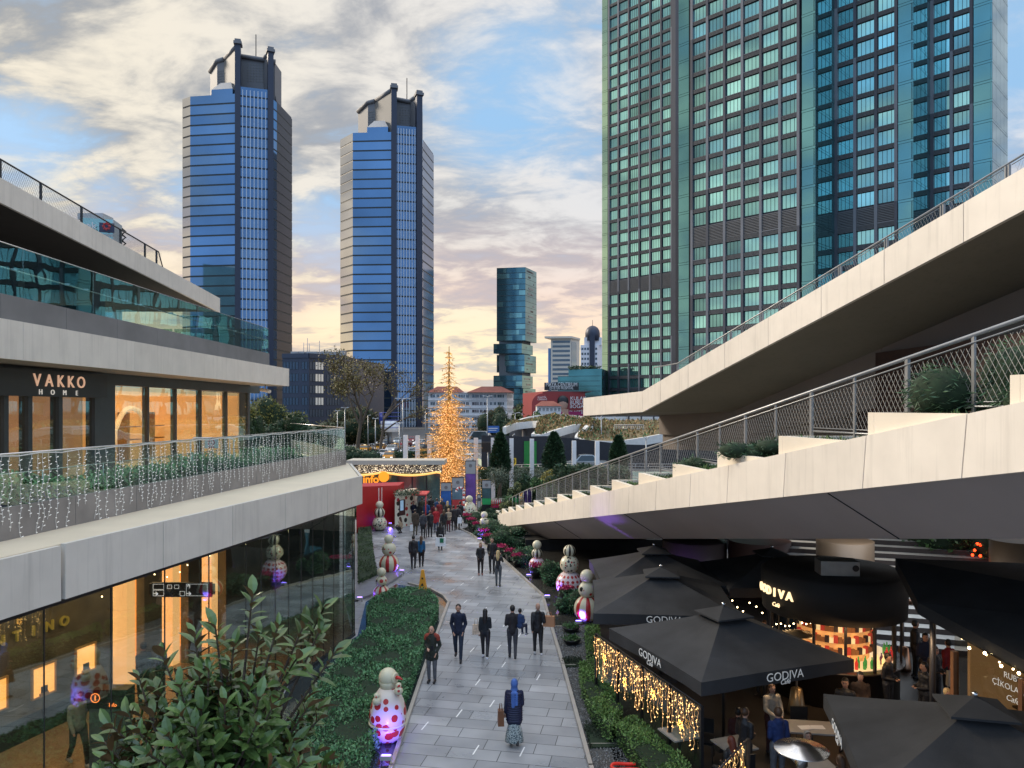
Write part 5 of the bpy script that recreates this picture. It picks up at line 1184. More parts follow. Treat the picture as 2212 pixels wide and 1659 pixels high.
mb.build('columns_and_walls', mat('raw_concrete', (.16, .15, .15), .8, var=.3, scale=.5), gr)
def cage(u0, u1, v0, v1, y):
    mb = MB(); n = max(int((u1 - u0) / 4), 3)
    for k in range(n + 1):
        x = X(u0 + (u1 - u0) * k / n, y); mb.tube([(x, y, Zv(v1, y)), (x, y, Zv(v0, y))], .06, n=4)
    for v in (v0, (v0 + v1) / 2, v1): mb.tube([(X(u0, y), y, Zv(v, y)), (X(u1, y), y, Zv(v, y))], .08, n=4)
    mb.build('shaft_frame', mat('scaffold', (.42, .38, .33), .7, var=.1), gr)
cage(1327, 1390, 918, 936, 100); cage(1222, 1247, 905, 914, 104); cage(1273, 1285, 902, 912, 104)
mb = MB(); 
for k in range(16): mb.b2(X(1330 + k * 27, 128), X(1330 + k * 27 + 3, 128), 128, 128.4, 4, Zv(895, 128))
mb.b2(X(1290, 132), X(1800, 132), 132, 134, 3, Zv(897, 132)); mb.build('rear_structure', mat('rear_dark', (.05, .05, .06), .7), gr)
# hoarding along the site
ho = thing('site_hoarding', 'black construction hoarding with a green gate in front of the pavilion', 'fence', (X(1250, 84), 84, 0))
mb = MB(); us = [1040, 1085, 1130, 1180, 1240, 1290, 1350, 1420, 1490, 1560]; vt = [940, 941, 943, 942, 947, 953, 960, 962, 966, 972]
for k in range(len(us) - 1): 
    y = 84; mb.hexa([(X(us[k], y), y, 0), (X(us[k + 1], y), y, 0), (X(us[k + 1], y), y + .1, 0), (X(us[k], y), y + .1, 0), (X(us[k], y), y, Zv(vt[k], y)), (X(us[k + 1], y), y, Zv(vt[k + 1], y)), (X(us[k + 1], y), y + .1, Zv(vt[k + 1], y)), (X(us[k], y), y + .1, Zv(vt[k], y))])
mb.build('boards', mat('hoarding_black', (.02, .022, .03), .5, var=.15), ho)
mb = MB(); mb.b2(X(1132, 83.9), X(1159, 83.9), 83.85, 83.98, 1.2, Zv(953, 84)); mb.build('gate', mat('gate_green', (.02, .22, .04), .5, var=.1), ho)
# elevated slip road with pale parapet and railing
er = MB(); y = 80
rd_ = [(960, 150, .05), (1010, 128, .3), (1040, 108, .6), (1063, 92, .8), (1110, 80, 1.2), (1200, 75, 1.7), (1290, 73, 1.9), (1400, 72, 1.9), (1520, 72, 1.9)]
C_ = [(X(u, d), d, z) for u, d, z in rd_]
for a, b in zip(C_, C_[1:]): er.hexa([(a[0], a[1], -.02), (b[0], b[1], -.02), (b[0], b[1] + 8, -.02), (a[0], a[1] + 8, -.02), (a[0], a[1], a[2]), (b[0], b[1], b[2]), (b[0], b[1] + 8, b[2]), (a[0], a[1] + 8, a[2])])
tag(er.build('slip_road', M_ASPH), kind='structure')
pr = thing('road_barrier', 'long pale green concrete road parapet topped by a grey railing', 'barrier', (C_[4][0], C_[4][1], 0))
mb = MB(); ra = MB()
for a, b in zip(C_, C_[1:]):
    mb.hexa([(a[0], a[1] - .25, 0), (b[0], b[1] - .25, 0), (b[0], b[1] - .02, 0), (a[0], a[1] - .02, 0), (a[0], a[1] - .25, a[2] + .35), (b[0], b[1] - .25, b[2] + .35), (b[0], b[1] - .02, b[2] + .35), (a[0], a[1] - .02, a[2] + .35)])
    for h in (.6, .85, 1.1): ra.tube([(a[0], a[1] - .15, a[2] + h), (b[0], b[1] - .15, b[2] + h)], .04, n=4)
    n = max(int(math.dist(a[:2], b[:2]) / 1.2), 2)
    for k in range(n): t = k / n; ra.tube([(a[0] + (b[0] - a[0]) * t, a[1] + (b[1] - a[1]) * t - .15, a[2] + (b[2] - a[2]) * t + .3), (a[0] + (b[0] - a[0]) * t, a[1] + (b[1] - a[1]) * t - .15, a[2] + (b[2] - a[2]) * t + 1.1)], .035, n=4)
mb.build('parapet', mat('parapet_pale', (.58, .66, .50), .7, var=.1), pr); ra.build('rail', M_STEEL, pr)
# city road with traffic
r_ = MB(); r_.face([(-60, 84, 0.01), (-1, 84, 0.01), (22, 260, 0.01), (-110, 260, 0.01)]); tag(r_.build('road', M_ASPH), kind='structure')
r_ = MB()
for k in range(14): 
    for j in range(3): yy = 92 + k * 8; xx = -22 + j * 6 + (yy - 90) * (-.03 * (2 - j)); r_.face([(xx, yy, .014), (xx + .16, yy, .014), (xx + .16, yy + 3, .014), (xx, yy + 3, .014)])
tag(r_.build('lane_markings', mat('road_paint', (.7, .7, .68), .6, var=.1)), kind='structure')
sheet('verge', [(740, 1010), (790, 1010), (800, 985), (775, 965), (700, 960), (600, 975)], 0.018, M_GRASS)
# ================================================================== HEDGES AND PLANTS ON THE PLAZA
def hedge(name, label, uvs, z, n, size, m=M_HEDGE, seed=1, z0=0.0, cat='hedge', group=None, pts=None, aspect=.5):
    rs = np.random.RandomState(seed)
    P = pts or [tuple(at_z(u, v, z))[:2] for u, v in uvs]
    A = sum(P[k][0] * P[(k + 1) % len(P)][1] - P[(k + 1) % len(P)][0] * P[k][1] for k in range(len(P)))
    if A < 0: P = P[::-1]
    cx, cy = sum(p[0] for p in P) / len(P), sum(p[1] for p in P) / len(P)
    t = thing(name, label, cat, (cx, cy, z0), 0, group)
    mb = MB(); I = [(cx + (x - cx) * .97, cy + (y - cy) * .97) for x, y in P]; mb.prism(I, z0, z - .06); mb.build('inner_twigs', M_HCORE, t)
    a = fill(None, int(n * .72), world_pts=P, rs=rs)
    lump = .09 * np.sin(a[:, 0] * 3.1 + 1.3) * np.sin(a[:, 1] * 2.3) + .04 * np.sin(a[:, 0] * 7.7) * np.cos(a[:, 1] * 6.1)
    top = np.stack([a[:, 0], a[:, 1], z - .10 + lump + rs.rand(len(a)) * .07], 1)
    L_ = [math.dist(P[i], P[(i + 1) % len(P)]) for i in range(len(P))]; S = sum(L_); side = []; sn = []
    for i in range(len(P)):
        k = int(n * .28 * L_[i] / S); t_ = rs.rand(k)[:, None]; p = np.array(P[i]) * (1 - t_) + np.array(P[(i + 1) % len(P)]) * t_
        d = np.array(P[(i + 1) % len(P)]) - np.array(P[i]); nn = np.array([d[1], -d[0]]) / (np.linalg.norm(d) + 1e-9)
        h = rs.rand(k)[:, None]; p = p - nn * .06 * rs.rand(k)[:, None]; side.append(np.concatenate([p, z0 + h * (z - z0 - .05)], 1)); sn.append(np.tile([nn[0], nn[1], .4], (k, 1)))
    D = np.concatenate([np.tile([0, 0, .5], (len(top), 1))] + sn); V = leaves(np.concatenate([top] + side), size, aspect, rs, dirs=D, jit=.65)
    np_mesh('foliage', V, 4, m, t); return t
hedge('groundcover_hedge', 'long mounded dark green hedge filling the pool-edged planter on the left of the path', [(793,1306),(810,1286),(850,1270),(883,1265),(925,1270),(945,1290),(944,1312),(923,1345),(908,1400),(890,1450),(868,1500),(838,1535),(798,1600),(780,1680),(730,1780),(500,1780),(600,1600),(690,1470),(743,1403),(765,1380),(800,1352)], .5, 42000, .085, seed=2)
M_BOXH = mat('box_leaf', (.13, .23, .06), .55, var=.3, scale=1.5, island=.5)
hg = 'low hedge segments between gravel and cafe fence'
hedge('box_hedge', 'low box hedge segment touching the corner of the cafe light fence', [(1264,1345),(1292,1340),(1300,1408),(1270,1414)], .5, 2600, .075, M_BOXH, seed=3, group=hg)
hedge('box_hedge', 'middle long box hedge segment between gravel and fence, wooden edging at its near end', [(1252,1425),(1298,1414),(1312,1470),(1345,1525),(1318,1568),(1282,1528),(1258,1470)], .5, 6500, .075, M_BOXH, seed=4, group=hg)
hedge('box_hedge', 'nearest box hedge segment running out of the bottom of the picture beside the cafe', [(1330,1560),(1365,1540),(1420,1585),(1500,1659),(1560,1740),(1480,1760),(1420,1680),(1375,1620)], .5, 7000, .075, M_BOXH, seed=5, group=hg)
hedge('lawn_wedge', 'rough green hedge wedge between the lower glass corner and the snowman figures', [(775,1252),(773,1120),(800,1125),(806,1190),(815,1235)], .35, 6000, .08, m=mat('coarse_hedge', (.06, .10, .04), .7, var=.4, scale=1, island=.4), seed=6)
gl_ = MB(); pts = [at_z(u, v, 0) for u, v in ((763,1302),(800,1290),(868,1245),(860,1228),(815,1240),(780,1258),(770,1268))]
gl_.prism([(p.x, p.y) for p in pts], 0.003, .12); tag(gl_.build('figure_platform', mat('platform_grey', (.20, .20, .215), .25, var=.15)), kind='structure')
# mossy black strips in the gravel bed
for i, (lab, uvs) in enumerate((('dark groundcover patch beside the two bowls', [(1213,1420),(1255,1418),(1262,1436),(1217,1437)]), ('near dark groundcover strip crossing the gravel bed', [(1262,1560),(1310,1560),(1345,1608),(1275,1610)]))):
    hedge('groundcover_patch', lab, uvs, .10, 2200, .05, m=mat('dark_moss', (.03, .045, .025), .8, var=.4, island=.5), seed=30 + i, cat='plants')
mb = MB()
for (a, b) in (((1220, 1438), (1262, 1438)), ((1268, 1609), (1345, 1609)), ((1196, 1354), (1262, 1354)), ((1300, 1572), (1345, 1560))):
    p, q = at_z(*a), at_z(*b); mb.tube([(p.x, p.y, .03), (q.x, q.y, .03)], .018, n=4)
tag(mb.build('bed_edging', MATS['kerb_metal']), kind='structure')
def planter_bowl(label, u, v, sx=.33):
    p = at_z(u, v, .0); t = thing('planter_bowl', label, 'planter', (p.x, p.y, 0)); mb = MB()
    mb.lathe([(sx * .6, 0), (sx, .16), (sx * 1.02, .2), (sx * .9, .19)], (0, 0, 0.012), 20); mb.build('bowl', M_BLACK, t, True)
    rs = np.random.RandomState(int(u)); P = rs.normal(size=(420, 3)) * [sx * .38, sx * .38, .03] + [0, 0, .22]; D = rs.normal(size=P.shape) * .5; D[:, 2] = .8
    np_mesh('plants', leaves(P, .09, .4, rs, dirs=D), 4, M_LEAF, t, True)
planter_bowl('round black bowl of seedlings, farther of the two on the gravel', 1233, 1366); planter_bowl('round black bowl of seedlings, nearer of the two on the gravel', 1235, 1392)
# round bushes and cyclamen pots on the wet stone
bg = 'round bushes along the dark water'
M_BUSH = mat('bush_leaf', (.055, .14, .06), .5, var=.3, scale=2, island=.5)
for i, (lab, u, v, r, h) in enumerate((('round green bush beside the nearest striped snowman figure, half behind the parasol', 1242, 1322, .62, .95), ('round green bush between the two middle snowman figures', 1196, 1262, .66, .95),
                          ('round green bush left of the slim dark snowman figure', 1134, 1222, .62, .85), ('large spreading green bush behind the magenta flowers', 1090, 1177, .95, .95), ('spreading green bush below the tip of the ramp', 1062, 1160, .95, .9),
                          ('small round bush at the foot of the conical dotted figure', 1040, 1128, .75, .75), ('small round bush by the far totems', 1082, 1098, .9, .9), ('low bush beside the red kiosk wall', 782, 1118, .7, .8), ('tiny bush behind the conical dotted figure', 1065, 1108, .8, .8))):
    p = at_z(u, v, 0); bush('round_bush', lab, 'bush', (p.x, p.y, 0), r, h, 2600 if v > 1150 else 1300, .11, M_BUSH, bg, seed=40 + i, lumps=9)
M_CYC = mat('magenta_petal', (.42, .015, .10), .6, var=.2, island=.3)
def cyclamen(label, u, v, r=.36):
    p = at_z(u, v, 0); t = thing('flower_pot', label, 'flower pot', (p.x, p.y, 0), 0, 'pots of magenta flowers'); rs = np.random.RandomState(int(u + v)); mb = MB()
    mb.lathe([(r * .55, 0), (r * .8, .36), (r * .86, .4), (r * .7, .39)], (0, 0, .005), 16); mb.build('pot', M_BLACK, t, True)
    P = rs.normal(size=(420, 3)) * [r * .42, r * .42, .06] + [0, 0, .44]; np_mesh('foliage', leaves(P, .11, .6, rs), 4, M_LEAFD, t, True)
    P = rs.normal(size=(260, 3)) * [r * .40, r * .40, .04] + [0, 0, .60]; D = rs.normal(size=P.shape) * .4; D[:, 2] = 1; np_mesh('flowers', leaves(P, .09, .6, rs, dirs=D), 4, M_CYC, t, True)
for lab, u, v in (('magenta flower pot beside the slim dark snowman figure, right of it', 1178, 1250), ('magenta flower pot right behind the smiling man in black', 1085, 1203), ('magenta flower pot third in the row behind the man in black', 1103, 1213), ('magenta flower pot nearest in the row behind the blonde woman', 1118, 1224), ('magenta flower pot between the two large spreading bushes', 1055, 1178),
                  ('magenta flower pot at the feet of the violet-lit snowman figure', 1045, 1166), ('magenta flower pot left of the violet-lit snowman figure', 1028, 1150), ('magenta flower pot beyond the violet-lit snowman figure', 1018, 1140), ('small magenta flower pot beside the far totems', 1072, 1112),
                  ('magenta flowers in a blue-lit pot in front of the slim dark figure', 1158, 1248), ('magenta flowers in a blue-lit pot in front of the diamond-patterned figure', 1222, 1300), ('magenta flower pot close behind the far crowd', 1008, 1130)): cyclamen(lab, u, v)

# ================================================================== SNOWMAN FIGURES
def pat(name, kind, c1, c2, c3=(.01, .01, .01), sc=5.0, thr=.30, nst=12):
    if name in MATS: return MATS[name]
    m = bpy.data.materials.new(name); m.use_nodes = True; nt = m.node_tree; N = nt.nodes; L = nt.links; b = N['Principled BSDF']; b.inputs['Roughness'].default_value = .3
    tc = N.new('ShaderNodeTexCoord'); O = tc.outputs['Object']
    def mix(f, a, bb):
        n = N.new('ShaderNodeMix'); n.data_type = 'RGBA'; L.new(f, n.inputs[0])
        for i, q in ((6, a), (7, bb)):
            if isinstance(q, tuple): n.inputs[i].default_value = tuple(q) + (1,)
            else: L.new(q, n.inputs[i])
        return n.outputs[2]
    def math_(op, a, bb=None):
        n = N.new('ShaderNodeMath'); n.operation = op
        for i, q in enumerate((a, bb)):
            if q is None: continue
            if isinstance(q, (int, float)): n.inputs[i].default_value = q
            else: L.new(q, n.inputs[i])
        return n.outputs[0]
    if kind == 'dots':
        v = N.new('ShaderNodeTexVoronoi'); v.inputs['Scale'].default_value = sc; v.inputs['Randomness'].default_value = .62; L.new(O, v.inputs['Vector'])
        w = N.new('ShaderNodeTexWhiteNoise'); L.new(v.outputs['Color'], w.inputs['Vector'])
        rad = math_('MULTIPLY_ADD', w.outputs['Value'], thr * .7); rad.node.inputs[2].default_value = thr * .55
        f = math_('LESS_THAN', v.outputs['Distance'], rad); dk = math_('GREATER_THAN', w.outputs['Value'], .62 if c3 != c2 else 2); sp = math_('LESS_THAN', w.outputs['Value'], .62)
        L.new(mix(f, c1, mix(sp, c3, c2)), b.inputs['Base Color'])
    else:
        s = N.new('ShaderNodeSeparateXYZ'); L.new(O, s.inputs[0]); an = math_('ARCTAN2', s.outputs[1], s.outputs[0])
        if kind == 'stripes':
            f = math_('GREATER_THAN', math_('SINE', math_('MULTIPLY', an, nst)), .25); L.new(mix(f, c1, c2), b.inputs['Base Color'])
        else:
            a_ = math_('MULTIPLY', an, nst); z_ = math_('MULTIPLY', s.outputs[2], sc); f = math_('GREATER_THAN', math_('MULTIPLY', math_('SINE', math_('ADD', a_, z_)), math_('SINE', math_('SUBTRACT', a_, z_))), .28); L.new(mix(f, c1, c2), b.inputs['Base Color'])
    MATS[name] = m; return m
CR, RD = (.62, .58, .42), (.42, .02, .02)
PD = pat('dots_red_black', 'dots', CR, RD, sc=4.2, thr=.36); PDs = pat('dots_small', 'dots', CR, RD, sc=7.5, thr=.36); PB = pat('dots_all_red', 'dots', (.70, .62, .55), RD, c3=RD, sc=4.6, thr=.44)
PS = pat('stripes_red', 'stripes', CR, RD, nst=7); PK = pat('stripes_black', 'stripes', CR, (.02, .012, .01), nst=7); PM = pat('diamonds', 'dia', (.66, .55, .55), RD, sc=16, nst=8); PC = mat('cream_gloss', CR, .3, var=.04)
def snowman(label, u, v, balls, group='polka-dotted snowman figures', base=None):
    p = at_z(u, v, 0) if base is None else Vector(base); t = thing('snowman_figure', label, 'sculpture', (p.x, p.y, p.z + .01), 0, group); z = 0
    for i, (r, m) in enumerate(balls):
        zz = z + r * .95; mb = MB(); mb.ball((0, 0, 0), r, n=28, k=18); o = mb.build('head' if i == len(balls) - 1 else 'body_ball', m, t, True); o.location = (0, 0, zz); z = zz + r * .80
    mb = MB(); mb.lathe([(balls[0][0] * .62, 0), (balls[0][0] * .60, .05)], (0, 0, -.008), 20); mb.build('foot_ring', M_BLACK, t, True)
    return t
snowman('three-ball figure with red-striped base and dotted middle on the grey platform', 840, 1238, [(.50, PS), (.36, PD), (.23, PC)])
snowman('smaller three-ball figure partly behind the hedge, with dotted middle and plain head', 824, 1299, [(.36, PS), (.25, PD), (.20, PC)])
snowman('three-ball figure with black-striped middle in front of the red kiosk wall', 820, 1146, [(.50, PDs), (.36, PK), (.26, PC)])
snowman('small three-ball figure washed violet near the tip of the ramp', 1046, 1160, [(.40, PS), (.30, PDs), (.22, PC)])
snowman('slim three-ball figure with black-striped middle and plain head on the dark water', 1160, 1238, [(.42, PM), (.27, PK), (.23, PC)])
snowman('tall three-ball figure with red diamonds below and striped head', 1230, 1290, [(.60, PM), (.42, PDs), (.27, PK)])
snowman('nearest right three-ball figure with red-striped base, cut by the parasol edge', 1268, 1342, [(.52, PS), (.34, PD), (.27, PC)])
p = at_z(1014, 1118, 0); t = thing('snowman_figure', 'cone-shaped dotted figure with a plain round head by the candy cane', 'sculpture', (p.x, p.y, .01), 0, 'polka-dotted snowman figures')
mb = MB(); mb.lathe([(.50, 0), (.66, .12), (.68, .35), (.55, .75), (.38, 1.05), (.22, 1.2), (.05, 1.25)], n=24); mb.build('body_cone', PDs, t, True); mb = MB(); mb.ball((0, 0, 1.42), .27, n=20, k=12); mb.build('head', PC, t, True)
# big bird-like figure in the left foreground
p = at_z(838, 1600, 0); t = thing('snowman_figure', 'big pear-shaped red-dotted figure with cream head, red beak and chicks, beside the hedge', 'sculpture', (p.x, p.y, .01), 0, 'polka-dotted snowman figures')
mb = MB(); mb.lathe([(.22, 0), (.34, .10), (.42, .28), (.455, .46)], n=32); o = mb.build('lower_shell', PB, t, True)
mb = MB(); mb.lathe([(.455, .47), (.47, .62), (.455, .80), (.40, 1.0), (.31, 1.19), (.20, 1.34)], n=32); mb.build('body', PB, t, True)
mb = MB(); mb.lathe([(.455, .45), (.485, .46), (.485, .485), (.455, .50)], n=32); mb.build('rim', PC, t, True)
mb = MB(); mb.lathe([(.19, 1.30), (.20, 1.42), (.225, 1.50)], n=24); mb.ball((0, 0, 1.60), .235, n=24, k=14, sz=.98); mb.build('head', PC, t, True)
mb = MB(); mb.lathe([(.13, 0), (.145, .03), (.12, .06)], n=20); me = None
o = mb.build('face_disc', PC, t, True); o.location = (.17, -.08, 1.60); o.rotation_euler = (0, math.radians(90), math.radians(-25))
mb = MB(); mb.tube([(.20, -.09, 1.62), (.30, -.14, 1.625), (.40, -.19, 1.60)], [.05, .04, .012], n=10); mb.build('beak', mat('beak_red', (.5, .02, .02), .3), t, True)
for pos, nm_ in (((.30, -.20, 1.33), 0), ((-.22, -.33, 1.12), 1)):
    mb = MB(); mb.ball((0, 0, 0), .11, n=16, k=10); mb.ball((0, 0, .13), .075, n=14, k=8); o = mb.build('chick', PDs if nm_ == 0 else PC, t, True); o.location = pos
    mb = MB(); mb.tube([(0, -.07, .13), (0, -.12, .125)], [.02, .006], n=6); b_ = mb.build('chick_beak', MATS['beak_red'], o, True)
# violet floodlights
def flood(label, u, v, e, aim, zz=0.0, col=(.16, .08, 1.0)):
    p = at_z(u, v, 0); t = thing('floodlight', label, 'floodlight', (p.x, p.y, .01), 0, 'small violet floodlights'); mb = MB(); mb.box((0, 0, .14), (.26, .12, .10)); mb.build('housing', mat('flood_grey', (.45, .45, .45), .4, var=.05), t, True)
    mb = MB(); mb.tube([(-.1, 0, 0), (-.1, 0, .1)], .015, n=4); mb.tube([(.1, 0, 0), (.1, 0, .1)], .015, n=4); mb.build('bracket', M_BLACK, t, True)
    mb = MB(); mb.box((0, .0, .196), (.2, .08, .008)); mb.build('lens', mat('violet_lens', (.3, .2, 1), .3, var=0, emit=6, ecol=(.25, .15, 1)), t, True)
    l = bpy.data.lights.new('floodlight_lamp', 'SPOT'); l.energy = e * 2.2; l.color = col; l.spot_size = math.radians(75); l.spot_blend = .6; l.shadow_soft_size = .08
    o = bpy.data.objects.new('floodlight_lamp', l); COL.objects.link(o); o.location = (p.x, p.y, .32); a = Vector(aim); o.rotation_euler = (a - Vector((p.x, p.y, .32))).to_track_quat('-Z', 'Y').to_euler()
q = lambda u, v, z=.5: tuple(at_z(u, v, 0))[:2] + (z,)
flood('violet floodlight at the very foot of the big pear-shaped figure', 834, 1650, 55, q(838, 1600, .45)); flood('white-cased floodlight on the kerb by the dark pool facing the diamond figure', 1182, 1296, 60, q(1222, 1292, .4)); flood('tiny blue-glowing floodlight in the dark water near the slim figure', 1142, 1250, 40, q(1160, 1240, .3))
flood('glowing violet floodlight beside the striped figure on the platform', 868, 1240, 12, q(846, 1238, .2)); flood('bright violet floodlight left of the crouching person', 843, 1136, 22, q(824, 1146, .4)); flood('violet floodlight near the tip of the ramp', 1036, 1170, 45, q(1050, 1160, 1.0)); flood('violet floodlight behind the nearest right figure', 1250, 1352, 70, q(1268, 1342, .4)); flood('violet floodlight inside the glass corner by the pool', 777, 1300, 15, q(820, 1300, .3))
for (x, y, z, ax, ay, az, e) in ((1.7, 28.8, .3, 3.75, 28.4, 4.2, 420), (.2, 40.5, .3, 2.2, 38.5, 2.2, 90), (6.3, 31, 1.0, 8.2, 34, 2.0, 60)):
    l = bpy.data.lights.new('violet_spot', 'SPOT'); l.energy = e; l.color = (.3, .12, 1); l.spot_size = math.radians(48); l.spot_blend = 1.0; l.shadow_soft_size = .3
    o = bpy.data.objects.new('violet_spot', l); COL.objects.link(o); o.location = (x, y, z); o.rotation_euler = (Vector((ax, ay, az)) - Vector((x, y, z))).to_track_quat('-Z', 'Y').to_euler()
# wet floor cone
p = at_z(913, 1274, 0); t = thing('warning_cone', 'tall yellow four-sided wet floor cone behind the hedge tip', 'cone', (p.x, p.y, 0)); mb = MB()
mb.hexa([(-.19, -.19, 0), (.19, -.19, 0), (.19, .19, 0), (-.19, .19, 0), (-.06, -.06, .92), (.06, -.06, .92), (.06, .06, .92), (-.06, .06, .92)]); mb.build('cone_body', mat('cone_yellow', (.75, .33, .02), .5, var=.08), t, True)
mb = MB(); mb.face([(-.07, -.172, .22), (.07, -.172, .22), (.0, -.150, .36)]); mb.box((0, -.128, .55), (.08, .004, .08)); mb.build('pictogram', M_BLACK, t, True)

# ================================================================== GOLDEN CHRISTMAS TREE
TB = at_z(970, 1088, 0); TY = TB.y
xt = thing('christmas_tree', 'towering golden tree of drooping wire branches covered in warm lights', 'christmas tree', (TB.x, TB.y, 0))
zt = Zv(748, TY); mb = MB(); mb.tube([(0, 0, 0), (0, 0, zt * .6), (0, 0, zt)], [.28, .16, .03], n=8); mb.build('trunk', mat('gold_trunk', (.35, .20, .06), .5, .3, var=.3), xt, True)
mb = MB(); rs = random.Random(5); lp = []
z = zt - .5
while z > 1.0:
    f = 1 - z / zt
    R = 3.25 * (f ** .9) + .2
    if f < .32: R = .35 + 3.0 * f; nb = 7
    else: nb = 11
    ph = rs.random() * 6
    for k in range(nb):
        a = ph + k * 2 * PI / nb + rs.uniform(-.2, .2); r = R * rs.choice((.6, .75, .85, 1.0, 1.3)); dr = rs.uniform(.15, .5) * r; pts = []
        for t in np.linspace(0, 1, 6):
            rr = r * t; zz = z - dr * (t ** .8) * (1.5 if f < .32 else .9) + (.15 * r * max(0, t - .6)); pts.append((rr * math.cos(a), rr * math.sin(a), zz))
        mb.tube(pts, [.035, .03, .028, .025, .02, .012], n=3, cap=False)
        nl = int(5 + r * (14 if f > .34 else 5))
        for _ in range(nl):
            t = rs.random() * (1 if rs.random() < .45 else .6); i = min(int(t * 5), 4); w = t * 5 - i; p = [pts[i][j] * (1 - w) + pts[i + 1][j] * w for j in range(3)]
            j_ = (.16 if t < .62 else .05) if f > .34 else .05; lp.append((p[0] + rs.gauss(0, j_), p[1] + rs.gauss(0, j_), p[2] - abs(rs.gauss(0, j_ * 1.6))))
    z -= .42 if f < .32 else .20
mb.build('branches', mat('gold_wire', (.55, .33, .10), .45, .4, var=.3, emit=.10, ecol=(1, .45, .10)), xt, True)
lp = np.array(lp); print('tree lights', len(lp))
def octa(P, r, rs=RN):
    R = (r * (.6 + .8 * rs.rand(len(P))))[:, None]; e = [P + R * np.array(v) for v in ((1, 0, 0), (-1, 0, 0), (0, 1, 0), (0, -1, 0), (0, 0, 1), (0, 0, -1))]
    T = []
    for a, b, c in ((0, 2, 4), (2, 1, 4), (1, 3, 4), (3, 0, 4), (2, 0, 5), (1, 2, 5), (3, 1, 5), (0, 3, 5)): T.append(np.stack([e[a], e[b], e[c]], 1))
    return np.concatenate(T, 1).reshape(-1, 3)
sel = RN.rand(len(lp)); o = np_mesh('warm_lights', octa(lp[sel < .34], .036), 3, mat('tree_bulb', (1, .6, .2), .4, var=0, emit=.85, ecol=(1.0, .54, .20)), xt, True); o['kind'] = 'stuff'
o = np_mesh('gold_tinsel', leaves(lp[sel > .40] , .20, .28), 4, mat('tinsel', (.50, .30, .10), .5, .2, var=.2, island=.7, emit=.09, ecol=(1, .40, .07)), xt, True); o['kind'] = 'stuff'

# ================================================================== INFO PAVILION, KIOSK, TOTEMS
M_GOLDL = mat('gold_light', (1, .6, .2), .4, var=0, emit=.8, ecol=(1, .5, .12))
ip = thing('info_pavilion', 'long low glass information pavilion with a glowing golden garland under its white roof edge', 'pavilion', (X(860, 60), 60, 0))
zc = Zv(996, 60); mb = MB(); mb.b2(X(748, 60), X(960, 60), 60, 62.6, zc - .3, zc + .05); mb.build('roof', mat('pavilion_roof', (.50, .47, .40), .5, var=.05), ip)
mb = MB(); mb.b2(X(765, 60.4), X(955, 60.4), 60.35, 60.4, zc - 1.0, zc - .3); mb.build('fascia_net', mat('net_grey', (.13, .12, .11), .6, var=.3, scale=3), ip)
P = np.stack([RN.uniform(X(765, 60), X(955, 60), 520), np.full(520, 60.28), RN.uniform(zc - 1.0, zc - .28, 520)], 1); o = np_mesh('net_lights', octa(P, .026), 3, mat('net_bulb', (1, .9, .7), .4, var=0, emit=.9, ecol=(1, .85, .6)), ip); o['kind'] = 'stuff'
mb = MB(); gx = np.linspace(X(770, 60), X(952, 60), 40); mb.tube([(x, 60.1, zc - .90 - .25 * abs(math.cos((x - gx[0]) * PI / 4.3))) for x in gx], .09, n=5); mb.build('garland', M_GOLDL, ip)
gl = MB(); fr = MB()
for k in range(6):
    x0 = X(768, 60.6) + k * (X(952, 60.6) - X(768, 60.6)) / 6; x1 = X(768, 60.6) + (k + 1) * (X(952, 60.6) - X(768, 60.6)) / 6; gl.b2(x0 + .05, x1 - .05, 60.6, 60.62, .05, zc - .35); fr.b2(x0 - .05, x0 + .05, 60.55, 60.68, 0, zc - .3)
gl.build('glass_wall', facade_glass('pavilion_glass', (.22, .34, .32), .1, metal=.7, var=.4, scale=.6), ip); fr.build('frame', M_DSTEEL, ip)
put_text('lettering', 'info', .85, (X(801, 60), 60.02, Zv(1036, 60)), (1, 0, 0), (0, 0, 1), mat('info_orange', (1, .3, .02), .5, var=0, emit=.8, ecol=(1, .3, .02)), ip, ext=.01, bold=.02)
mb = MB(); mb.lathe([(.42, 0), (.42, .04)], n=24); o = mb.build('round_badge', MATS['info_orange'], ip, True); o.location = Vector((X(829, 60), 60.0, Zv(1030, 60))) - ip.location; o.rotation_euler = (PI / 2, 0, 0)
kw = thing('red_kiosk', 'long red kiosk wall with two pale vertical stripes left of the dotted stall', 'kiosk', (X(820, 52), 52, 0))
a, b = (X(770, 50), 50), (X(862, 54.5), 54.5); mb = MB(); mb.prism([a, b, (b[0], b[1] + 2.5), (a[0], a[1] + 2.5)], 0, [3.12, 2.75, 2.75, 3.12]); mb.build('wall', mat('kiosk_red', (.42, .012, .015), .45, var=.08), kw)
mb = MB(); w = math.dist(a, b)
for s_ in (w * .49, w * .56): mb.wall(a, b, s_, s_ + .10, 0, 2.8, 0, .02)
mb.build('stripes', mat('stripe_cream', (.75, .55, .5), .6), kw)
ds = thing('dotted_stall', 'cream stall with red and black dots, dark window and fir garland on top', 'stall', (X(872, 52.5), 52.5, 0))
a, b = (X(853, 52), 52), (X(893, 53.5), 53.5); mb = MB(); mb.prism([a, b, (b[0], b[1] + 2.2), (a[0], a[1] + 2.2)], 0, 2.45); mb.build('wall', pat('stall_dots', 'dots', (.72, .68, .55), RD, sc=2.6, thr=.40), ds)
mb = MB(); mb.wall(a, b, .42, 1.0, .85, 1.95, 0, .03, 0); mb.wall(a, b, .5, .8, 1.2, 1.9, .031, .05, 1); mb.build('serving_window', [mat('stall_dark', (.06, .02, .02), .5), mat('screen_blue', (.25, .4, .55), .4, var=.2, scale=5, emit=.4)], ds)
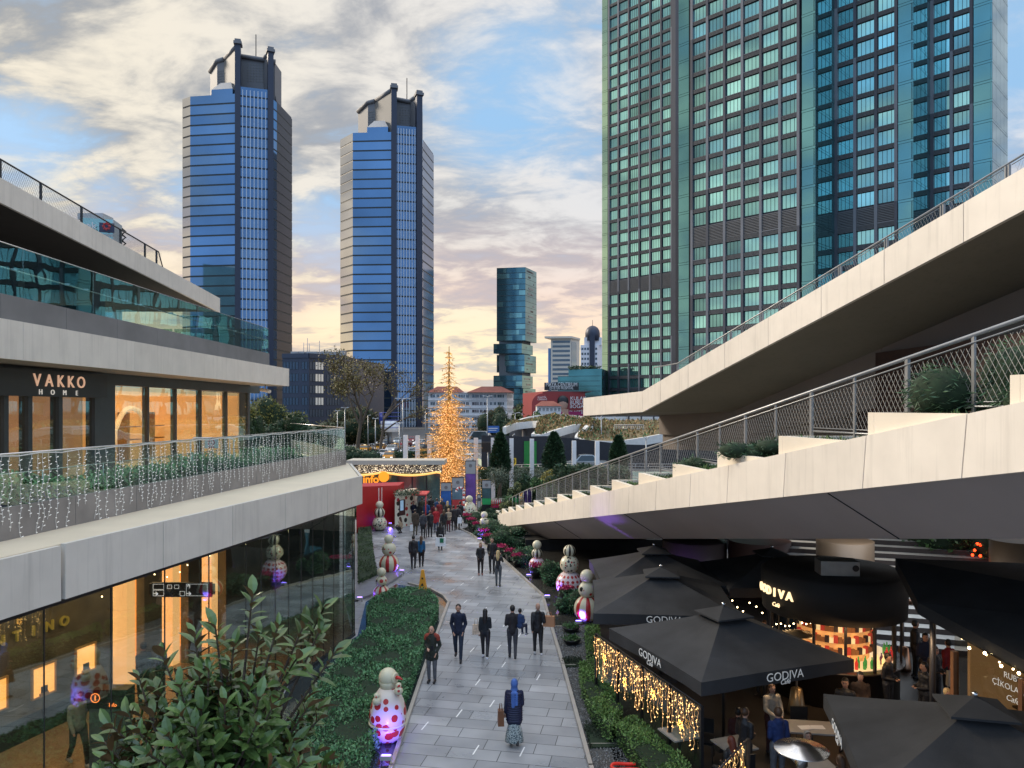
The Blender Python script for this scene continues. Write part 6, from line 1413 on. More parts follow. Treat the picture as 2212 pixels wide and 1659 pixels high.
P = np.stack([RN.uniform(a[0], b[0] + .6, 900), RN.uniform(51.6, 53.3, 900), 2.45 + RN.normal(size=900) * .09], 1); np_mesh('fir_garland', leaves(P, .16, .3), 4, M_LEAFD, ds)
mb = MB(); mb.b2(X(893, 53.4), X(925, 53.4), 52.2, 54.4, 2.28, 2.36); mb.tube([(X(922, 53), 52.3, 0), (X(922, 53), 52.3, 2.28)], .05); mb.build('red_canopy', mat('canopy_red', (.5, .05, .05), .5), ds)
def cane(label, u, v, h):
    p = at_z(u, v, 0); t = thing('candy_cane', label, 'decoration', (p.x, p.y, 0), 0, 'striped candy canes'); pts = [(0, 0, z) for z in np.linspace(0, h - .35, 12)] + [(-.28 + .28 * math.cos(w), 0, h - .35 + .28 * math.sin(w)) for w in np.linspace(.3, PI * 1.05, 8)]
    R = MB(); W = MB()
    for i in range(len(pts) - 1): (R if i % 2 else W).tube([pts[i], pts[i + 1]], .085, n=8)
    R.build('red_bands', MATS['canopy_red'], t, True); W.build('white_bands', M_WHITE, t, True)
cane('large red and white candy cane in front of the grey totem', 1002, 1120, 2.4); cane('red and white candy cane leaning on the dotted stall', 866, 1124, 1.8)
def totem(label, u0, u1, vt, vb, parts):
    y = H * F / (vb - V0); x0, x1 = X(u0, y), X(u1, y); zt_ = Zv(vt, y); t = thing('totem', label, 'sign', ((x0 + x1) / 2, y, 0), 0, 'tall sign totems beyond the crowd')
    mb = MB(); mb.b2(x0, x1, y, y + .25, 0, zt_); mb.build('post_panel', M_BLACK, t); z = zt_ - .06
    for nm_, hh_, m in parts: mb = MB(); mb.b2(x0 + .03, x1 - .03, y - .02, y - .002, z - hh_ + .02, z); mb.build(nm_, m, t); z -= hh_
    mb = MB(); mb.lathe([(.14, 0), (.14, .01)], n=14); o = mb.build('round_logo', mat('logo_grey', (.2, .18, .18), .5), t, True); o.location = (0, -.022, zt_ - .40); o.rotation_euler = (PI / 2, 0, 0)
M_TG = mat('totem_grey', (.38, .38, .38), .5, var=.08)
totem('totem with a blue poster in front of the golden tree', 952, 975, 1042, 1112, [('header', .62, M_TG), ('poster', 1.3, mat('poster_blue', (.03, .12, .38), .5, var=.4, scale=1.5))])
totem('totem with grey header and red foot behind the large candy cane', 976, 1002, 1031, 1112, [('header', .8, M_TG), ('screen', .9, mat('poster_slate', (.12, .2, .25), .5, var=.4, scale=2)), ('foot', .8, MATS['canopy_red'])])
totem('tallest totem, purple poster, right of the golden tree', 1005, 1028, 995, 1110, [('header', 1.0, M_TG), ('poster', 2.5, mat('poster_purple', (.16, .07, .30), .5, var=.6, scale=1.2)), ('foot', .5, MATS['canopy_red'])])
totem('totem with a green poster by the red picket fence', 1041, 1061, 1037, 1110, [('header', .6, M_TG), ('picture', .8, mat('poster_dusk', (.05, .10, .11), .5, var=.6, scale=2)), ('poster', .5, mat('poster_green', (.02, .35, .10), .5, var=.3, scale=2))])
totem('small white notice stand between purple and green totems', 1031, 1039, 1068, 1106, [('poster', 1.2, M_WHITE)])
pf = thing('picket_fence', 'small bright red lattice fence right of the green totem', 'fence', (X(1072, 60), 60, 0)); mb = MB(); yp = 59
for k in range(7): xx = X(1062, yp) + k * .17; mb.b2(xx, xx + .06, yp, yp + .04, .35, 1.15)
for z in (.55, .75, .95): mb.b2(X(1061, yp), X(1086, yp), yp + .041, yp + .07, z, z + .05)
mb.build('lattice', mat('picket_red', (.5, .01, .015), .5), pf)
# white poles
for i, (u, v0, v1) in enumerate(((876, 940, 993), (902, 941, 994), (928, 941, 992), (1028, 946, 1024), (1065, 946, 1018), (1105, 947, 1022), (1149, 948, 1024), (1193, 948, 1026), (1240, 952, 1026), (1290, 953, 1026))):
    y = 68; t = thing('white_pole', 'white square pole %s' % ('left of the golden tree, %s of three' % ('first', 'second', 'third')[i] if i < 3 else 'right of the golden tree, %s in the row along the hedge' % ('first', 'second', 'third', 'fourth', 'fifth', 'sixth', 'seventh')[i - 3]), 'pole', (X(u, y), y, 0), 0, 'white poles in a row')
    mb = MB(); mb.box((0, 0, Zv(v0, y) / 2), (.38, .38, Zv(v0, y))); mb.build('shaft', M_WHITE, t, True); mb = MB(); mb.box((0, 0, .05), (.6, .6, .1)); mb.build('base', M_STEEL, t, True)
# conical evergreens
def cone_tree(label, u, v0, v1, w, y, seed):
    rs = np.random.RandomState(seed); x = X(u, y); zt_ = Zv(v0, y); zb = max(Zv(v1, y), 0); t = thing('cypress', label, 'tree', (x, y, 0), 0, 'conical clipped evergreens'); R = w * y / F / 2; n = 5000
    h = rs.rand(n); a = rs.rand(n) * 2 * PI; pr = np.interp(h, [0, .08, .3, .6, .85, 1], [.7, .95, 1, .78, .42, .08]) * R * (1 + .10 * np.sin(a * 5 + h * 11)); r = pr * (.78 + .25 * rs.rand(n))
    P = np.stack([r * np.cos(a), r * np.sin(a), zb + h * (zt_ - zb)], 1); D = np.stack([np.cos(a), np.sin(a), 0 * a + .8], 1)
    np_mesh('crown', leaves(P, .26, .45, rs, dirs=D, jit=.5), 4, M_LEAFD, t, True); mb = MB(); mb.lathe([(R * .6, zb), (R * .8, zb + .25 * (zt_ - zb)), (R * .55, zb + .65 * (zt_ - zb)), (.05, zt_ - .2)], n=10); mb.build('inner_branches', M_HCORE, t, True)
    mb = MB(); mb.tube([(0, 0, 0), (0, 0, zb + .5)], .12); mb.build('trunk', M_BARK, t, True)
cone_tree('dark conical evergreen nearest the golden tree', 1081, 937, 1024, 38, 66, 1); cone_tree('dark conical evergreen in the middle of the pole row', 1197, 936, 1026, 46, 66, 2); cone_tree('dark conical evergreen seen through the ramp fence', 1336, 944, 1012, 34, 62, 3)
# olive trees in pots
def olive(label, u, v, d, pot, y=61):
    x = X(u, y); zc_ = Zv(v, y); t = thing('olive_tree', label, 'tree', (x, y, 0), 0, 'potted olive trees'); rs = np.random.RandomState(int(u)); R = d * y / F / 2; P = rs.normal(size=(2600, 3)) * [R * .52, R * .52, R * .42] + [0, 0, zc_]
    np_mesh('crown', leaves(P, .17, .25, rs), 4, mat('olive_leaf', (.10, .13, .09), .6, var=.3, island=.5), t, True); mb = MB(); mb.tube([(0, 0, .6), (.06, 0, zc_ * .6), (0, 0, zc_)], [.08, .06, .03]); mb.build('trunk', M_BARK, t, True)
    if pot: mb = MB(); mb.lathe([(.62, 0), (.78, .5), (.85, .95), (.80, .94)], n=22); mb.build('pot', mat('zinc_pot', (.45, .44, .43), .35, .6, var=.1, stretch=(8, 8, .5)), t, True)
olive('olive tree in a big round zinc pot beside the green totem', 1075, 1030, 40, True); olive('wider olive tree right of the zinc-potted one', 1127, 1032, 46, False, 62); olive('low olive tree half hidden behind hedges near the fence', 1172, 1030, 36, False, 63)
# hedges and shrubs in the middle distance
def shrub_uv(name, label, u, v0, v1, w, y, n, m, seed, size=.2, group=None):
    zt_, zb = Zv(v0, y), max(Zv(v1, y), 0); return bush(name, label, 'shrub', (X(u, y), y, zb), w * y / F / 2, max(zt_ - zb, .4), n, size, m, group, seed=seed, lumps=10)
hedge('clipped_hedge', 'long dark clipped hedge behind the white poles', None, 2.6, 9000, .22, M_LEAFD, 11, pts=[(X(1035, 69.5), 69.5), (X(1300, 69.5), 69.5), (X(1300, 72), 72), (X(1035, 72), 72)])
hedge('clipped_hedge', 'dark clipped hedge left of the golden tree behind the first poles', None, 3.7, 4000, .22, M_LEAFD, 12, pts=[(X(852, 77), 77), (X(938, 77), 77), (X(938, 79), 79), (X(852, 79), 79)])
shrub_uv('shrub', 'dense dark shrub block against the upper end of the brown glass railing', 1245, 1008, 1062, 62, 54, 5000, M_LEAFD, 51); shrub_uv('shrub', 'dark leafy shrub behind the fence right of the shrub block', 1310, 1008, 1045, 90, 52, 4500, M_LEAFD, 52)
M_YEL = mat('yellow_leaf', (.30, .25, .05), .6, var=.3, island=.4); M_VAR = mat('variegated_leaf', (.18, .20, .08), .6, var=.3, island=.5)
shrub_uv('shrub', 'yellow-flowering shrub behind the brown glass railing', 1200, 1015, 1045, 60, 58, 2600, M_YEL, 53, .14); shrub_uv('shrub', 'upright dark green shrub left of the brown railing', 1145, 1030, 1085, 34, 58, 3000, M_LEAFD, 54); shrub_uv('shrub', 'pale variegated shrub left of the upright dark one', 1122, 1045, 1085, 26, 58, 2200, M_VAR, 55, .14)
shrub_uv('shrub', 'dark green shrub between the brown railing and the shrub block', 1178, 1035, 1080, 40, 57, 2600, M_LEAF, 56); shrub_uv('shrub', 'loose green shrub at the foot of the ramp steps', 1108, 1072, 1100, 34, 56, 2000, M_LEAF, 57, .15); shrub_uv('shrub', 'light green grass tuft just above the last ramp step', 1096, 1085, 1104, 22, 55, 1000, M_VAR, 58, .14)

# ================================================================== TREES
def branch_tree(name, label, cat, base, h, spread, nleaf, lsize, m, seed, group=None, trunk_r=.25, depth=4, crown_lo=.35):
    rs = random.Random(seed); t = thing(name, label, cat, base, 0, group); mb = MB(); tips = []
    def grow(p, d, l, r, lev):
        q_ = p; pts = [p]; dd = d.copy()
        for k in range(3): dd = (dd + Vector((rs.gauss(0, .12), rs.gauss(0, .12), rs.gauss(0, .05)))).normalized(); q_ = q_ + dd * l / 3; pts.append(q_)
        mb.tube(pts, [r, r * .85, r * .72, r * .6], n=5 if lev < 2 else 3, cap=False)
        if lev >= depth: tips.append((pts[1], q_)); return
        if lev >= depth - 1: tips.append((pts[1], q_))
        n = 3 if lev else 4
        for k in range(n):
            a = rs.random() * 2 * PI; el = rs.uniform(.35, .9); side = Vector((math.cos(a), math.sin(a), 0)); nd = (dd * (1 - el * .55) + side * el * spread + Vector((0, 0, .12))).normalized(); grow(pts[rs.choice((2, 3))], nd, l * rs.uniform(.55, .78), r * .58, lev + 1)
    grow(Vector((0, 0, 0)), Vector((rs.gauss(0, .04), 0, 1)), h * crown_lo, trunk_r, 0)
    mb.build('trunk', M_BARK, t, True)
    k = max(nleaf // max(len(tips), 1), 1); P = []
    for a, b in tips:
        for _ in range(k): w = rs.random(); P.append(tuple(a.lerp(b, w) + Vector((rs.gauss(0, .3), rs.gauss(0, .3), rs.gauss(0, .3))) * (h / 15)))
    np_mesh('crown', leaves(np.array(P), lsize, .6), 4, m, t, True); return t
branch_tree('plane_tree', 'tall bare plane tree with sparse ochre leaves between the blue towers', 'tree', (X(772, 132), 132, 0), 22, .95, 2600, .42, M_OLEAF, 4, trunk_r=.42, crown_lo=.36)
branch_tree('plane_tree', 'second bare tree in front of the right blue tower', 'tree', (X(822, 128), 128, 0), 17, .95, 900, .36, M_OLEAF, 9, trunk_r=.32, crown_lo=.38)
M_BRN = mat('brown_scrub', (.10, .085, .035), .8, var=.4, scale=.3, island=.5)
bush('scrub', 'wide olive-brown thicket under the bare plane trees', 'shrub', (X(762, 150), 150, 1), 5.2, 5.6, 5200, .6, M_BRN, seed=61, lumps=14); bush('scrub', 'olive-brown thicket behind the glass balustrade end', 'shrub', (X(712, 150), 150, 1), 4.5, 4.5, 3600, .6, M_BRN, seed=62, lumps=12)
bush('roadside_bush', 'small dark bush row under the road at the left of the taxis', 'shrub', (X(756, 112), 112, 0), 3.0, 2.4, 2600, .35, M_LEAFD, seed=63)
bush('terrace_tree', 'round dense dark evergreen on the terrace beside the glass rail', 'tree', (X(622, 46), 46, 5.87), 1.05, 2.0, 5200, .16, M_LEAFD, seed=64, lumps=10, trunk=0.0); bush('terrace_tree', 'yellow-green leafy tree behind the corner of the lit shop', 'tree', (X(585, 52), 52, 5.87), 1.5, 3.2, 4200, .2, mat('lime_leaf', (.17, .18, .05), .6, var=.3, island=.5), seed=65, lumps=10); bush('terrace_tree', 'small dark evergreen tight against the lit shop corner', 'tree', (X(551, 44), 44, 5.87), .55, 1.9, 2400, .15, M_LEAFD, seed=66)
branch_tree('street_tree', 'green and yellow street tree left of the clinic billboard', 'tree', (X(1134, 140), 140, 0), 10.5, .6, 3600, .5, mat('mixed_leaf', (.11, .13, .04), .6, var=.3, island=.5), 12, trunk_r=.2); branch_tree('street_tree', 'darker small street tree touching the green and yellow one', 'tree', (X(1152, 142), 142, 0), 8.8, .55, 2600, .45, M_LEAF, 13, trunk_r=.18)
bush('street_bush', 'rounded dark tree in front of the white apartment block', 'tree', (X(1098, 175), 175, 0), 3.2, 6.2, 2600, .5, M_LEAFD, seed=67); bush('street_bush', 'brownish tree crown behind the blue road sign', 'tree', (X(1070, 190), 190, 0), 3.5, 7.2, 2000, .5, M_BRN, seed=68)
# foreground magnolia --------------------------------------------------
mg = thing('magnolia_tree', 'glossy large-leaved magnolia with rust-brown leaf undersides filling the lower left foreground', 'tree', (-2.75, 7.0, 0))
rs = random.Random(31); tips = []; mb = MB(); mb.tube([(0, 0, 0), (.05, 0, 2.4), (0, 0, 4.3)], [.11, .09, .07], n=8)
C0 = Vector((0, 0, 4.3)); tw = MB()
silh = [(-250, 1560, .1), (-170, 1480, 0), (-120, 1390, .1), (-70, 1350, 0), (10, 1270, .1), (60, 1300, 0), (110, 1330, -.1), (190, 1310, 0), (215, 1400, .1), (130, 1420, .2)]
ends = []
for k in range(230):
    a = rs.random() * 2 * PI; el = rs.uniform(-.15, 1.0); rr = rs.uniform(.55, 1.0) * 1.18
    c = Vector((math.cos(a) * math.cos(el * 1.5) * rr * .98, math.sin(a) * math.cos(el * 1.5) * rr * .85, .55 + math.sin(el * 1.35) * rr * 1.02)); ends.append(C0 + c)
for u, v, dy in ((545, 1262, 0), (700, 1290, .1), (725, 1385, .1), (465, 1330, -.1), (600, 1330, 0), (655, 1330, .1), (300, 1440, 0), (560, 1350, .2), (640, 1400, -.2), (690, 1340, 0), (505, 1370, 0), (350, 1390, 0), (250, 1560, 0), (235, 1610, -.2), (300, 1520, .2), (420, 1350, .2)): p = at_y(u, v, 7.0 + dy); ends.append(p - Vector((-2.75, 7.0, 0)) - Vector((0, 0, .10)))
LV = []; LM = []
for e in ends:
    mid = C0.lerp(e, .5) + Vector((rs.gauss(0, .08), rs.gauss(0, .08), .05)); tw.tube([C0, mid, e], [.03, .016, .008], n=4, cap=False); ax = (e - mid).normalized()
    for j in range(rs.randint(11, 17)):
        b0 = e - ax * (j * .028); w = j * 2.4 + rs.random(); s1 = ax.cross(Vector((0, 0, 1)) if abs(ax.z) < .9 else Vector((1, 0, 0))).normalized(); s2 = ax.cross(s1); out = (s1 * math.cos(w) + s2 * math.sin(w)); d = (out * (.45 + .09 * j) + ax * (1.0 - .05 * j)).normalized(); Ln = rs.uniform(.10, .22); wd_ = Ln * rs.uniform(.19, .24); sd1 = d.cross(ax).normalized(); 
        if sd1.length < .1: continue
        nrm = sd1.cross(d).normalized()
        if nrm.dot(ax) < 0: nrm = -nrm
        # rows across the leaf: base, 1/4, 1/2, 3/4, tip, with a fold along the rib and a curl
        ts = ((0, .12), (.22, .75), (.5, 1.0), (.78, .72), (1.0, .04)); rib = []; le = []; ri = []
        for t, ww in ts:
            c = b0 + d * Ln * t - nrm * (Ln * .22 * t * t) ; rib.append(c); le.append(c + sd1 * wd_ * ww + nrm * wd_ * ww * .30); ri.append(c - sd1 * wd_ * ww + nrm * wd_ * ww * .30)
        for q_ in range(4): LV += [rib[q_], le[q_], le[q_ + 1], rib[q_ + 1], ri[q_], rib[q_], rib[q_ + 1], ri[q_ + 1]]
mb.build('trunk', M_BARK, mg, True); tw.build('twigs', M_BARK, mg, True)
def mag_mat():
    m = mat('magnolia_leaf', (.085, .155, .04), .36, var=.5, scale=3, spec=.6); nt = m.node_tree; N = nt.nodes; L = nt.links; b = N['Principled BSDF']; src = b.inputs['Base Color'].links[0].from_socket
    g_ = N.new('ShaderNodeNewGeometry'); mx = N.new('ShaderNodeMix'); mx.data_type = 'RGBA'; L.new(g_.outputs['Backfacing'], mx.inputs[0]); L.new(src, mx.inputs[6]); mx.inputs[7].default_value = (.19, .10, .04, 1); L.new(mx.outputs[2], b.inputs['Base Color'])
    mr = N.new('ShaderNodeMapRange'); mr.inputs[3].default_value = .28; mr.inputs[4].default_value = .7; L.new(g_.outputs['Backfacing'], mr.inputs[0]); L.new(mr.outputs[0], b.inputs['Roughness']); return m
A_ = np.array([tuple(v) for v in LV]); 
# orient every quad so that its upper side is the glossy green one
Q = A_.reshape(-1, 4, 3); nn_ = np.cross(Q[:, 1] - Q[:, 0], Q[:, 2] - Q[:, 0]); flip = nn_[:, 2] < 0; Q[flip] = Q[flip][:, ::-1]
np_mesh('leaves', Q.reshape(-1, 3), 4, mag_mat(), mg, True)

# ================================================================== STREET FURNITURE AND TRAFFIC
def lamp(label, u, v0, y, arms=2, w=14, z0=0):
    x = X(u, y); zt_ = Zv(v0, y); t = thing('street_lamp', label, 'street lamp', (x, y, z0), 0, 'street lamps along the road'); mb = MB(); mb.tube([(0, 0, 0), (0, 0, zt_ - z0)], [.11, .07], n=6); mb.build('pole', M_STEEL, t, True); aw = w * y / F / 2
    for s_ in ((-1, 1) if arms == 2 else (1,)): mb = MB(); mb.tube([(0, 0, zt_ - z0), (s_ * aw * .6, 0, zt_ - z0 + .12)], .05, n=4); mb.box((s_ * aw * .8, 0, zt_ - z0 + .12), (aw * .5, .3, .14)); mb.build('lamp_head', mat('lamp_grey', (.5, .5, .5), .5), t, True)
for a in (('twin-armed lamp in front of the right blue tower', 870, 862, 118, 2, 32), ('tall twin-armed lamp in front of the white apartment block', 1053, 857, 110, 2, 20), ('lamp left of the cylinder sign', 811, 905, 120, 2, 12), ('slim lamp left in front of the dark office block', 729, 888, 130, 2, 10), ('lamp before the dark office block, taller one', 745, 882, 128, 2, 16), ('lamp with crossed spotlights right of the cylinder sign', 863, 915, 105, 2, 16), ('lamp beside the right edge of the right blue tower', 919, 884, 140, 2, 10), ('twin lamp left of the street trees', 1113, 893, 120, 2, 20), ('lamp behind the green-roofed pavilion start', 1153, 890, 118, 1, 12), ('thin lamp rising from the road right of the tree', 1108, 940, 95, 1, 8), ('slim mast over the hoarding through the upper ramp gap', 1449, 898, 95, 1, 8), ('double-headed lamp behind the ramp fence', 1396, 948, 78, 2, 12), ('thin mast left of the ramp fence over the planted roof', 1299, 899, 95, 1, 6), ('lamp between the bare trees', 795, 898, 135, 1, 10)): lamp(*a)
cs = thing('cylinder_sign', 'white and blue cylindrical billboard in front of the right blue tower', 'sign', (X(842, 150), 150, 0)); mb = MB(); mb.lathe([(2.0, 3.6), (2.0, Zv(909, 150))], n=24); mb.build('display', mat('billboard_white', (.65, .68, .72), .5, var=.3, scale=.8, emit=.15), cs, True)
mb = MB(); mb.tube([(0, 0, 0), (0, 0, 3.6)], .5); mb.build('post', M_STEEL, cs, True); mb = MB()
for k in range(5): mb.lathe([(2.03, 4.4 + k * .75), (2.03, 4.5 + k * .75)], n=24, m=0)
mb.face([(-1.95, -.75, 5.0), (-1.2, -1.65, 5.0), (-1.2, -1.65, 7.4), (-1.95, -.75, 7.4)], 0); mb.build('blue_bands', mat('billboard_blue', (.05, .08, .4), .5), cs, True)
rsn = thing('road_sign', 'small blue road sign above the junction right of the golden tree', 'sign', (X(1065, 115), 115, 0)); mb = MB(); mb.b2(-.95, .95, -.05, .05, Zv(935, 115), Zv(920, 115)); mb.build('panel', mat('road_blue', (.03, .12, .40), .5), rsn, True); mb = MB(); mb.b2(-.7, .7, -.06, -.052, Zv(926, 115), Zv(924.5, 115)); mb.b2(-.7, .5, -.06, -.052, Zv(930, 115), Zv(928.8, 115)); mb.build('legend', M_WHITE, rsn, True); mb = MB(); mb.tube([(-.6, .06, 0), (-.6, .06, Zv(921, 115))], .07); mb.tube([(.6, .06, 0), (.6, .06, Zv(921, 115))], .07); mb.build('posts', M_STEEL, rsn, True)
bn = thing('advertising_box', 'black advertising box on a pole right of the golden tree', 'sign', (X(1054, 74), 74, 0)); mb = MB(); mb.b2(-.62, .62, -.15, .15, Zv(976, 74), Zv(955, 74)); mb.build('box', M_BLACK, bn, True); mb = MB(); mb.tube([(0, .2, 0), (0, .2, Zv(956, 74))], .08); mb.build('post', M_STEEL, bn, True)
ch = thing('chevron_sign', 'tiny yellow and black curve sign at the slip road', 'sign', (X(1111, 79), 79, 1.2)); mb = MB(); mb.b2(-.2, .2, 0, .05, 1.2, 1.9); mb.tube([(0, .06, 0), (0, .06, 1.9)], .04); mb.build('panel', mat('sign_yellow', (.7, .45, .02), .5), ch, True); mb = MB(); mb.face([(-.1, -.01, 1.3), (.0, -.01, 1.3), (.12, -.01, 1.55), (.0, -.01, 1.8), (-.1, -.01, 1.8), (.02, -.01, 1.55)]); mb.build('arrow', M_BLACK, ch, True)
def make_car(name, label, cat, m, loc, rz, group, L_=4.4, W=1.78, Hh=1.45, taxi=False):
    t = thing(name, label, cat, loc, rz, group); hw = W / 2
    prof = [(-L_ / 2, .35), (-L_ / 2, .80), (-L_ / 2 + .1, .95), (-L_ * .30, 1.0), (-L_ * .17, Hh - .04), (-L_ * .02, Hh), (L_ * .12, Hh - .06), (L_ * .27, .98), (L_ / 2 - .15, .82), (L_ / 2, .62), (L_ / 2, .35)]
    wy = [hw * .94, hw, hw, hw * .97, hw * .76, hw * .74, hw * .76, hw * .97, hw * .95, hw * .9, hw * .9]
    mb = MB(); i0 = 0
    for s_ in (-1, 1): mb.v += [(s_ * w, y, z) for (y, z), w in zip(prof, wy)]
    n = len(prof)
    for k in range(n): j = (k + 1) % n; mb.f.append((k, j, n + j, n + k)); mb.m.append(0); mb.sm.append(False)
    mb.f.append(tuple(range(n - 1, -1, -1))); mb.f.append(tuple(range(n, 2 * n))); mb.m += [0, 0]; mb.sm += [False, False]; mb.build('body', m, t, True)
    g_ = MB(); e = .012
    def pan(a, b, ia, ib, ta, tb):  # windscreen panels lifted just off the body
        pass
    g_.face([(-hw * .90, -L_ * .29, 1.03), (hw * .90, -L_ * .29, 1.03), (hw * .70, -L_ * .175, Hh - .09), (-hw * .70, -L_ * .175, Hh - .09)][::1]); g_.face([(hw * .90, L_ * .262, 1.01), (-hw * .90, L_ * .262, 1.01), (-hw * .70, L_ * .128, Hh - .10), (hw * .70, L_ * .128, Hh - .10)])
    for v in list(range(0, 4)): x, y, z = g_.v[v]; g_.v[v] = (x, y - .02, z + .02)
    for v in list(range(4, 8)): x, y, z = g_.v[v]; g_.v[v] = (x, y + .02, z + .02)
    for s_ in (-1, 1): g_.face([(s_ * (hw * .96 + .012), -L_ * .24, 1.02), (s_ * (hw * .96 + .012), L_ * .21, 1.01), (s_ * (hw * .765 + .015), L_ * .11, Hh - .10), (s_ * (hw * .765 + .015), -L_ * .15, Hh - .09)])
    g_.build('windows', facade_glass('car_glass', (.06, .08, .09), .06, metal=.4, var=0), t, True)
    for y in (-L_ * .30, L_ * .30):
        for s_ in (-1, 1):
            wh = MB(); wh.tube([(s_ * (hw - .18), y, .32), (s_ * (hw + .01), y, .32)], .32, n=14, sm=False); o = wh.build('wheel', mat('tyre', (.015, .015, .015), .8), t, True)
    for s_ in (-1, 1):
        b_ = MB(); b_.box((s_ * hw * .68, L_ / 2 - .01, .66), (.36, .06, .14)); b_.build('headlight', mat('headlamp', (.8, .8, .75), .2, emit=1.2), t, True); b_ = MB(); b_.box((s_ * hw * .72, -L_ / 2 - .0, .78), (.3, .05, .16)); b_.build('taillight', mat('tail', (.35, .01, .01), .3, emit=.3), t, True)
    b_ = MB(); b_.box((0, L_ / 2 + .01, .46), (.5, .03, .11)); b_.build('number_plate', M_WHITE, t, True)
    if taxi: b_ = MB(); b_.box((0, .0, Hh + .06), (.4, .14, .12)); b_.build('roof_sign', mat('taxi_sign', (.9, .8, .5), .4, emit=.5), t, True)
    return t
P_Y = mat('taxi_yellow', (.65, .28, .01), .3, var=.04, coat=.5); P_W = mat('car_white', (.65, .65, .66), .25, var=.03, coat=.5); P_S = mat('car_silver', (.35, .38, .40), .25, .4, var=.03, coat=.5); P_D = mat('car_dark', (.02, .025, .035), .2, var=.03, coat=.5); P_R = mat('car_red', (.3, .02, .02), .25, coat=.5)
cg = 'vehicles on the city road'
def put_car(label, u, v, m, rz, name='parked_car', cat='car', taxi=False, z=0.0, **k): p = at_z(u, v, z); return make_car(name, label, cat, m, (p.x, p.y, z + .012), rz, cg, taxi=taxi, **k)
for a in (('yellow taxi nearest, at the left edge of the road', 778, 993, P_Y, .0 + PI, 1), ('yellow taxi right behind the nearest one at the left', 788, 978, P_Y, PI, 1), ('white car heading the middle queue', 831, 989, P_W, PI - .1, 0), ('yellow taxi boxed in before the white queue leader', 842, 995, P_Y, PI, 1), ('white car beside the queue leader, slightly farther', 846, 977, P_W, PI, 0), ('yellow taxi left of the white pair', 822, 974, P_Y, PI, 1), ('yellow taxi right behind the white pair', 853, 974, P_Y, PI, 1), ('white sedan between the first two poles', 882, 984, P_W, PI - .5, 0), ('orange taxi just right of the second pole', 897, 982, P_Y, PI - .4, 1), ('dark hatchback behind the orange taxi', 911, 976, P_D, PI - .3, 0),
          ('red car beyond the dark hatchback', 875, 966, P_R, PI - .2, 0), ('white car crossing far right of the poles', 909, 963, P_W, PI - .4, 0), ('dark car in the far middle queue', 838, 963, P_D, PI, 0), ('white van-like car far left on the road', 811, 963, P_W, PI, 0), ('silver car far behind the red one', 860, 958, P_S, PI, 0), ('dark red car waiting far in the middle', 889, 956, P_R, PI, 0)):
    put_car(a[0], a[1], a[2], a[3], a[4], 'taxi' if a[5] else 'car', 'taxi' if a[5] else 'car', bool(a[5]))
put_car('white car close right of the golden tree trunk line', 1016, 1000, P_W, -2.2, 'car'); put_car('dark sedan behind the purple totem', 1046, 1036, P_D, 1.9, 'car'); put_car('dark blue car half hidden behind the pale parapet', 1112, 988, P_D, 1.7, 'car', z=1.0)
make_car('car', 'silver sport utility car driving along the black hoarding', 'car', P_S, (X(1264, 78), 78, 1.9), 1.62, cg, Hh=1.65, L_=4.7)
bs = make_car('bus', 'white city bus far right of the golden tree', 'bus', P_W, (X(1036, 175), 175, 0), 1.4, cg, L_=11, W=2.5, Hh=3.0)
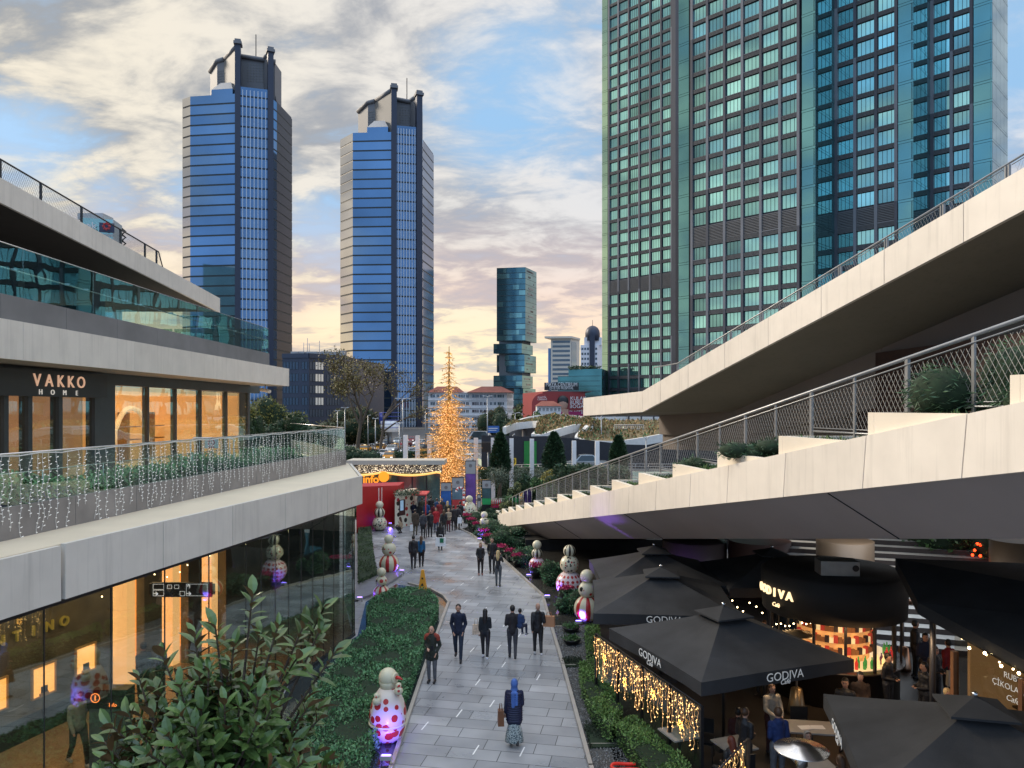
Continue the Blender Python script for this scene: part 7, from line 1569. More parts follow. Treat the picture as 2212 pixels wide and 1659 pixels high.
# ================================================================== CAFE
M_CANV = mat('charcoal_canvas', (.030, .031, .034), .8, var=.35, scale=1.3, bump=.12, bscale=40)
M_TXT = mat('white_print', (.70, .70, .68), .5, var=0, emit=.12)
def parasol(label, c, rot, texts, half=2.1, ze=2.5, za=3.3):
    t = thing('parasol', label, 'parasol', (c[0], c[1], 0.012), math.radians(rot), 'square black cafe parasols'); N_ = 8
    for side in range(4):
        mb = MB(); a = side * PI / 2; R_ = Matrix.Rotation(a, 3, 'Z'); G = []
        for j in range(N_ + 1):
            f = .16 + .84 * j / N_; row = []
            for i in range(7):
                s_ = -1 + 2 * i / 6; x = s_ * half * f; y = -half * f; z = za - (za - ze) * f - .06 * math.sin(PI * f) * (1 - s_ * s_) * 1.2 - .02 * math.sin(PI * f)
                y += .05 * f * (1 - s_ * s_); row.append(R_ @ Vector((x, y, z)))
            G.append(row)
        for j in range(N_):
            for i in range(6): mb.face([G[j][i], G[j + 1][i], G[j + 1][i + 1], G[j][i + 1]], 0, True)
        mb.build('canopy_panel', M_CANV, t, True); mb = MB()
        for i in range(6):
            a0, a1 = G[-1][i], G[-1][i + 1]; o_ = R_ @ Vector((0, -.01, 0)); d0 = .30 + .015 * math.sin(i * 2.1); d1 = .30 + .015 * math.sin((i + 1) * 2.1)
            mb.hexa([a0 + Vector((0, 0, -d0)) + o_, a1 + Vector((0, 0, -d1)) + o_, a1 + Vector((0, 0, -d1)), a0 + Vector((0, 0, -d0)), a0 + o_, a1 + o_, a1, a0])
        vo = mb.build('valance', M_CANV, t, True)
        if side in texts:
            off = texts[side]; p = R_ @ Vector((off, -half + .018 - .03, ze - .13)); r = R_ @ Vector((1, 0, 0)); n = R_ @ Vector((0, -1, 0))
            put_text('lettering', 'GODIVA', .27, p + n * .012, r, (0, 0, 1), M_TXT, vo, True, ext=.003, bold=-.001, sx=1.0); put_text('lettering', 'Caf\u00e9', .15, p + n * .012 + Vector((0, 0, -.135)) , r, (0, 0, 1), M_TXT, vo, True, ext=.003, shear=.3)
    mb = MB(); q = .52
    for k in range(4):
        R_ = Matrix.Rotation(k * PI / 2, 3, 'Z'); mb.face([R_ @ Vector((-q, -q, za - .06)), R_ @ Vector((q, -q, za - .06)), Vector((0, 0, za + .14))]); mb.face([R_ @ Vector((-q, -q, za - .10)), R_ @ Vector((q, -q, za - .10)), R_ @ Vector((q, -q, za - .06)), R_ @ Vector((-q, -q, za - .06))])
    mb.build('vent_cap', M_CANV, t, True); mb = MB(); mb.ball((0, 0, za + .17), .05, n=10, k=6); mb.build('finial', M_CHROME, t, True)
    mb = MB(); mb.tube([(0, 0, 0), (0, 0, za + .1)], .045, n=10); mb.build('pole', M_DSTEEL, t, True); mb = MB(); mb.box((0, 0, .05), (.9, .9, .1)); mb.build('base', M_DSTEEL, t, True)
    for k in range(4): R_ = Matrix.Rotation(k * PI / 2 + PI / 4, 3, 'Z'); mb = MB(); mb.tube([(0, 0, za - .16), R_ @ Vector((half * 1.38, 0, ze - .05))], .02, n=5); mb.build('rib', M_DSTEEL, t, True)
    return t
parasol('nearest complete black parasol with white lettering on two valances', (5.3, 18.75), 20.4, {0: .1, 3: .0})
parasol('black parasol directly behind the nearest complete one, lettering on its front valance', (4.64, 23.3), -6, {0: -.1})
parasol('black parasol at the back left against the violet column', (5.1, 26.9), 0, {})
parasol('black parasol at the back right below the brown columns', (9.2, 26.5), 0, {0: -.3})
parasol('black parasol filling the lower right corner, lettering on its left valance', (7.95, 12.85), -14, {3: -.5})
# kiosk
KC = (9.6, 22.4); kz = thing('cafe_kiosk', 'round black cafe kiosk with lit windows full of bottles and glowing lettering', 'kiosk', (KC[0], KC[1], .012))
def ringpts(r, a0, a1, n): return [(r * math.cos(a), r * math.sin(a)) for a in np.linspace(a0, a1, n)]
mb = MB(); mb.lathe([(1.8, 0), (1.8, 1.0), (1.95, 1.02), (1.95, 1.08)], n=36); mb.build('counter', mat('kiosk_counter', (.03, .022, .018), .4, var=.2), kz, True)
mb = MB(); mb.lathe([(1.8, 2.36), (2.0, 2.38), (2.05, 3.5), (1.9, 3.6), (.5, 3.66)], n=40); mb.build('roof_band', mat('kiosk_black', (.014, .012, .011), .75, var=.1), kz, True)
mb = MB()
for k in range(14): a = k * 2 * PI / 14; mb.box((1.82 * math.cos(a), 1.82 * math.sin(a), 1.7), (.07, .07, 1.3), rz=a)
mb.build('window_posts', M_BLACK, kz, True)
mb = MB(); mb.lathe([(1.0, 1.0), (1.0, 2.36)], n=24, m=0); mb.lathe([(1.7, 1.082), (1.7, 1.10)], n=24, m=1)
mb.build('lit_interior', [mat('kiosk_warm', (.7, .4, .15), .6, var=.7, scale=4, emit=.3, ecol=(1, .46, .14)), mat('kiosk_shelf', (.6, .45, .25), .4, var=.2, emit=.5, ecol=(1, .7, .35))], kz, True)
MBOT = [mat('bottle_green', (.05, .3, .06), .3, emit=.25), mat('bottle_gold', (.7, .5, .15), .3, emit=.7, ecol=(1, .7, .3)), mat('bottle_plum', (.12, .03, .10), .3, emit=.1), mat('bottle_red', (.5, .03, .02), .3, emit=.5)]
for k in range(36):
    a = -2.7 + k * .075; r = 1.45 + .12 * (k % 2); mb = MB(); mb.lathe([(.045, 0), (.05, .18), (.018, .25), (.018, .32)], n=7); o = mb.build('bottle', MBOT[(k // 4) % 4], kz, True); o.location = (r * math.cos(a), r * math.sin(a), 1.10)
gm_ = MB(); gm_.box((0, 0, .09), (.11, .08, .18)); gm2 = gm_.build('gift_box', MATS['bottle_gold'], kz, True); GM = [mat('gift_a', (.3, .12, .04), .5, emit=.1), mat('gift_b', (.5, .05, .03), .5, emit=.2), mat('gift_c', (.8, .6, .3), .5, emit=.5), mat('gift_d', (.05, .03, .03), .5)]
gm2.location = (1.08 * math.cos(-2.6), 1.08 * math.sin(-2.6), 1.15)
GME = []
for m_ in GM: me_ = gm2.data.copy(); me_.materials.clear(); me_.materials.append(m_); GME.append(me_)
for k in range(84):
    a = -2.95 + (k % 28) * .105; o = gm2.copy(); o.data = GME[(k * 7 + k // 5) % 4]; COL.objects.link(o); o.parent = kz; o.rotation_euler = (0, 0, a + PI / 2); o.location = (1.10 * math.cos(a), 1.10 * math.sin(a), 1.35 + .32 * (k // 28)); o.scale = (1, 1, .7 + .6 * ((k * 13) % 5) / 5)
for k, (ang, tx) in enumerate(((math.radians(212), 'GODIVA'),)):
    p = (2.06 * math.cos(ang), 2.06 * math.sin(ang), 3.0)
    for i, c_ in enumerate(tx):
        a2 = math.radians(176 + i * 7.6); put_text('glowing_letter', c_, .33, (2.09 * math.cos(a2), 2.09 * math.sin(a2), 3.02), (-math.sin(a2), math.cos(a2), 0), (0, 0, 1), mat('glow_letter', (1, .8, .45), .4, var=0, emit=1.1, ecol=(1, .72, .4)), kz, True, ext=.02, bold=.012)
    a2 = math.radians(200); put_text('glowing_letter', 'Caf\u00e9', .17, (2.08 * math.cos(a2), 2.08 * math.sin(a2), 2.68), (-math.sin(a2), math.cos(a2), 0), (0, 0, 1), MATS['glow_letter'], kz, True, ext=.01, shear=.3)
ac = thing('air_conditioner', 'grey metal ventilation box lying on the roof of the round black kiosk', 'machine', (9.25, 21.3, 3.68)); mb = MB(); mb.box((0, 0, .2), (1.05, .6, .4), rz=-.1); mb.build('case', mat('ac_metal', (.30, .30, .28), .4, .5, var=.25, scale=2), ac, True); mb = MB(); mb.lathe([(.09, 0), (.09, .02)], n=14); o = mb.build('fan_port', M_BLACK, ac, True); o.location = (.38, -.34, .22); o.rotation_euler = (PI / 2, 0, -.1)
# light-curtain fence
def lit_fence(label, p, q, n, seed, top=1.9):
    t = thing('glass_windbreak', label, 'fence', (p[0], p[1], .012), 0, 'cafe windbreaks hung with warm icicle lights'); rs = random.Random(seed); L_ = math.dist(p, q); d = Vector((q[0] - p[0], q[1] - p[1], 0)) / L_; nrm = Vector((-d.y, d.x, 0)); 
    if nrm.x > 0: nrm = -nrm
    for k in range(n + 1): b = d * (L_ * k / n); mb = MB(); mb.box((b.x, b.y, top / 2), (.07, .07, top), rz=math.atan2(d.y, d.x)); mb.build('post', M_BLACK, t, True)
    for k in range(n): a = d * (L_ * k / n + .05); b = d * (L_ * (k + 1) / n - .05); mb = MB(); mb.face([(a.x, a.y, .1), (b.x, b.y, .1), (b.x, b.y, top - .05), (a.x, a.y, top - .05)]); mb.build('pane', M_CLEAR, t, True)
    mb = MB(); mb.tube([tuple(Vector((0, 0, top))), tuple(d * L_ + Vector((0, 0, top)))], .02); mb.build('top_rail', M_DSTEEL, t, True)
    s_ = .03; k = 0; MW = mat('warm_wire', (.8, .5, .25), .5, var=0, emit=.45, ecol=(1, .50, .18)); MBU = mat('warm_icicle', (1, .7, .3), .4, var=0, emit=3.2, ecol=(1, .55, .20))
    while s_ < L_ and k < 100:
        b = d * s_ + nrm * .06; ln = rs.choice((.35, .55, .8, 1.0, 1.15)); pts = [b + Vector((rs.gauss(0, .015), rs.gauss(0, .015), top - .04 - ln * i / 8)) for i in range(9)]; mb = MB(); mb.tube(pts, .004, n=3, cap=False, m=0)
        for i in range(int(ln * 11)): w = rs.random() * 7.99; p_ = pts[int(w)].lerp(pts[int(w) + 1], w % 1); e_ = Vector((rs.uniform(-.03, .03), rs.uniform(-.03, .03), -rs.uniform(.0, .04))); mb.tube([p_, p_ + e_], .0065, n=3, m=1)
        mb.build('light_strand', [MW, MBU], t, True); s_ += rs.uniform(.06, .14); k += 1
    for k in range(int(L_ / 1.4) + 1):
        b = d * (.6 + k * 1.45 + rs.uniform(-.2, .2)) + nrm * .09 + Vector((0, 0, top - .45 - .25 * (k % 2))); mb = MB(); pts = []
        for i in range(11): a = i * PI / 5; r = .12 if i % 2 else .05; pts.append(b + d * (r * math.cos(a + .3)) + Vector((0, 0, r * math.sin(a + .3))))
        mb.tube(pts, .009, n=4, cap=False); mb.build('star_light', mat('amber_star', (1, .5, .1), .4, var=0, emit=4, ecol=(1, .42, .08)), t, True)
lit_fence('long glass windbreak with warm icicle lights and stars beside the box hedge', (2.42, 21.5), (4.13, 16.3), 4, 1); lit_fence('short glass windbreak with warm icicle lights at the bottom edge', (3.55, 13.2), (4.63, 14.67), 1, 2)
# canopy and glazed shop wall at the right
aw = thing('awning', 'large sloping black awning at the right edge above the chocolate shop wall', 'awning', (9.6, 17.7, 3.8)); A = [Vector(v) for v in ((9.6, 17.7, 3.8), (10.4, 20.3, 4.32), (15.5, 18.8, 4.4), (15.5, 11, 4.4), (10.9, 12.0, 2.9))]
mb = MB(); mb.face(A[::-1], 0); mb.face([a + Vector((0, 0, -.05)) for a in A], 0)
for a, b in zip(A, A[1:] + A[:1]): mb.face([a, b, b + Vector((0, 0, -.28)), a + Vector((0, 0, -.28))], 0)
mb.build('fabric', M_CANV, aw); mb = MB(); mb.tube([(9.9, 17.6, 0), (9.9, 17.6, 3.8)], .07); mb.build('post', M_DSTEEL, aw); mb = MB(); mb.tube([(9.6, 13, 0), (9.6, 13, 3.8)], .07); mb.build('post', M_DSTEEL, aw)
sw = thing('chocolate_shop', 'glazed shop wall with wooden posts and white lettering under the right awning', 'shop', (10, 15, 0)); w0, w1 = (9.82, 16.6), (10.9, 11.5)
mb = MB()
for s_ in (0, 1.7, 3.4): mb = MB(); mb.wall((w1[0], w1[1]), (w0[0], w0[1]), s_ + 1.6, s_ + 1.7, .01, 3.5, -.05, .1) if False else mb.box((w0[0] + .21 * s_, w0[1] - s_, 1.5), (.12, .12, 3.0)); mb.build('wooden_post', mat('warm_wood', (.16, .07, .03), .5, var=.2), sw)
mb = MB(); mb.face([(w0[0], w0[1], .1), (w1[0], w1[1], .1), (w1[0], w1[1], 2.7), (w0[0], w0[1], 3.4)]); mb.build('glass', glassmat('shop_glass_brown', (.75, .68, .6), .10), sw)
mb = MB(); mb.b2(11.9, 12.1, 11, 17, 0, 3.6, 0); mb.b2(10.2, 12.0, 16.65, 16.75, 0, 3.6, 0)
for k in range(4):
    for j in range(8): 
        if RN.rand() < .75: mb.box((11.8 - RN.rand() * .4, 11.8 + j * .65, .7 + k * .62), (.28, .24, .22 + RN.rand() * .2), 1 + RN.randint(4))
    mb.b2(11.1, 11.88, 11.3, 16.6, .52 + k * .62, .56 + k * .62, 5)
mb.build('lit_shelving', [mat('choc_wall', (.16, .10, .05), .6, var=.5, scale=1.5, emit=.10, ecol=(1, .6, .25)), mat('gift_gold', (.6, .4, .12), .4, emit=.45, ecol=(1, .6, .2)), mat('gift_brown', (.12, .06, .03), .5), mat('gift_red', (.4, .03, .03), .5, emit=.1), mat('gift_cream', (.6, .5, .35), .5, emit=.25), mat('shelf_dark', (.06, .035, .02), .5)], sw)
for i, tx in enumerate(('RUBY', '\u00c7\u0130KOLATALI', 'Caf\u00e9')): put_text('lettering', tx, .17, (10.1, 15.1, 2.95 - i * .22), (.21, -1, 0), (0, 0, 1), M_TXT, sw, ext=.002, shear=.3 if i == 2 else 0)
bc = MB()
for k in range(8): a_ = 2.2 * k / 7; bc.ball((9.9 + .02 * k, 16.2 - .5 * k, 3.2 + .06 * math.sin(k * 2)), .035, n=6, k=4)
bc.build('bulb_string', M_BULB, sw)
# heaters
def heater(label, x, y, z, r, m):
    t = thing('patio_heater', label, 'heater', (x, y, .012), 0, 'mushroom patio heaters'); mb = MB(); mb.lathe([(.02, .10), (r * .32, .09), (r * .42, .055), (r * .98, .0), (r, -.012), (r * .95, -.02), (r * .3, .02)], (0, 0, z), 36); mb.build('reflector', m, t, True)
    mb = MB(); mb.lathe([(.07, z - .35), (.11, z - .3), (.11, z - .05), (.05, z)], n=14); mb.build('burner', m, t, True); mb = MB(); mb.tube([(0, 0, .7), (0, 0, z - .3)], .03, n=8); mb.build('pole', M_STEEL, t, True); mb = MB(); mb.lathe([(.24, 0), (.24, .1), (.15, .7), (.05, .75)], n=18); mb.build('base', m, t, True)
heater('silver mushroom heater in front of the lower right parasol', 5.32, 13.75, 2.12, .49, M_CHROME); M_CU = mat('copper_metal', (.55, .30, .18), .3, 1.0, var=.1); heater('copper mushroom heater beside the staircase', 12.55, 24, 2.2, .42, M_CU); heater('dull metal mushroom heater in front of the kiosk windows', 7.8, 20.5, 2.2, .42, mat('brass_dull', (.35, .26, .16), .35, .9, var=.1))
# bulbs under the rear parasol
fl = MB()
for k in range(22): fl.ball((7.2 + k * .19, 24.45 + .1 * math.sin(k), 2.1 - .18 * abs(math.sin(k * .9)) - .1 * (k % 3)), .026, n=5, k=4)
tag(fl.build('festoon_bulbs', M_BULB), 'row of small warm bulbs hanging below the back right parasol', 'string lights')
# tables and chairs
M_TOP = mat('table_grey', (.32, .31, .29), .45, var=.15, scale=3)
def table(label, x, y, rz, sx=.75, sy=.75):
    t = thing('cafe_table', label, 'table', (x, y, .012), rz, 'cafe tables'); mb = MB(); mb.box((0, 0, .74), (sx, sy, .035)); mb.build('table_top', M_TOP, t, True); mb = MB(); mb.tube([(0, 0, 0), (0, 0, .72)], .035); mb.build('leg', M_DSTEEL, t, True); mb = MB(); mb.lathe([(.24, 0), (.24, .02)], n=16); mb.build('foot', M_DSTEEL, t, True)
table('grey table with an open menu beside the beige-jacketed woman', 7.15, 17.9, -.15, 1.1, .75); table('table behind the end of the long windbreak', 5.05, 17.0, .35); table('table pressed against the inside of the long windbreak', 3.95, 17.6, .35); table('table under the short windbreak lights', 5.3, 14.6, .3); table('small table in front of the hooded child', 6.5, 16.0, .1)
mb = MB(); mb.box((7.0, 17.85, .775), (.3, .22, .006), rz=.1); mb.box((7.3, 17.86, .775), (.3, .22, .006), rz=-.05); tag(mb.build('menu', M_WHITE), 'open white menu card lying on the grey cafe table', 'menu')
c0 = None
def chair(label, x, y, rz):
    t = thing('cafe_chair', label, 'chair', (x, y, .012), rz, 'dark cafe chairs'); mb = MB(); mb.box((0, 0, .45), (.44, .44, .05)); mb.build('seat', M_BLACK, t, True); mb = MB(); mb.box((0, -.21, .72), (.42, .04, .34)); mb.build('backrest', M_BLACK, t, True)
    for sx in (-1, 1):
        for sy in (-1, 1): mb = MB(); mb.tube([(sx * .19, sy * .19, .43), (sx * .21, sy * .21, 0)], .015, n=5); mb.build('leg', M_DSTEEL, t, True)
for a in (('dark chair behind the near end of the windbreak', 5.0, 16.35, .3), ('dark chair at the windbreak table', 4.6, 17.9, 2.8), ('dark chair at the far side of the grey table', 7.2, 18.6, 3.1), ('dark chair by the short windbreak', 5.6, 15.3, 2.2), ('dark chair in front of the chocolate shop', 9.2, 16.2, 1.6), ('dark chair near the kiosk counter', 8.7, 19.4, .2)): chair(*a)
area('kiosk_lamp', (9.3, 20.0, 2.3), (1.5, .4), 16, (1, .6, .28), (math.radians(35), 0, 0)); area('cafe_lamp', (6.3, 18.2, 2.45), (.4, .4), 11, (1, .72, .45)); area('cafe_lamp', (9.2, 17.5, 3.2), (.6, .6), 22, (1, .65, .35)); area('stair_area_light', (13.5, 27.5, 4.0), (3, 3), 90, (.85, .92, 1))  # the one over the stairs is a cool area light without a fitting
# red hoop decoration at the bottom edge
rg = thing('red_wreath', 'red ring decoration peeking over the bottom edge beside the near hedge', 'decoration', (at_z(1360, 1668, 0).x, at_z(1360, 1668, 0).y, .012)); mb = MB(); mb.tube([(.42 * math.cos(a), .16 * math.sin(a) + .0, .12 + .02 * math.sin(3 * a)) for a in np.linspace(0, 2 * PI, 28)], .035, n=6, cap=False); mb.build('ring', mat('wreath_red', (.6, .03, .02), .5, emit=.25), rg, True); mb = MB(); mb.tube([(0, 0, 0), (0, .02, .1)], .1, n=8); mb.build('base', M_BLACK, rg, True)

# ================================================================== PEOPLE
TMP = bpy.data.scenes.new('workbench')
def cap_mesh(caps, voxel, smooth=4):
    """one continuous surface from overlapping tapered capsules and ellipsoids"""
    mb = MB()
    for c in caps:
        if c[0] == 'e': _, p, r = c; mb.ball(p, 1.0, n=14, k=10, sx=1, sy=1); k = 14 * 11; 
        else:
            a, ra, b, rb = Vector(c[0]), c[1], Vector(c[2]), c[3]; d = b - a; L_ = d.length; d = d / L_ if L_ > 1e-6 else Vector((0, 0, 1)); pts = []; rs = []
            for w in (-.98, -.8, -.5, 0): pts.append(a + d * ra * w); rs.append(max(ra * math.sqrt(1 - w * w), .002))
            for w in (0, .5, .8, .98): pts.append(b + d * rb * w); rs.append(max(rb * math.sqrt(1 - w * w), .002))
            mb.tube(pts, rs, n=12); continue
        for i in range(len(mb.v) - k, len(mb.v)):
            x, y, z = mb.v[i]; mb.v[i] = (p[0] + (x - p[0]) * r[0], p[1] + (y - p[1]) * r[1], p[2] + (z - p[2]) * r[2])
    me = bpy.data.meshes.new('b'); me.from_pydata(mb.v, [], mb.f); me.update(); o = bpy.data.objects.new('b', me); TMP.collection.objects.link(o)
    m = o.modifiers.new('r', 'REMESH'); m.mode = 'VOXEL'; m.voxel_size = voxel; m.use_smooth_shade = True
    s = o.modifiers.new('s', 'SMOOTH'); s.iterations = smooth; s.factor = .5
    TMP.view_layers[0].update(); dg = TMP.view_layers[0].depsgraph; out = bpy.data.meshes.new_from_object(o.evaluated_get(dg)); bpy.data.objects.remove(o); bpy.data.meshes.remove(me); return out
CLOTH = {}
def cloth(c, rough=.85, **k):
    key = 'cloth_%d_%d_%d' % tuple(int(x * 255) for x in c)
    return mat(key, c, rough, var=.22, scale=6, bump=.6, bscale=14, **k)
M_SKIN = mat('skin', (.48, .27, .19), .55, var=.06, scale=8)
HAIRC = {'black': mat('hair_black', (.012, .01, .009), .5, var=.3, scale=30), 'brown': mat('hair_brown', (.07, .035, .018), .5, var=.3, scale=30), 'blonde': mat('hair_blonde', (.50, .36, .17), .5, var=.3, scale=30), 'grey': mat('hair_grey', (.35, .33, .30), .5, var=.3, scale=30)}
BLK, NVY, GRY, DGR = (.014, .014, .017), (.012, .018, .045), (.11, .115, .13), (.035, .035, .04)
def person(label, x, y, yaw, h=1.72, top=BLK, legs=DGR, shoes=BLK, hair='black', hl='short', pose='down', stride=.0, coat=.0, face=False, vox=.022, z=.0, sit=False, crouch=False, hood=None, skirt=None, group='people walking on the plaza', slim=1.0, head_down=0.0, sleeve=True):
    t = thing('person', label, 'person', (x, y, z + .002), yaw, group); K = h / 1.75
    def S(p): return (p[0] * K, p[1] * K, p[2] * K)
    def C(a, ra, b, rb): return (S(a), ra * K, S(b), rb * K)
    def E(p, r): return ('e', S(p), tuple(q * K for q in r))
    hipz = .93; dz = 0
    if sit: hipz = .52; 
    if crouch: hipz = .38
    dz = hipz - .93
    s = stride; legsk = []
    for sd, st in ((-1, s), (1, -s)):
        hip = (sd * .095, 0, hipz)
        if sit: knee = (sd * .11, .42, .50); ank = (sd * .11, .45, .09)
        elif crouch: knee = (sd * .13, .36, .46); ank = (sd * .12, .05, .09)
        else: knee = (sd * .095, st * .55 + .03 + (.05 if st < 0 else 0), .50); ank = (sd * .09, st * 1.0, .09 + (.07 if st < -.1 else 0))
        legsk.append((hip, knee, ank, sd))
    lean = .06 if crouch else 0
    ch = (0, .01 + lean, 1.28 + dz); wa = (0, .0, 1.08 + dz); nk = (0, lean - .01, 1.47 + dz); hd = (0, .015 + lean + head_down * .5, 1.635 + dz - head_down * .2)
    w_ = .162 * slim; arms = []
    for sd in (-1, 1):
        sh = (sd * w_, lean, 1.405 + dz); pz = pose if isinstance(pose, str) else pose[0 if sd < 0 else 1]
        if pz == 'down': el = (sd * (w_ + .035), -.04 + .3 * s * sd, 1.12 + dz); wr = (sd * (w_ + .03), .04 + .7 * s * sd, .87 + dz)
        elif pz == 'pocket': el = (sd * (w_ + .065), -.09, 1.12 + dz); wr = (sd * (w_ - .01), .05, .93 + dz)
        elif pz == 'phone': el = (sd * (w_ + .035), -.03, 1.13 + dz); wr = (sd * .07, .24, 1.10 + dz)
        elif pz == 'up': el = (sd * (w_ + .07), .12, 1.20 + dz); wr = (sd * .08, .30, 1.50 + dz)
        elif pz == 'hold': el = (sd * (w_ + .05), -.03, 1.14 + dz); wr = (sd * (w_ - .02), .20, 1.22 + dz)
        elif pz == 'bag': el = (sd * (w_ + .035), -.04, 1.13 + dz); wr = (sd * (w_ + .06), .02, .86 + dz)
        else: el = (sd * (w_ + .05), .08, 1.14 + dz); wr = (sd * (w_ - .07), .33, 1.05 + dz)
        arms.append((sh, el, wr, sd))
    body = [E(hd, (.078, .098, .118)), E((hd[0], hd[1] + .045, hd[2] - .055), (.055, .05, .055)), C(nk, .055, (hd[0], hd[1] - .01, hd[2] - .05), .052), C((0, lean, 1.36 + dz), .12, wa, .105), C((-.09, lean, 1.37 + dz), .075, (.09, lean, 1.37 + dz), .075), C((-.07, 0, hipz + .03), .10, (.07, 0, hipz + .03), .10), C(wa, .105, (0, 0, hipz), .11)]
    if face or vox < .02: body += [C((hd[0], hd[1] + .09, hd[2] + .01), .012, (hd[0], hd[1] + .118, hd[2] - .025), .015), E((hd[0] - .08, hd[1], hd[2] - .01), (.012, .024, .032)), E((hd[0] + .08, hd[1], hd[2] - .01), (.012, .024, .032))]
    for hip, kn, an, sd in legsk:
        body += [C(hip, .083, kn, .052), C(kn, .052, an, .036), C(an, .036, (an[0], an[1] + .07, .045 + an[2] - .09), .018)]
    for sh, el, wr, sd in arms:
        d = (Vector(wr) - Vector(el)).normalized(); p = Vector(wr) + d * .05; body += [C(sh, .05, el, .036), C(el, .036, wr, .026), C(wr, .027, tuple(p), .032)]
        if vox < .02:
            up_ = Vector((0, 0, 1)) if abs(d.z) < .8 else Vector((0, 1, 0)); sdv = d.cross(up_).normalized()
            for i, (o_, ln) in enumerate(((-.027, .062), (-.009, .075), (.009, .072), (.026, .055))): a = p + sdv * o_ + d * .02; b = a + d * ln * .6 + up_ * -.008; body += [C(tuple(a), .0105, tuple(b), .0095), C(tuple(b), .0095, tuple(b + d * ln * .4 - up_ * .022), .0085)]
            a = p - sdv * .030 * sd; body += [C(tuple(a), .012, tuple(a + d * .045 - sdv * .02 * sd), .010)]
    link('body', cap_mesh(body, vox * K if vox > .02 else .0125), t, True).data.materials.append(M_SKIN)
    # jacket
    jk = [C((0, lean, 1.37 + dz), .14 * slim, wa, .135 * slim), C((-.10 * slim, lean, 1.375 + dz), .088, (.10 * slim, lean, 1.375 + dz), .088), C(wa, .135 * slim, (0, 0, hipz + .02), .150 * slim), C((-.075, 0, hipz + .01), .110, (.075, 0, hipz + .01), .105), C((0, lean - .01, 1.45 + dz), .075, (0, lean - .005, 1.49 + dz), .068)]
    if coat and not sit: zb = hipz - coat; jk += [C((-.08, 0, hipz), .115, (-.085, 0, zb + .1), .125), C((.08, 0, hipz), .115, (.085, 0, zb + .1), .125), C((0, 0, hipz), .13, (0, 0, zb + .1), .13)]
    if sleeve:
        for sh, el, wr, sd in arms: e = Vector(el).lerp(Vector(wr), .92); jk += [C(sh, .073, el, .060), C(el, .058, tuple(e), .046)]
    if hood: jk += [E((0, lean - .07, 1.47 + dz), (.10, .075, .06))]
    o = link('jacket', cap_mesh(jk, max(vox, .018) * K, 5), t, True); o.data.materials.append(cloth(top))
    # trousers
    tr = [C((-.075, 0, hipz + .02), .112, (.075, 0, hipz + .02), .112)]
    for hip, kn, an, sd in legsk: tr += [C(hip, .100, kn, .068), C(kn, .067, (an[0], an[1] - .005, an[2] + .02), .052)]
    o = link('trousers', cap_mesh(tr, max(vox, .018) * K, 4), t, True); o.data.materials.append(cloth(legs))
    if skirt: mb = MB(); mb.lathe([(.14, .62), (.20, .45), (.235, .26), (.245, .14), (.225, .13)], n=26); o = mb.build('skirt', skirt, t, True); o.scale = (K, K * .8, K)
    for hip, kn, an, sd in legsk:
        fz = max(an[2] - .05, .035); mb = cap_mesh([C((an[0], an[1] - .05, fz + .01), .045, (an[0] * 1.05, an[1] + .13, fz - .002), .04), C((an[0], an[1] - .03, fz + .03), .046, (an[0], an[1], fz + .05), .042)], .016 * K, 2); o = link('shoe', mb, t, True); o.data.materials.append(cloth(shoes, .5))
    if hair and hair != 'bald':
        hz = [E((hd[0], hd[1] - .018, hd[2] + .022), (.088, .102, .112))]
        if hl == 'long': hz += [C((0, hd[1] - .05, hd[2] - .02), .085, (0, hd[1] - .09, hd[2] - .22), .085), C((0, hd[1] - .09, hd[2] - .22), .085, (0, hd[1] - .10, hd[2] - .34), .05)]
        if hl == 'scarf': hz = [E((hd[0], hd[1] - .005, hd[2]), (.098, .115, .135)), C((0, hd[1] - .02, hd[2] - .1), .09, (0, lean, 1.44 + dz), .11), C((-.03, -.13, 1.42 + dz), .06, (-.02, -.15, 1.10 + dz), .05), C((.06, -.12, 1.42 + dz), .05, (.07, -.15, 1.15 + dz), .04)]
        me = cap_mesh(hz, max(vox * .8, .012) * K, 2)
        if hl != 'scarf':   # cut away the face
            bm = bmesh.new(); bm.from_mesh(me); kill = [v for v in bm.verts if v.co.y > (hd[1] + .035) * K and v.co.z < (hd[2] + .055) * K]; bmesh.ops.delete(bm, geom=kill, context='VERTS'); bm.to_mesh(me); bm.free()
        o = link('headscarf' if hl == 'scarf' else 'hair', me, t, True); o.data.materials.append(HAIRC[hair] if isinstance(hair, str) else hair)
    if hood and hood != True: me = cap_mesh([E((0, hd[1] - .02, hd[2] + .01), (.112, .115, .14)), C((0, hd[1] - .04, hd[2] - .08), .10, (0, lean - .02, 1.43 + dz), .10)], vox * K, 2); bm = bmesh.new(); bm.from_mesh(me); bmesh.ops.delete(bm, geom=[v for v in bm.verts if v.co.y > (hd[1] + .05) * K], context='VERTS'); bm.to_mesh(me); bm.free(); o = link('hood', me, t, True); o.data.materials.append(hood)
    if face:
        for sd in (-1, 1): mb = MB(); mb.ball(S((sd * .030, hd[1] + .088, hd[2] + .006)), .0105 * K, n=8, k=6); mb.build('eye', M_BLACK, t, True); mb = MB(); mb.box(S((sd * .031, hd[1] + .094, hd[2] + .030)), (.034 * K, .01, .007)); mb.build('eyebrow', HAIRC['brown'], t, True)
        mb = MB(); mb.box(S((0, hd[1] + .094, hd[2] - .055)), (.042 * K, .012, .010)); mb.build('mouth', mat('lip', (.32, .10, .08), .5), t, True)
    t['K'] = K; del t['K']
    return t
def pf(u, v): p = at_z(u, v, 0); return p.x, p.y
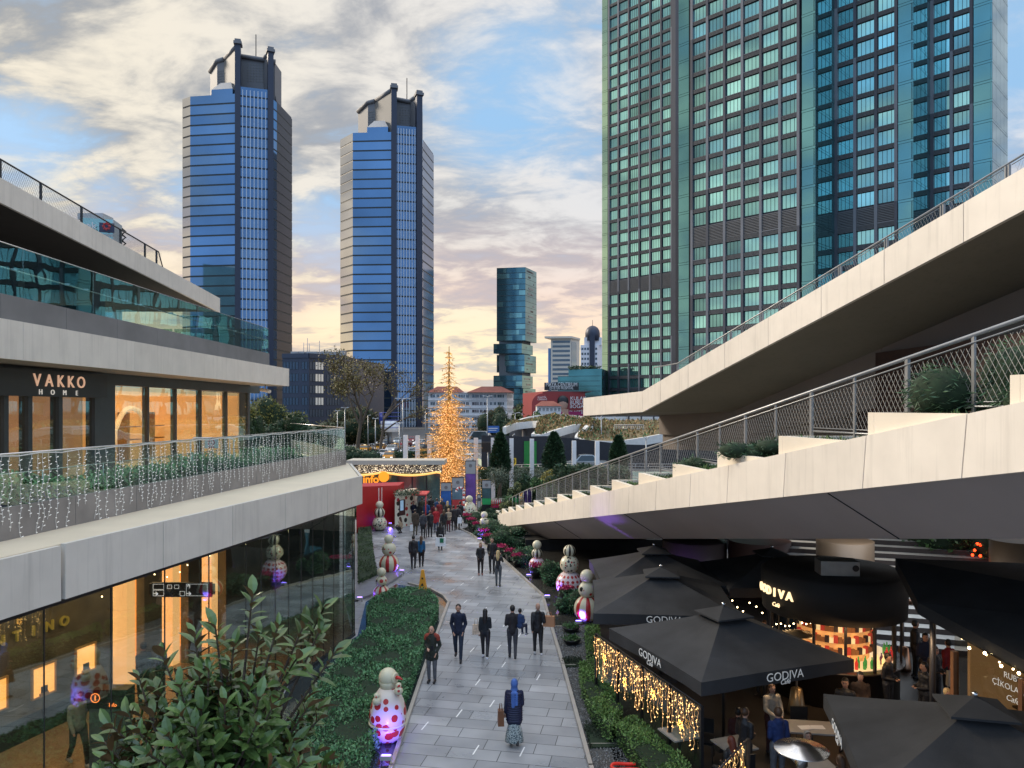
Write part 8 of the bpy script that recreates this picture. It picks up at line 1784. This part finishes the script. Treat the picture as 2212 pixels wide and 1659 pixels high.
def bag(label, cat, x, y, z, d, m, rz=0, handle=.14, hm=None):
    t = thing('bag', label, cat, (x, y, z), rz, 'bags carried by people'); w, dp, hh = d; mb = MB(); mb.hexa([(-w / 2, -dp / 2, 0), (w / 2, -dp / 2, 0), (w / 2, dp / 2, 0), (-w / 2, dp / 2, 0), (-w * .46, -dp * .35, hh), (w * .46, -dp * .35, hh), (w * .46, dp * .35, hh), (-w * .46, dp * .35, hh)]); mb.build('bag_body', m, t, True)
    for s_ in (-1, 1): mb = MB(); mb.tube([(-w * .22, s_ * dp * .3, hh), (-w * .15, s_ * dp * .2, hh + handle), (w * .15, s_ * dp * .2, hh + handle), (w * .22, s_ * dp * .3, hh)], .008, n=5); mb.build('handle', hm or m, t, True)
    return t
# --- people on the path
x, y = pf(990, 1426); person('tall man in a dark navy coat walking towards the camera, hands in pockets', x, y, PI, 1.86, NVY, (.015, .025, .05), BLK, 'black', 'short', 'pocket', .22, .12, True, .018)
x, y = pf(933, 1474); person('bald man in a dark parka with rust shoulders looking at his phone', x, y, PI - .15, 1.76, (.025, .03, .024), (.10, .105, .12), BLK, 'bald', 'short', ('pocket', 'phone'), .0, .26, True, .018, head_down=.10)
K_ = 1.0; sp_ = MB(); cs_ = math.cos(PI - .15); sn_ = math.sin(PI - .15)
rp = [o for o in scene.objects if o.get('label', '').startswith('bald man in a dark parka')][0]
me = cap_mesh([((-.165, .0, 1.41), .078, (-.10, .0, 1.435), .078), ((-.165, -.01, 1.40), .080, (-.185, -.01, 1.34), .075), ((.165, .0, 1.41), .078, (.10, .0, 1.435), .078), ((.165, -.01, 1.40), .080, (.185, -.01, 1.34), .075), ((-.1, -.06, 1.45), .05, (.1, -.06, 1.45), .05)], .018, 3); o = link('rust_yoke', me, rp, True); o.data.materials.append(cloth((.30, .05, .03)))
mb = MB(); mb.box((-.09, .33, 1.15), (.075, .012, .15)); o = mb.build('phone', M_BLACK, rp, True)
x, y = pf(1048, 1424); person('long-haired woman in a glossy black puffer vest and leggings seen from behind', x, y, -.05, 1.68, (.012, .016, .02), BLK, (.6, .6, .58), 'black', 'long', ('bag', 'phone'), .25, 0, False, .02, slim=.9)
bag('cream and red patterned shopping bag on the arm of the long-haired woman', 'bag', x - .30, y, .84, (.26, .12, .32), mat('patterned_bag', (.55, .42, .30), .6, var=.5, scale=14), .1, .2)
x, y = pf(1107, 1424); person('man in a black jacket and grey jeans carrying a small child, from behind', x, y, .0, 1.80, (.02, .018, .02), (.05, .052, .06), BLK, 'black', 'short', ('hold', 'hold'), .20, 0, False, .02)
person('small child in a blue patterned coat carried on the arm of the man in black', x + .25, y - .02, -.5, 1.25, (.02, .045, .12), (.03, .04, .08), (.3, .3, .35), HAIRC['black'], 'short', 'hold', 0, 0, False, .025, z=.74, sit=True, group='children')
x, y = pf(1162, 1417); person('bald man in a dark hooded vest and white sneakers walking away with paper bag', x, y, .05, 1.78, (.014, .014, .018), (.012, .012, .016), (.55, .55, .55), 'bald', 'short', ('down', 'hold'), .20, 0, False, .02, hood=True)
bag('large brown paper bag hanging at the right elbow of the bald man', 'bag', x + .38, y + .05, 1.00, (.40, .22, .34), mat('kraft_paper', (.42, .20, .10), .7, var=.08), -.2, .12)
x, y = pf(1111, 1612)
MSK = bpy.data.materials.new('patterned_skirt'); MSK.use_nodes = True; _n = MSK.node_tree.nodes; _l = MSK.node_tree.links; _v = _n.new('ShaderNodeTexNoise'); _v.inputs['Scale'].default_value = 16; _v.inputs['Distortion'].default_value = 2.5; _r = _n.new('ShaderNodeValToRGB'); _r.color_ramp.interpolation = 'CONSTANT'; _r.color_ramp.elements[0].color = (.04, .07, .09, 1); _r.color_ramp.elements[1].position = .5; _r.color_ramp.elements[1].color = (.45, .50, .48, 1)
_t = _n.new('ShaderNodeTexCoord'); _l.new(_t.outputs['Object'], _v.inputs['Vector']); _l.new(_v.outputs['Fac'], _r.inputs[0]); _l.new(_r.outputs[0], _n['Principled BSDF'].inputs['Base Color'])
wmn = person('woman in blue headscarf, navy quilted coat and patterned skirt walking away in the foreground', x, y, -.06, 1.66, (.012, .016, .05), DGR, BLK, mat('blue_scarf', (.06, .14, .42), .7, var=.25, scale=9, bump=.3, bscale=18), 'scarf', ('bag', 'phone'), .13, .36, False, .018, skirt=MSK, slim=1.08)
qm = mat('quilt_navy', (.012, .017, .055), .45, var=.2, scale=5)
qb = MB()
for k in range(13):
    z = .70 + k * .058; qb.lathe([(.205, z - .028), (.223, z), (.205, z + .028)], n=26, sx=1.0, sy=.78)
o = qb.build('quilted_coat', qm, wmn, True); o.scale = (.95, .95, .95); o.location = (0, 0, .0)
bag('tan leather handbag held at the left side of the woman in the blue headscarf', 'bag', x - .335, y - .02, .55, (.15, .26, .36), mat('tan_leather', (.16, .06, .022), .45, var=.15), .1, .14)
x, y = pf(893, 1230); person('man in a black leather jacket walking away arm in arm with the woman in blue', x, y, .0, 1.76, BLK, BLK, BLK, 'black', 'short', 'down', .12, .05, vox=.025)
x, y = pf(910, 1226); person('woman in a bright blue jacket and dark trousers beside the man in black leather', x, y, .0, 1.66, (.015, .10, .22), (.02, .012, .012), BLK, 'brown', 'long', 'down', .12, vox=.025, slim=.9)
x, y = pf(951, 1188); w3 = person('woman in a long black coat carrying a white and green bag in mid plaza', x, y, .0, 1.66, BLK, BLK, BLK, 'black', 'long', 'bag', .06, .36, vox=.028)
bag('white bag with a green panel carried by the woman in the long black coat', 'bag', x + .05, y - .28, .28, (.62, .12, .5), M_WHITE, 0, .16); mb = MB(); mb.box((x + .12, y - .36, .62), (.22, .02, .26)); tag(mb.build('bag', mat('green_bag', (.01, .16, .07), .6)), 'small green bag in front of the white one on the plaza', 'bag')
x, y = pf(1038, 1242); person('girl with long fair hair in a black bomber jacket facing the camera', x, y, PI + .1, 1.62, BLK, (.02, .015, .015), (.25, .08, .06), 'brown', 'long', 'pocket', .0, face=True, vox=.025, slim=.88)
x, y = pf(1063, 1238); person('bearded smiling man all in black facing the camera', x, y, PI - .1, 1.80, BLK, BLK, BLK, 'black', 'short', 'pocket', .03, face=True, vox=.025)
x, y = pf(1076, 1266); person('blonde woman seen from behind in black top and grey jeans taking a photo', x, y, -.15, 1.68, BLK, (.09, .10, .11), BLK, 'blonde', 'long', 'up', .06, vox=.022, slim=.88)
x, y = pf(866, 1152); person('person in a beige coat crouching beside the dotted stall', x, y, 1.2, 1.6, (.32, .24, .16), BLK, BLK, 'brown', 'long', 'phone', 0, vox=.03, crouch=True, group='far crowd around the stalls')
gf = 'far crowd around the stalls'
FC = [('man in a brown jacket and olive trousers, left in the far crowd', 897, 1156, 0, 1.72, (.07, .05, .035), (.10, .085, .055), 'black', 'short'), ('person in a grey puffer with a folded umbrella in the far crowd', 914, 1162, 0, 1.72, (.05, .05, .06), BLK, 'black', 'short'),
      ('young man in black jacket with white hem in the far crowd', 929, 1160, .1, 1.72, BLK, BLK, 'brown', 'short'), ('woman in a red hooded jacket facing the camera in the far crowd', 942, 1150, PI, 1.66, (.42, .02, .03), (.03, .05, .09), 'brown', 'short'),
      ('person with a cream backpack over a dark coat in the far crowd', 959, 1154, 0, 1.64, BLK, (.04, .035, .03), 'brown', 'long'), ('child in a patterned fair coat and woolly hat in the far crowd', 969, 1148, PI, 1.55, (.35, .28, .2), (.12, .02, .03), 'blonde', 'short'),
      ('person in black leaning right of the child in the fair coat', 980, 1146, .2, 1.72, BLK, BLK, 'black', 'short'), ('slim person in black at the right end of the far crowd', 989, 1144, .1, 1.70, BLK, DGR, 'black', 'short'),
      ('man in a dark blue jacket before the dotted stall window', 893, 1135, PI, 1.74, NVY, BLK, 'brown', 'short'), ('woman in black left behind the brown-jacketed man', 906, 1136, 0, 1.66, BLK, BLK, 'black', 'long'), ('person in a bright blue puffer standing in the back row', 922, 1134, 0, 1.70, (.02, .08, .22), NVY, 'brown', 'short'),
      ('tall dark figure at the red canopy', 931, 1122, 0, 1.78, BLK, BLK, 'black', 'short'), ('person in a mid blue coat in the very back row', 944, 1126, .3, 1.70, (.03, .07, .16), BLK, 'brown', 'short'), ('person in dark grey left of the blue totem', 955, 1126, PI, 1.72, DGR, BLK, 'black', 'short'),
      ('blonde woman in a dark coat in front of the blue totem', 967, 1132, 0, 1.66, (.05, .045, .035), BLK, 'blonde', 'long'), ('person in a red scarf-like coat behind the blonde woman', 949, 1132, PI, 1.66, (.25, .03, .03), BLK, 'brown', 'short'), ('dark-clad person beside the candy cane', 994, 1136, 0, 1.74, BLK, BLK, 'black', 'short'),
      ('person in a maroon coat in the middle of the far crowd', 937, 1138, 0, 1.66, (.12, .015, .02), BLK, 'black', 'short'), ('person in olive in the far back by the stall edge', 912, 1124, 0, 1.70, (.06, .06, .04), BLK, 'brown', 'short'), ('person in grey in the far back between stall and tree', 921, 1118, PI, 1.72, GRY, BLK, 'black', 'short')]
for k, (lab, u, v, yw, hh_, c1, c2, hr, hl_) in enumerate(FC): x, y = pf(u, v); person(lab, x, y, yw, hh_, c1, c2, BLK, hr, hl_, ('down', 'pocket', 'phone')[k % 3], .10 if k % 2 else .0, .08 if k % 3 else .3, vox=.033, group=gf)
x, y = pf(969, 1152); bag('white shopping bag held by the slim person at the right end of the crowd', 'bag', pf(993, 1146)[0], pf(993, 1146)[1], .5, (.3, .15, .4), M_WHITE); bag('small white bag by the brown-jacketed man', 'bag', pf(889, 1158)[0], pf(889, 1158)[1], .35, (.2, .1, .4), M_WHITE)
u_ = thing('umbrella', 'folded black umbrella held by the grey-puffered person like a cane', 'umbrella', (pf(921, 1164)[0], pf(921, 1164)[1], .01)); mb = MB(); mb.tube([(0, 0, 0), (0, 0, .2), (0, 0, .75)], [.01, .035, .04], n=8); mb.build('canopy', M_BLACK, u_, True); mb = MB(); mb.tube([(0, 0, .75), (0, 0, .88), (.03, 0, .92), (.06, 0, .88)], .012, n=5); mb.build('handle', M_DSTEEL, u_, True)
# --- behind the shop glass
person('man in a grey-green jacket walking inside behind the lower left glass', -10.15, 17.5, -2.2, 1.76, (.26, .30, .28), (.05, .06, .06), (.45, .5, .5), 'brown', 'short', 'down', .26, 0, True, .022, z=.02, group='shoppers behind the glass')
person('dark silhouetted man standing before the orange window inside', -10.35, 21.0, 1.1, 1.8, BLK, BLK, BLK, 'black', 'short', 'pocket', 0, .1, vox=.028, z=.02, group='shoppers behind the glass'); person('second dark silhouette close beside the man at the orange window', -10.0, 21.3, 1.4, 1.7, DGR, BLK, BLK, 'black', 'long', 'phone', 0, .1, vox=.028, z=.02, group='shoppers behind the glass')
# --- cafe guests
gc = 'people at the cafe'
for a in (dict(label='man in blue hooded jacket and grey trousers standing with his back to the camera', x=5.87, y=16.5, yaw=.1, h=1.78, top=(.012, .03, .12), legs=GRY, hair='brown', pose='phone', hood=True, vox=.022),
          dict(label='woman in an open beige jacket over maroon standing by the grey table', x=6.3, y=18.15, yaw=PI + .2, h=1.70, top=(.42, .36, .28), legs=(.06, .02, .02), hair='brown', hl='long', pose='reach', face=True, vox=.022),
          dict(label='child in a beige hood drinking at the small table', x=6.62, y=16.75, yaw=PI, h=1.50, top=(.42, .36, .30), legs=DGR, hair='brown', pose='phone', hood=cloth((.42, .36, .301)), face=True, sit=True, vox=.022),
          dict(label='seated woman with very long brown hair next to the silver heater', x=6.72, y=15.3, yaw=.25, h=1.68, top=BLK, legs=BLK, hair='brown', hl='long', pose='phone', sit=True, vox=.022),
          dict(label='seated person in dark maroon behind the blue-jacketed man', x=5.35, y=17.7, yaw=-.4, h=1.7, top=(.05, .015, .015), legs=BLK, hair='black', pose='phone', sit=True),
          dict(label='person in black with arms folded left of the man in the blue jacket', x=5.2, y=16.7, yaw=-1.0, h=1.7, top=BLK, legs=BLK, hair='brown', pose='phone'),
          dict(label='red-haired woman in a black coat seated at the windbreak end', x=4.75, y=16.2, yaw=.5, h=1.66, top=BLK, legs=BLK, hair=mat('hair_red', (.12, .025, .012), .5, var=.3, scale=30), hl='long', pose='phone', sit=True),
          dict(label='bearded man in black seated before the kiosk counter', x=8.15, y=18.3, yaw=PI - .5, h=1.78, top=BLK, legs=BLK, hair='black', pose='phone', face=True),
          dict(label='waiter in black with a white name tag beside the kiosk', x=10.15, y=20.2, yaw=-2.5, h=1.76, top=BLK, legs=BLK, hair='black', pose='phone', face=True),
          dict(label='young waiter in black in profile, in front of the waiter with the name tag', x=10.75, y=19.5, yaw=1.6, h=1.76, top=BLK, legs=BLK, hair='black', pose='phone', face=True),
          dict(label='man in black with folded hands standing at the foot of the stairs', x=11.7, y=20.7, yaw=PI + .3, h=1.8, top=BLK, legs=BLK, hair='brown', pose='phone', face=True),
          dict(label='man in a dark coat seated higher near the stairs', x=12.1, y=21.9, yaw=PI, h=1.8, top=NVY, legs=BLK, hair='black', pose='phone', face=True),
          dict(label='farthest dark-haired guest seated at the stairs', x=12.5, y=23.2, yaw=-1.8, h=1.8, top=BLK, legs=BLK, hair='black', pose='phone'),
          dict(label='guest in a red jacket right of the stairs, back turned', x=12.6, y=21.6, yaw=.3, h=1.7, top=(.22, .012, .012), legs=BLK, hair='black', pose='down'),
          dict(label='older woman with short fair curly hair behind the lower right parasol', x=10.5, y=18.05, yaw=PI + .5, h=1.62, top=DGR, legs=BLK, hair='blonde', pose='phone', face=True),
          dict(label='child in a red patterned jumper behind the chocolate shop glass', x=10.7, y=15.5, yaw=PI + .4, h=1.45, top=(.4, .02, .03), legs=BLK, hair='brown', pose='reach')):
    a = dict(a); lab = a.pop('label'); xx = a.pop('x'); yy = a.pop('y'); yw = a.pop('yaw'); a.setdefault('vox', .026); a['group'] = gc; a['z'] = .012; person(lab, xx, yy, yw, **a)
bag('light canvas bag hanging on the chair by the stairs', 'bag', 11.9, 20.2, .9, (.3, .15, .4), mat('canvas_bag', (.35, .33, .28), .8, var=.1))

for i, (lab, x, y, yw, c_) in enumerate((('seated guest in grey beneath the festoon bulbs, leftmost of the rear tables', 7.3, 23.6, .4, DGR), ('seated guest in cream shirt at the rear tables', 7.9, 24.0, PI, (.30, .26, .2)), ('seated guest in black at the rear tables close to the kiosk', 8.4, 24.9, 2.6, BLK), ('seated woman in burgundy at the rear tables', 7.0, 22.4, 1.2, (.12, .02, .03)), ('seated guest in navy right of the woman in burgundy', 7.6, 22.0, 2.2, NVY),
        ('guest in dark green seated before the chocolate shop posts', 9.1, 17.0, -1.8, (.03, .05, .03)), ('guest in black seated opposite the one in dark green', 8.4, 16.6, 1.3, BLK), ('standing guest in dark brown behind the seated bearded man', 8.8, 18.9, 2.8, (.05, .03, .02)))):
    person(lab, x, y, yw, 1.72, c_, BLK, BLK, ('brown', 'black')[i % 2], ('short', 'long')[i % 3 == 0], 'phone', 0, 0, face=False, vox=.03, z=.012, sit=i < 7, group=gc)
fl = MB()
for k in range(16): fl.ball((6.9 + k * .14, 20.9 + .05 * k, 2.35 - .15 * abs(math.sin(k * .7))), .022, n=5, k=4)
for k in range(14): fl.ball((9.95 + .03 * k, 17.4 - .38 * k, 3.45 - .05 * k - .1 * abs(math.sin(k * 1.1))), .022, n=5, k=4)
tag(fl.build('festoon_bulbs', M_BULB), 'two strings of tiny warm bulbs between the kiosk and the chocolate shop awning', 'string lights')

bpy.data.scenes.remove(TMP)
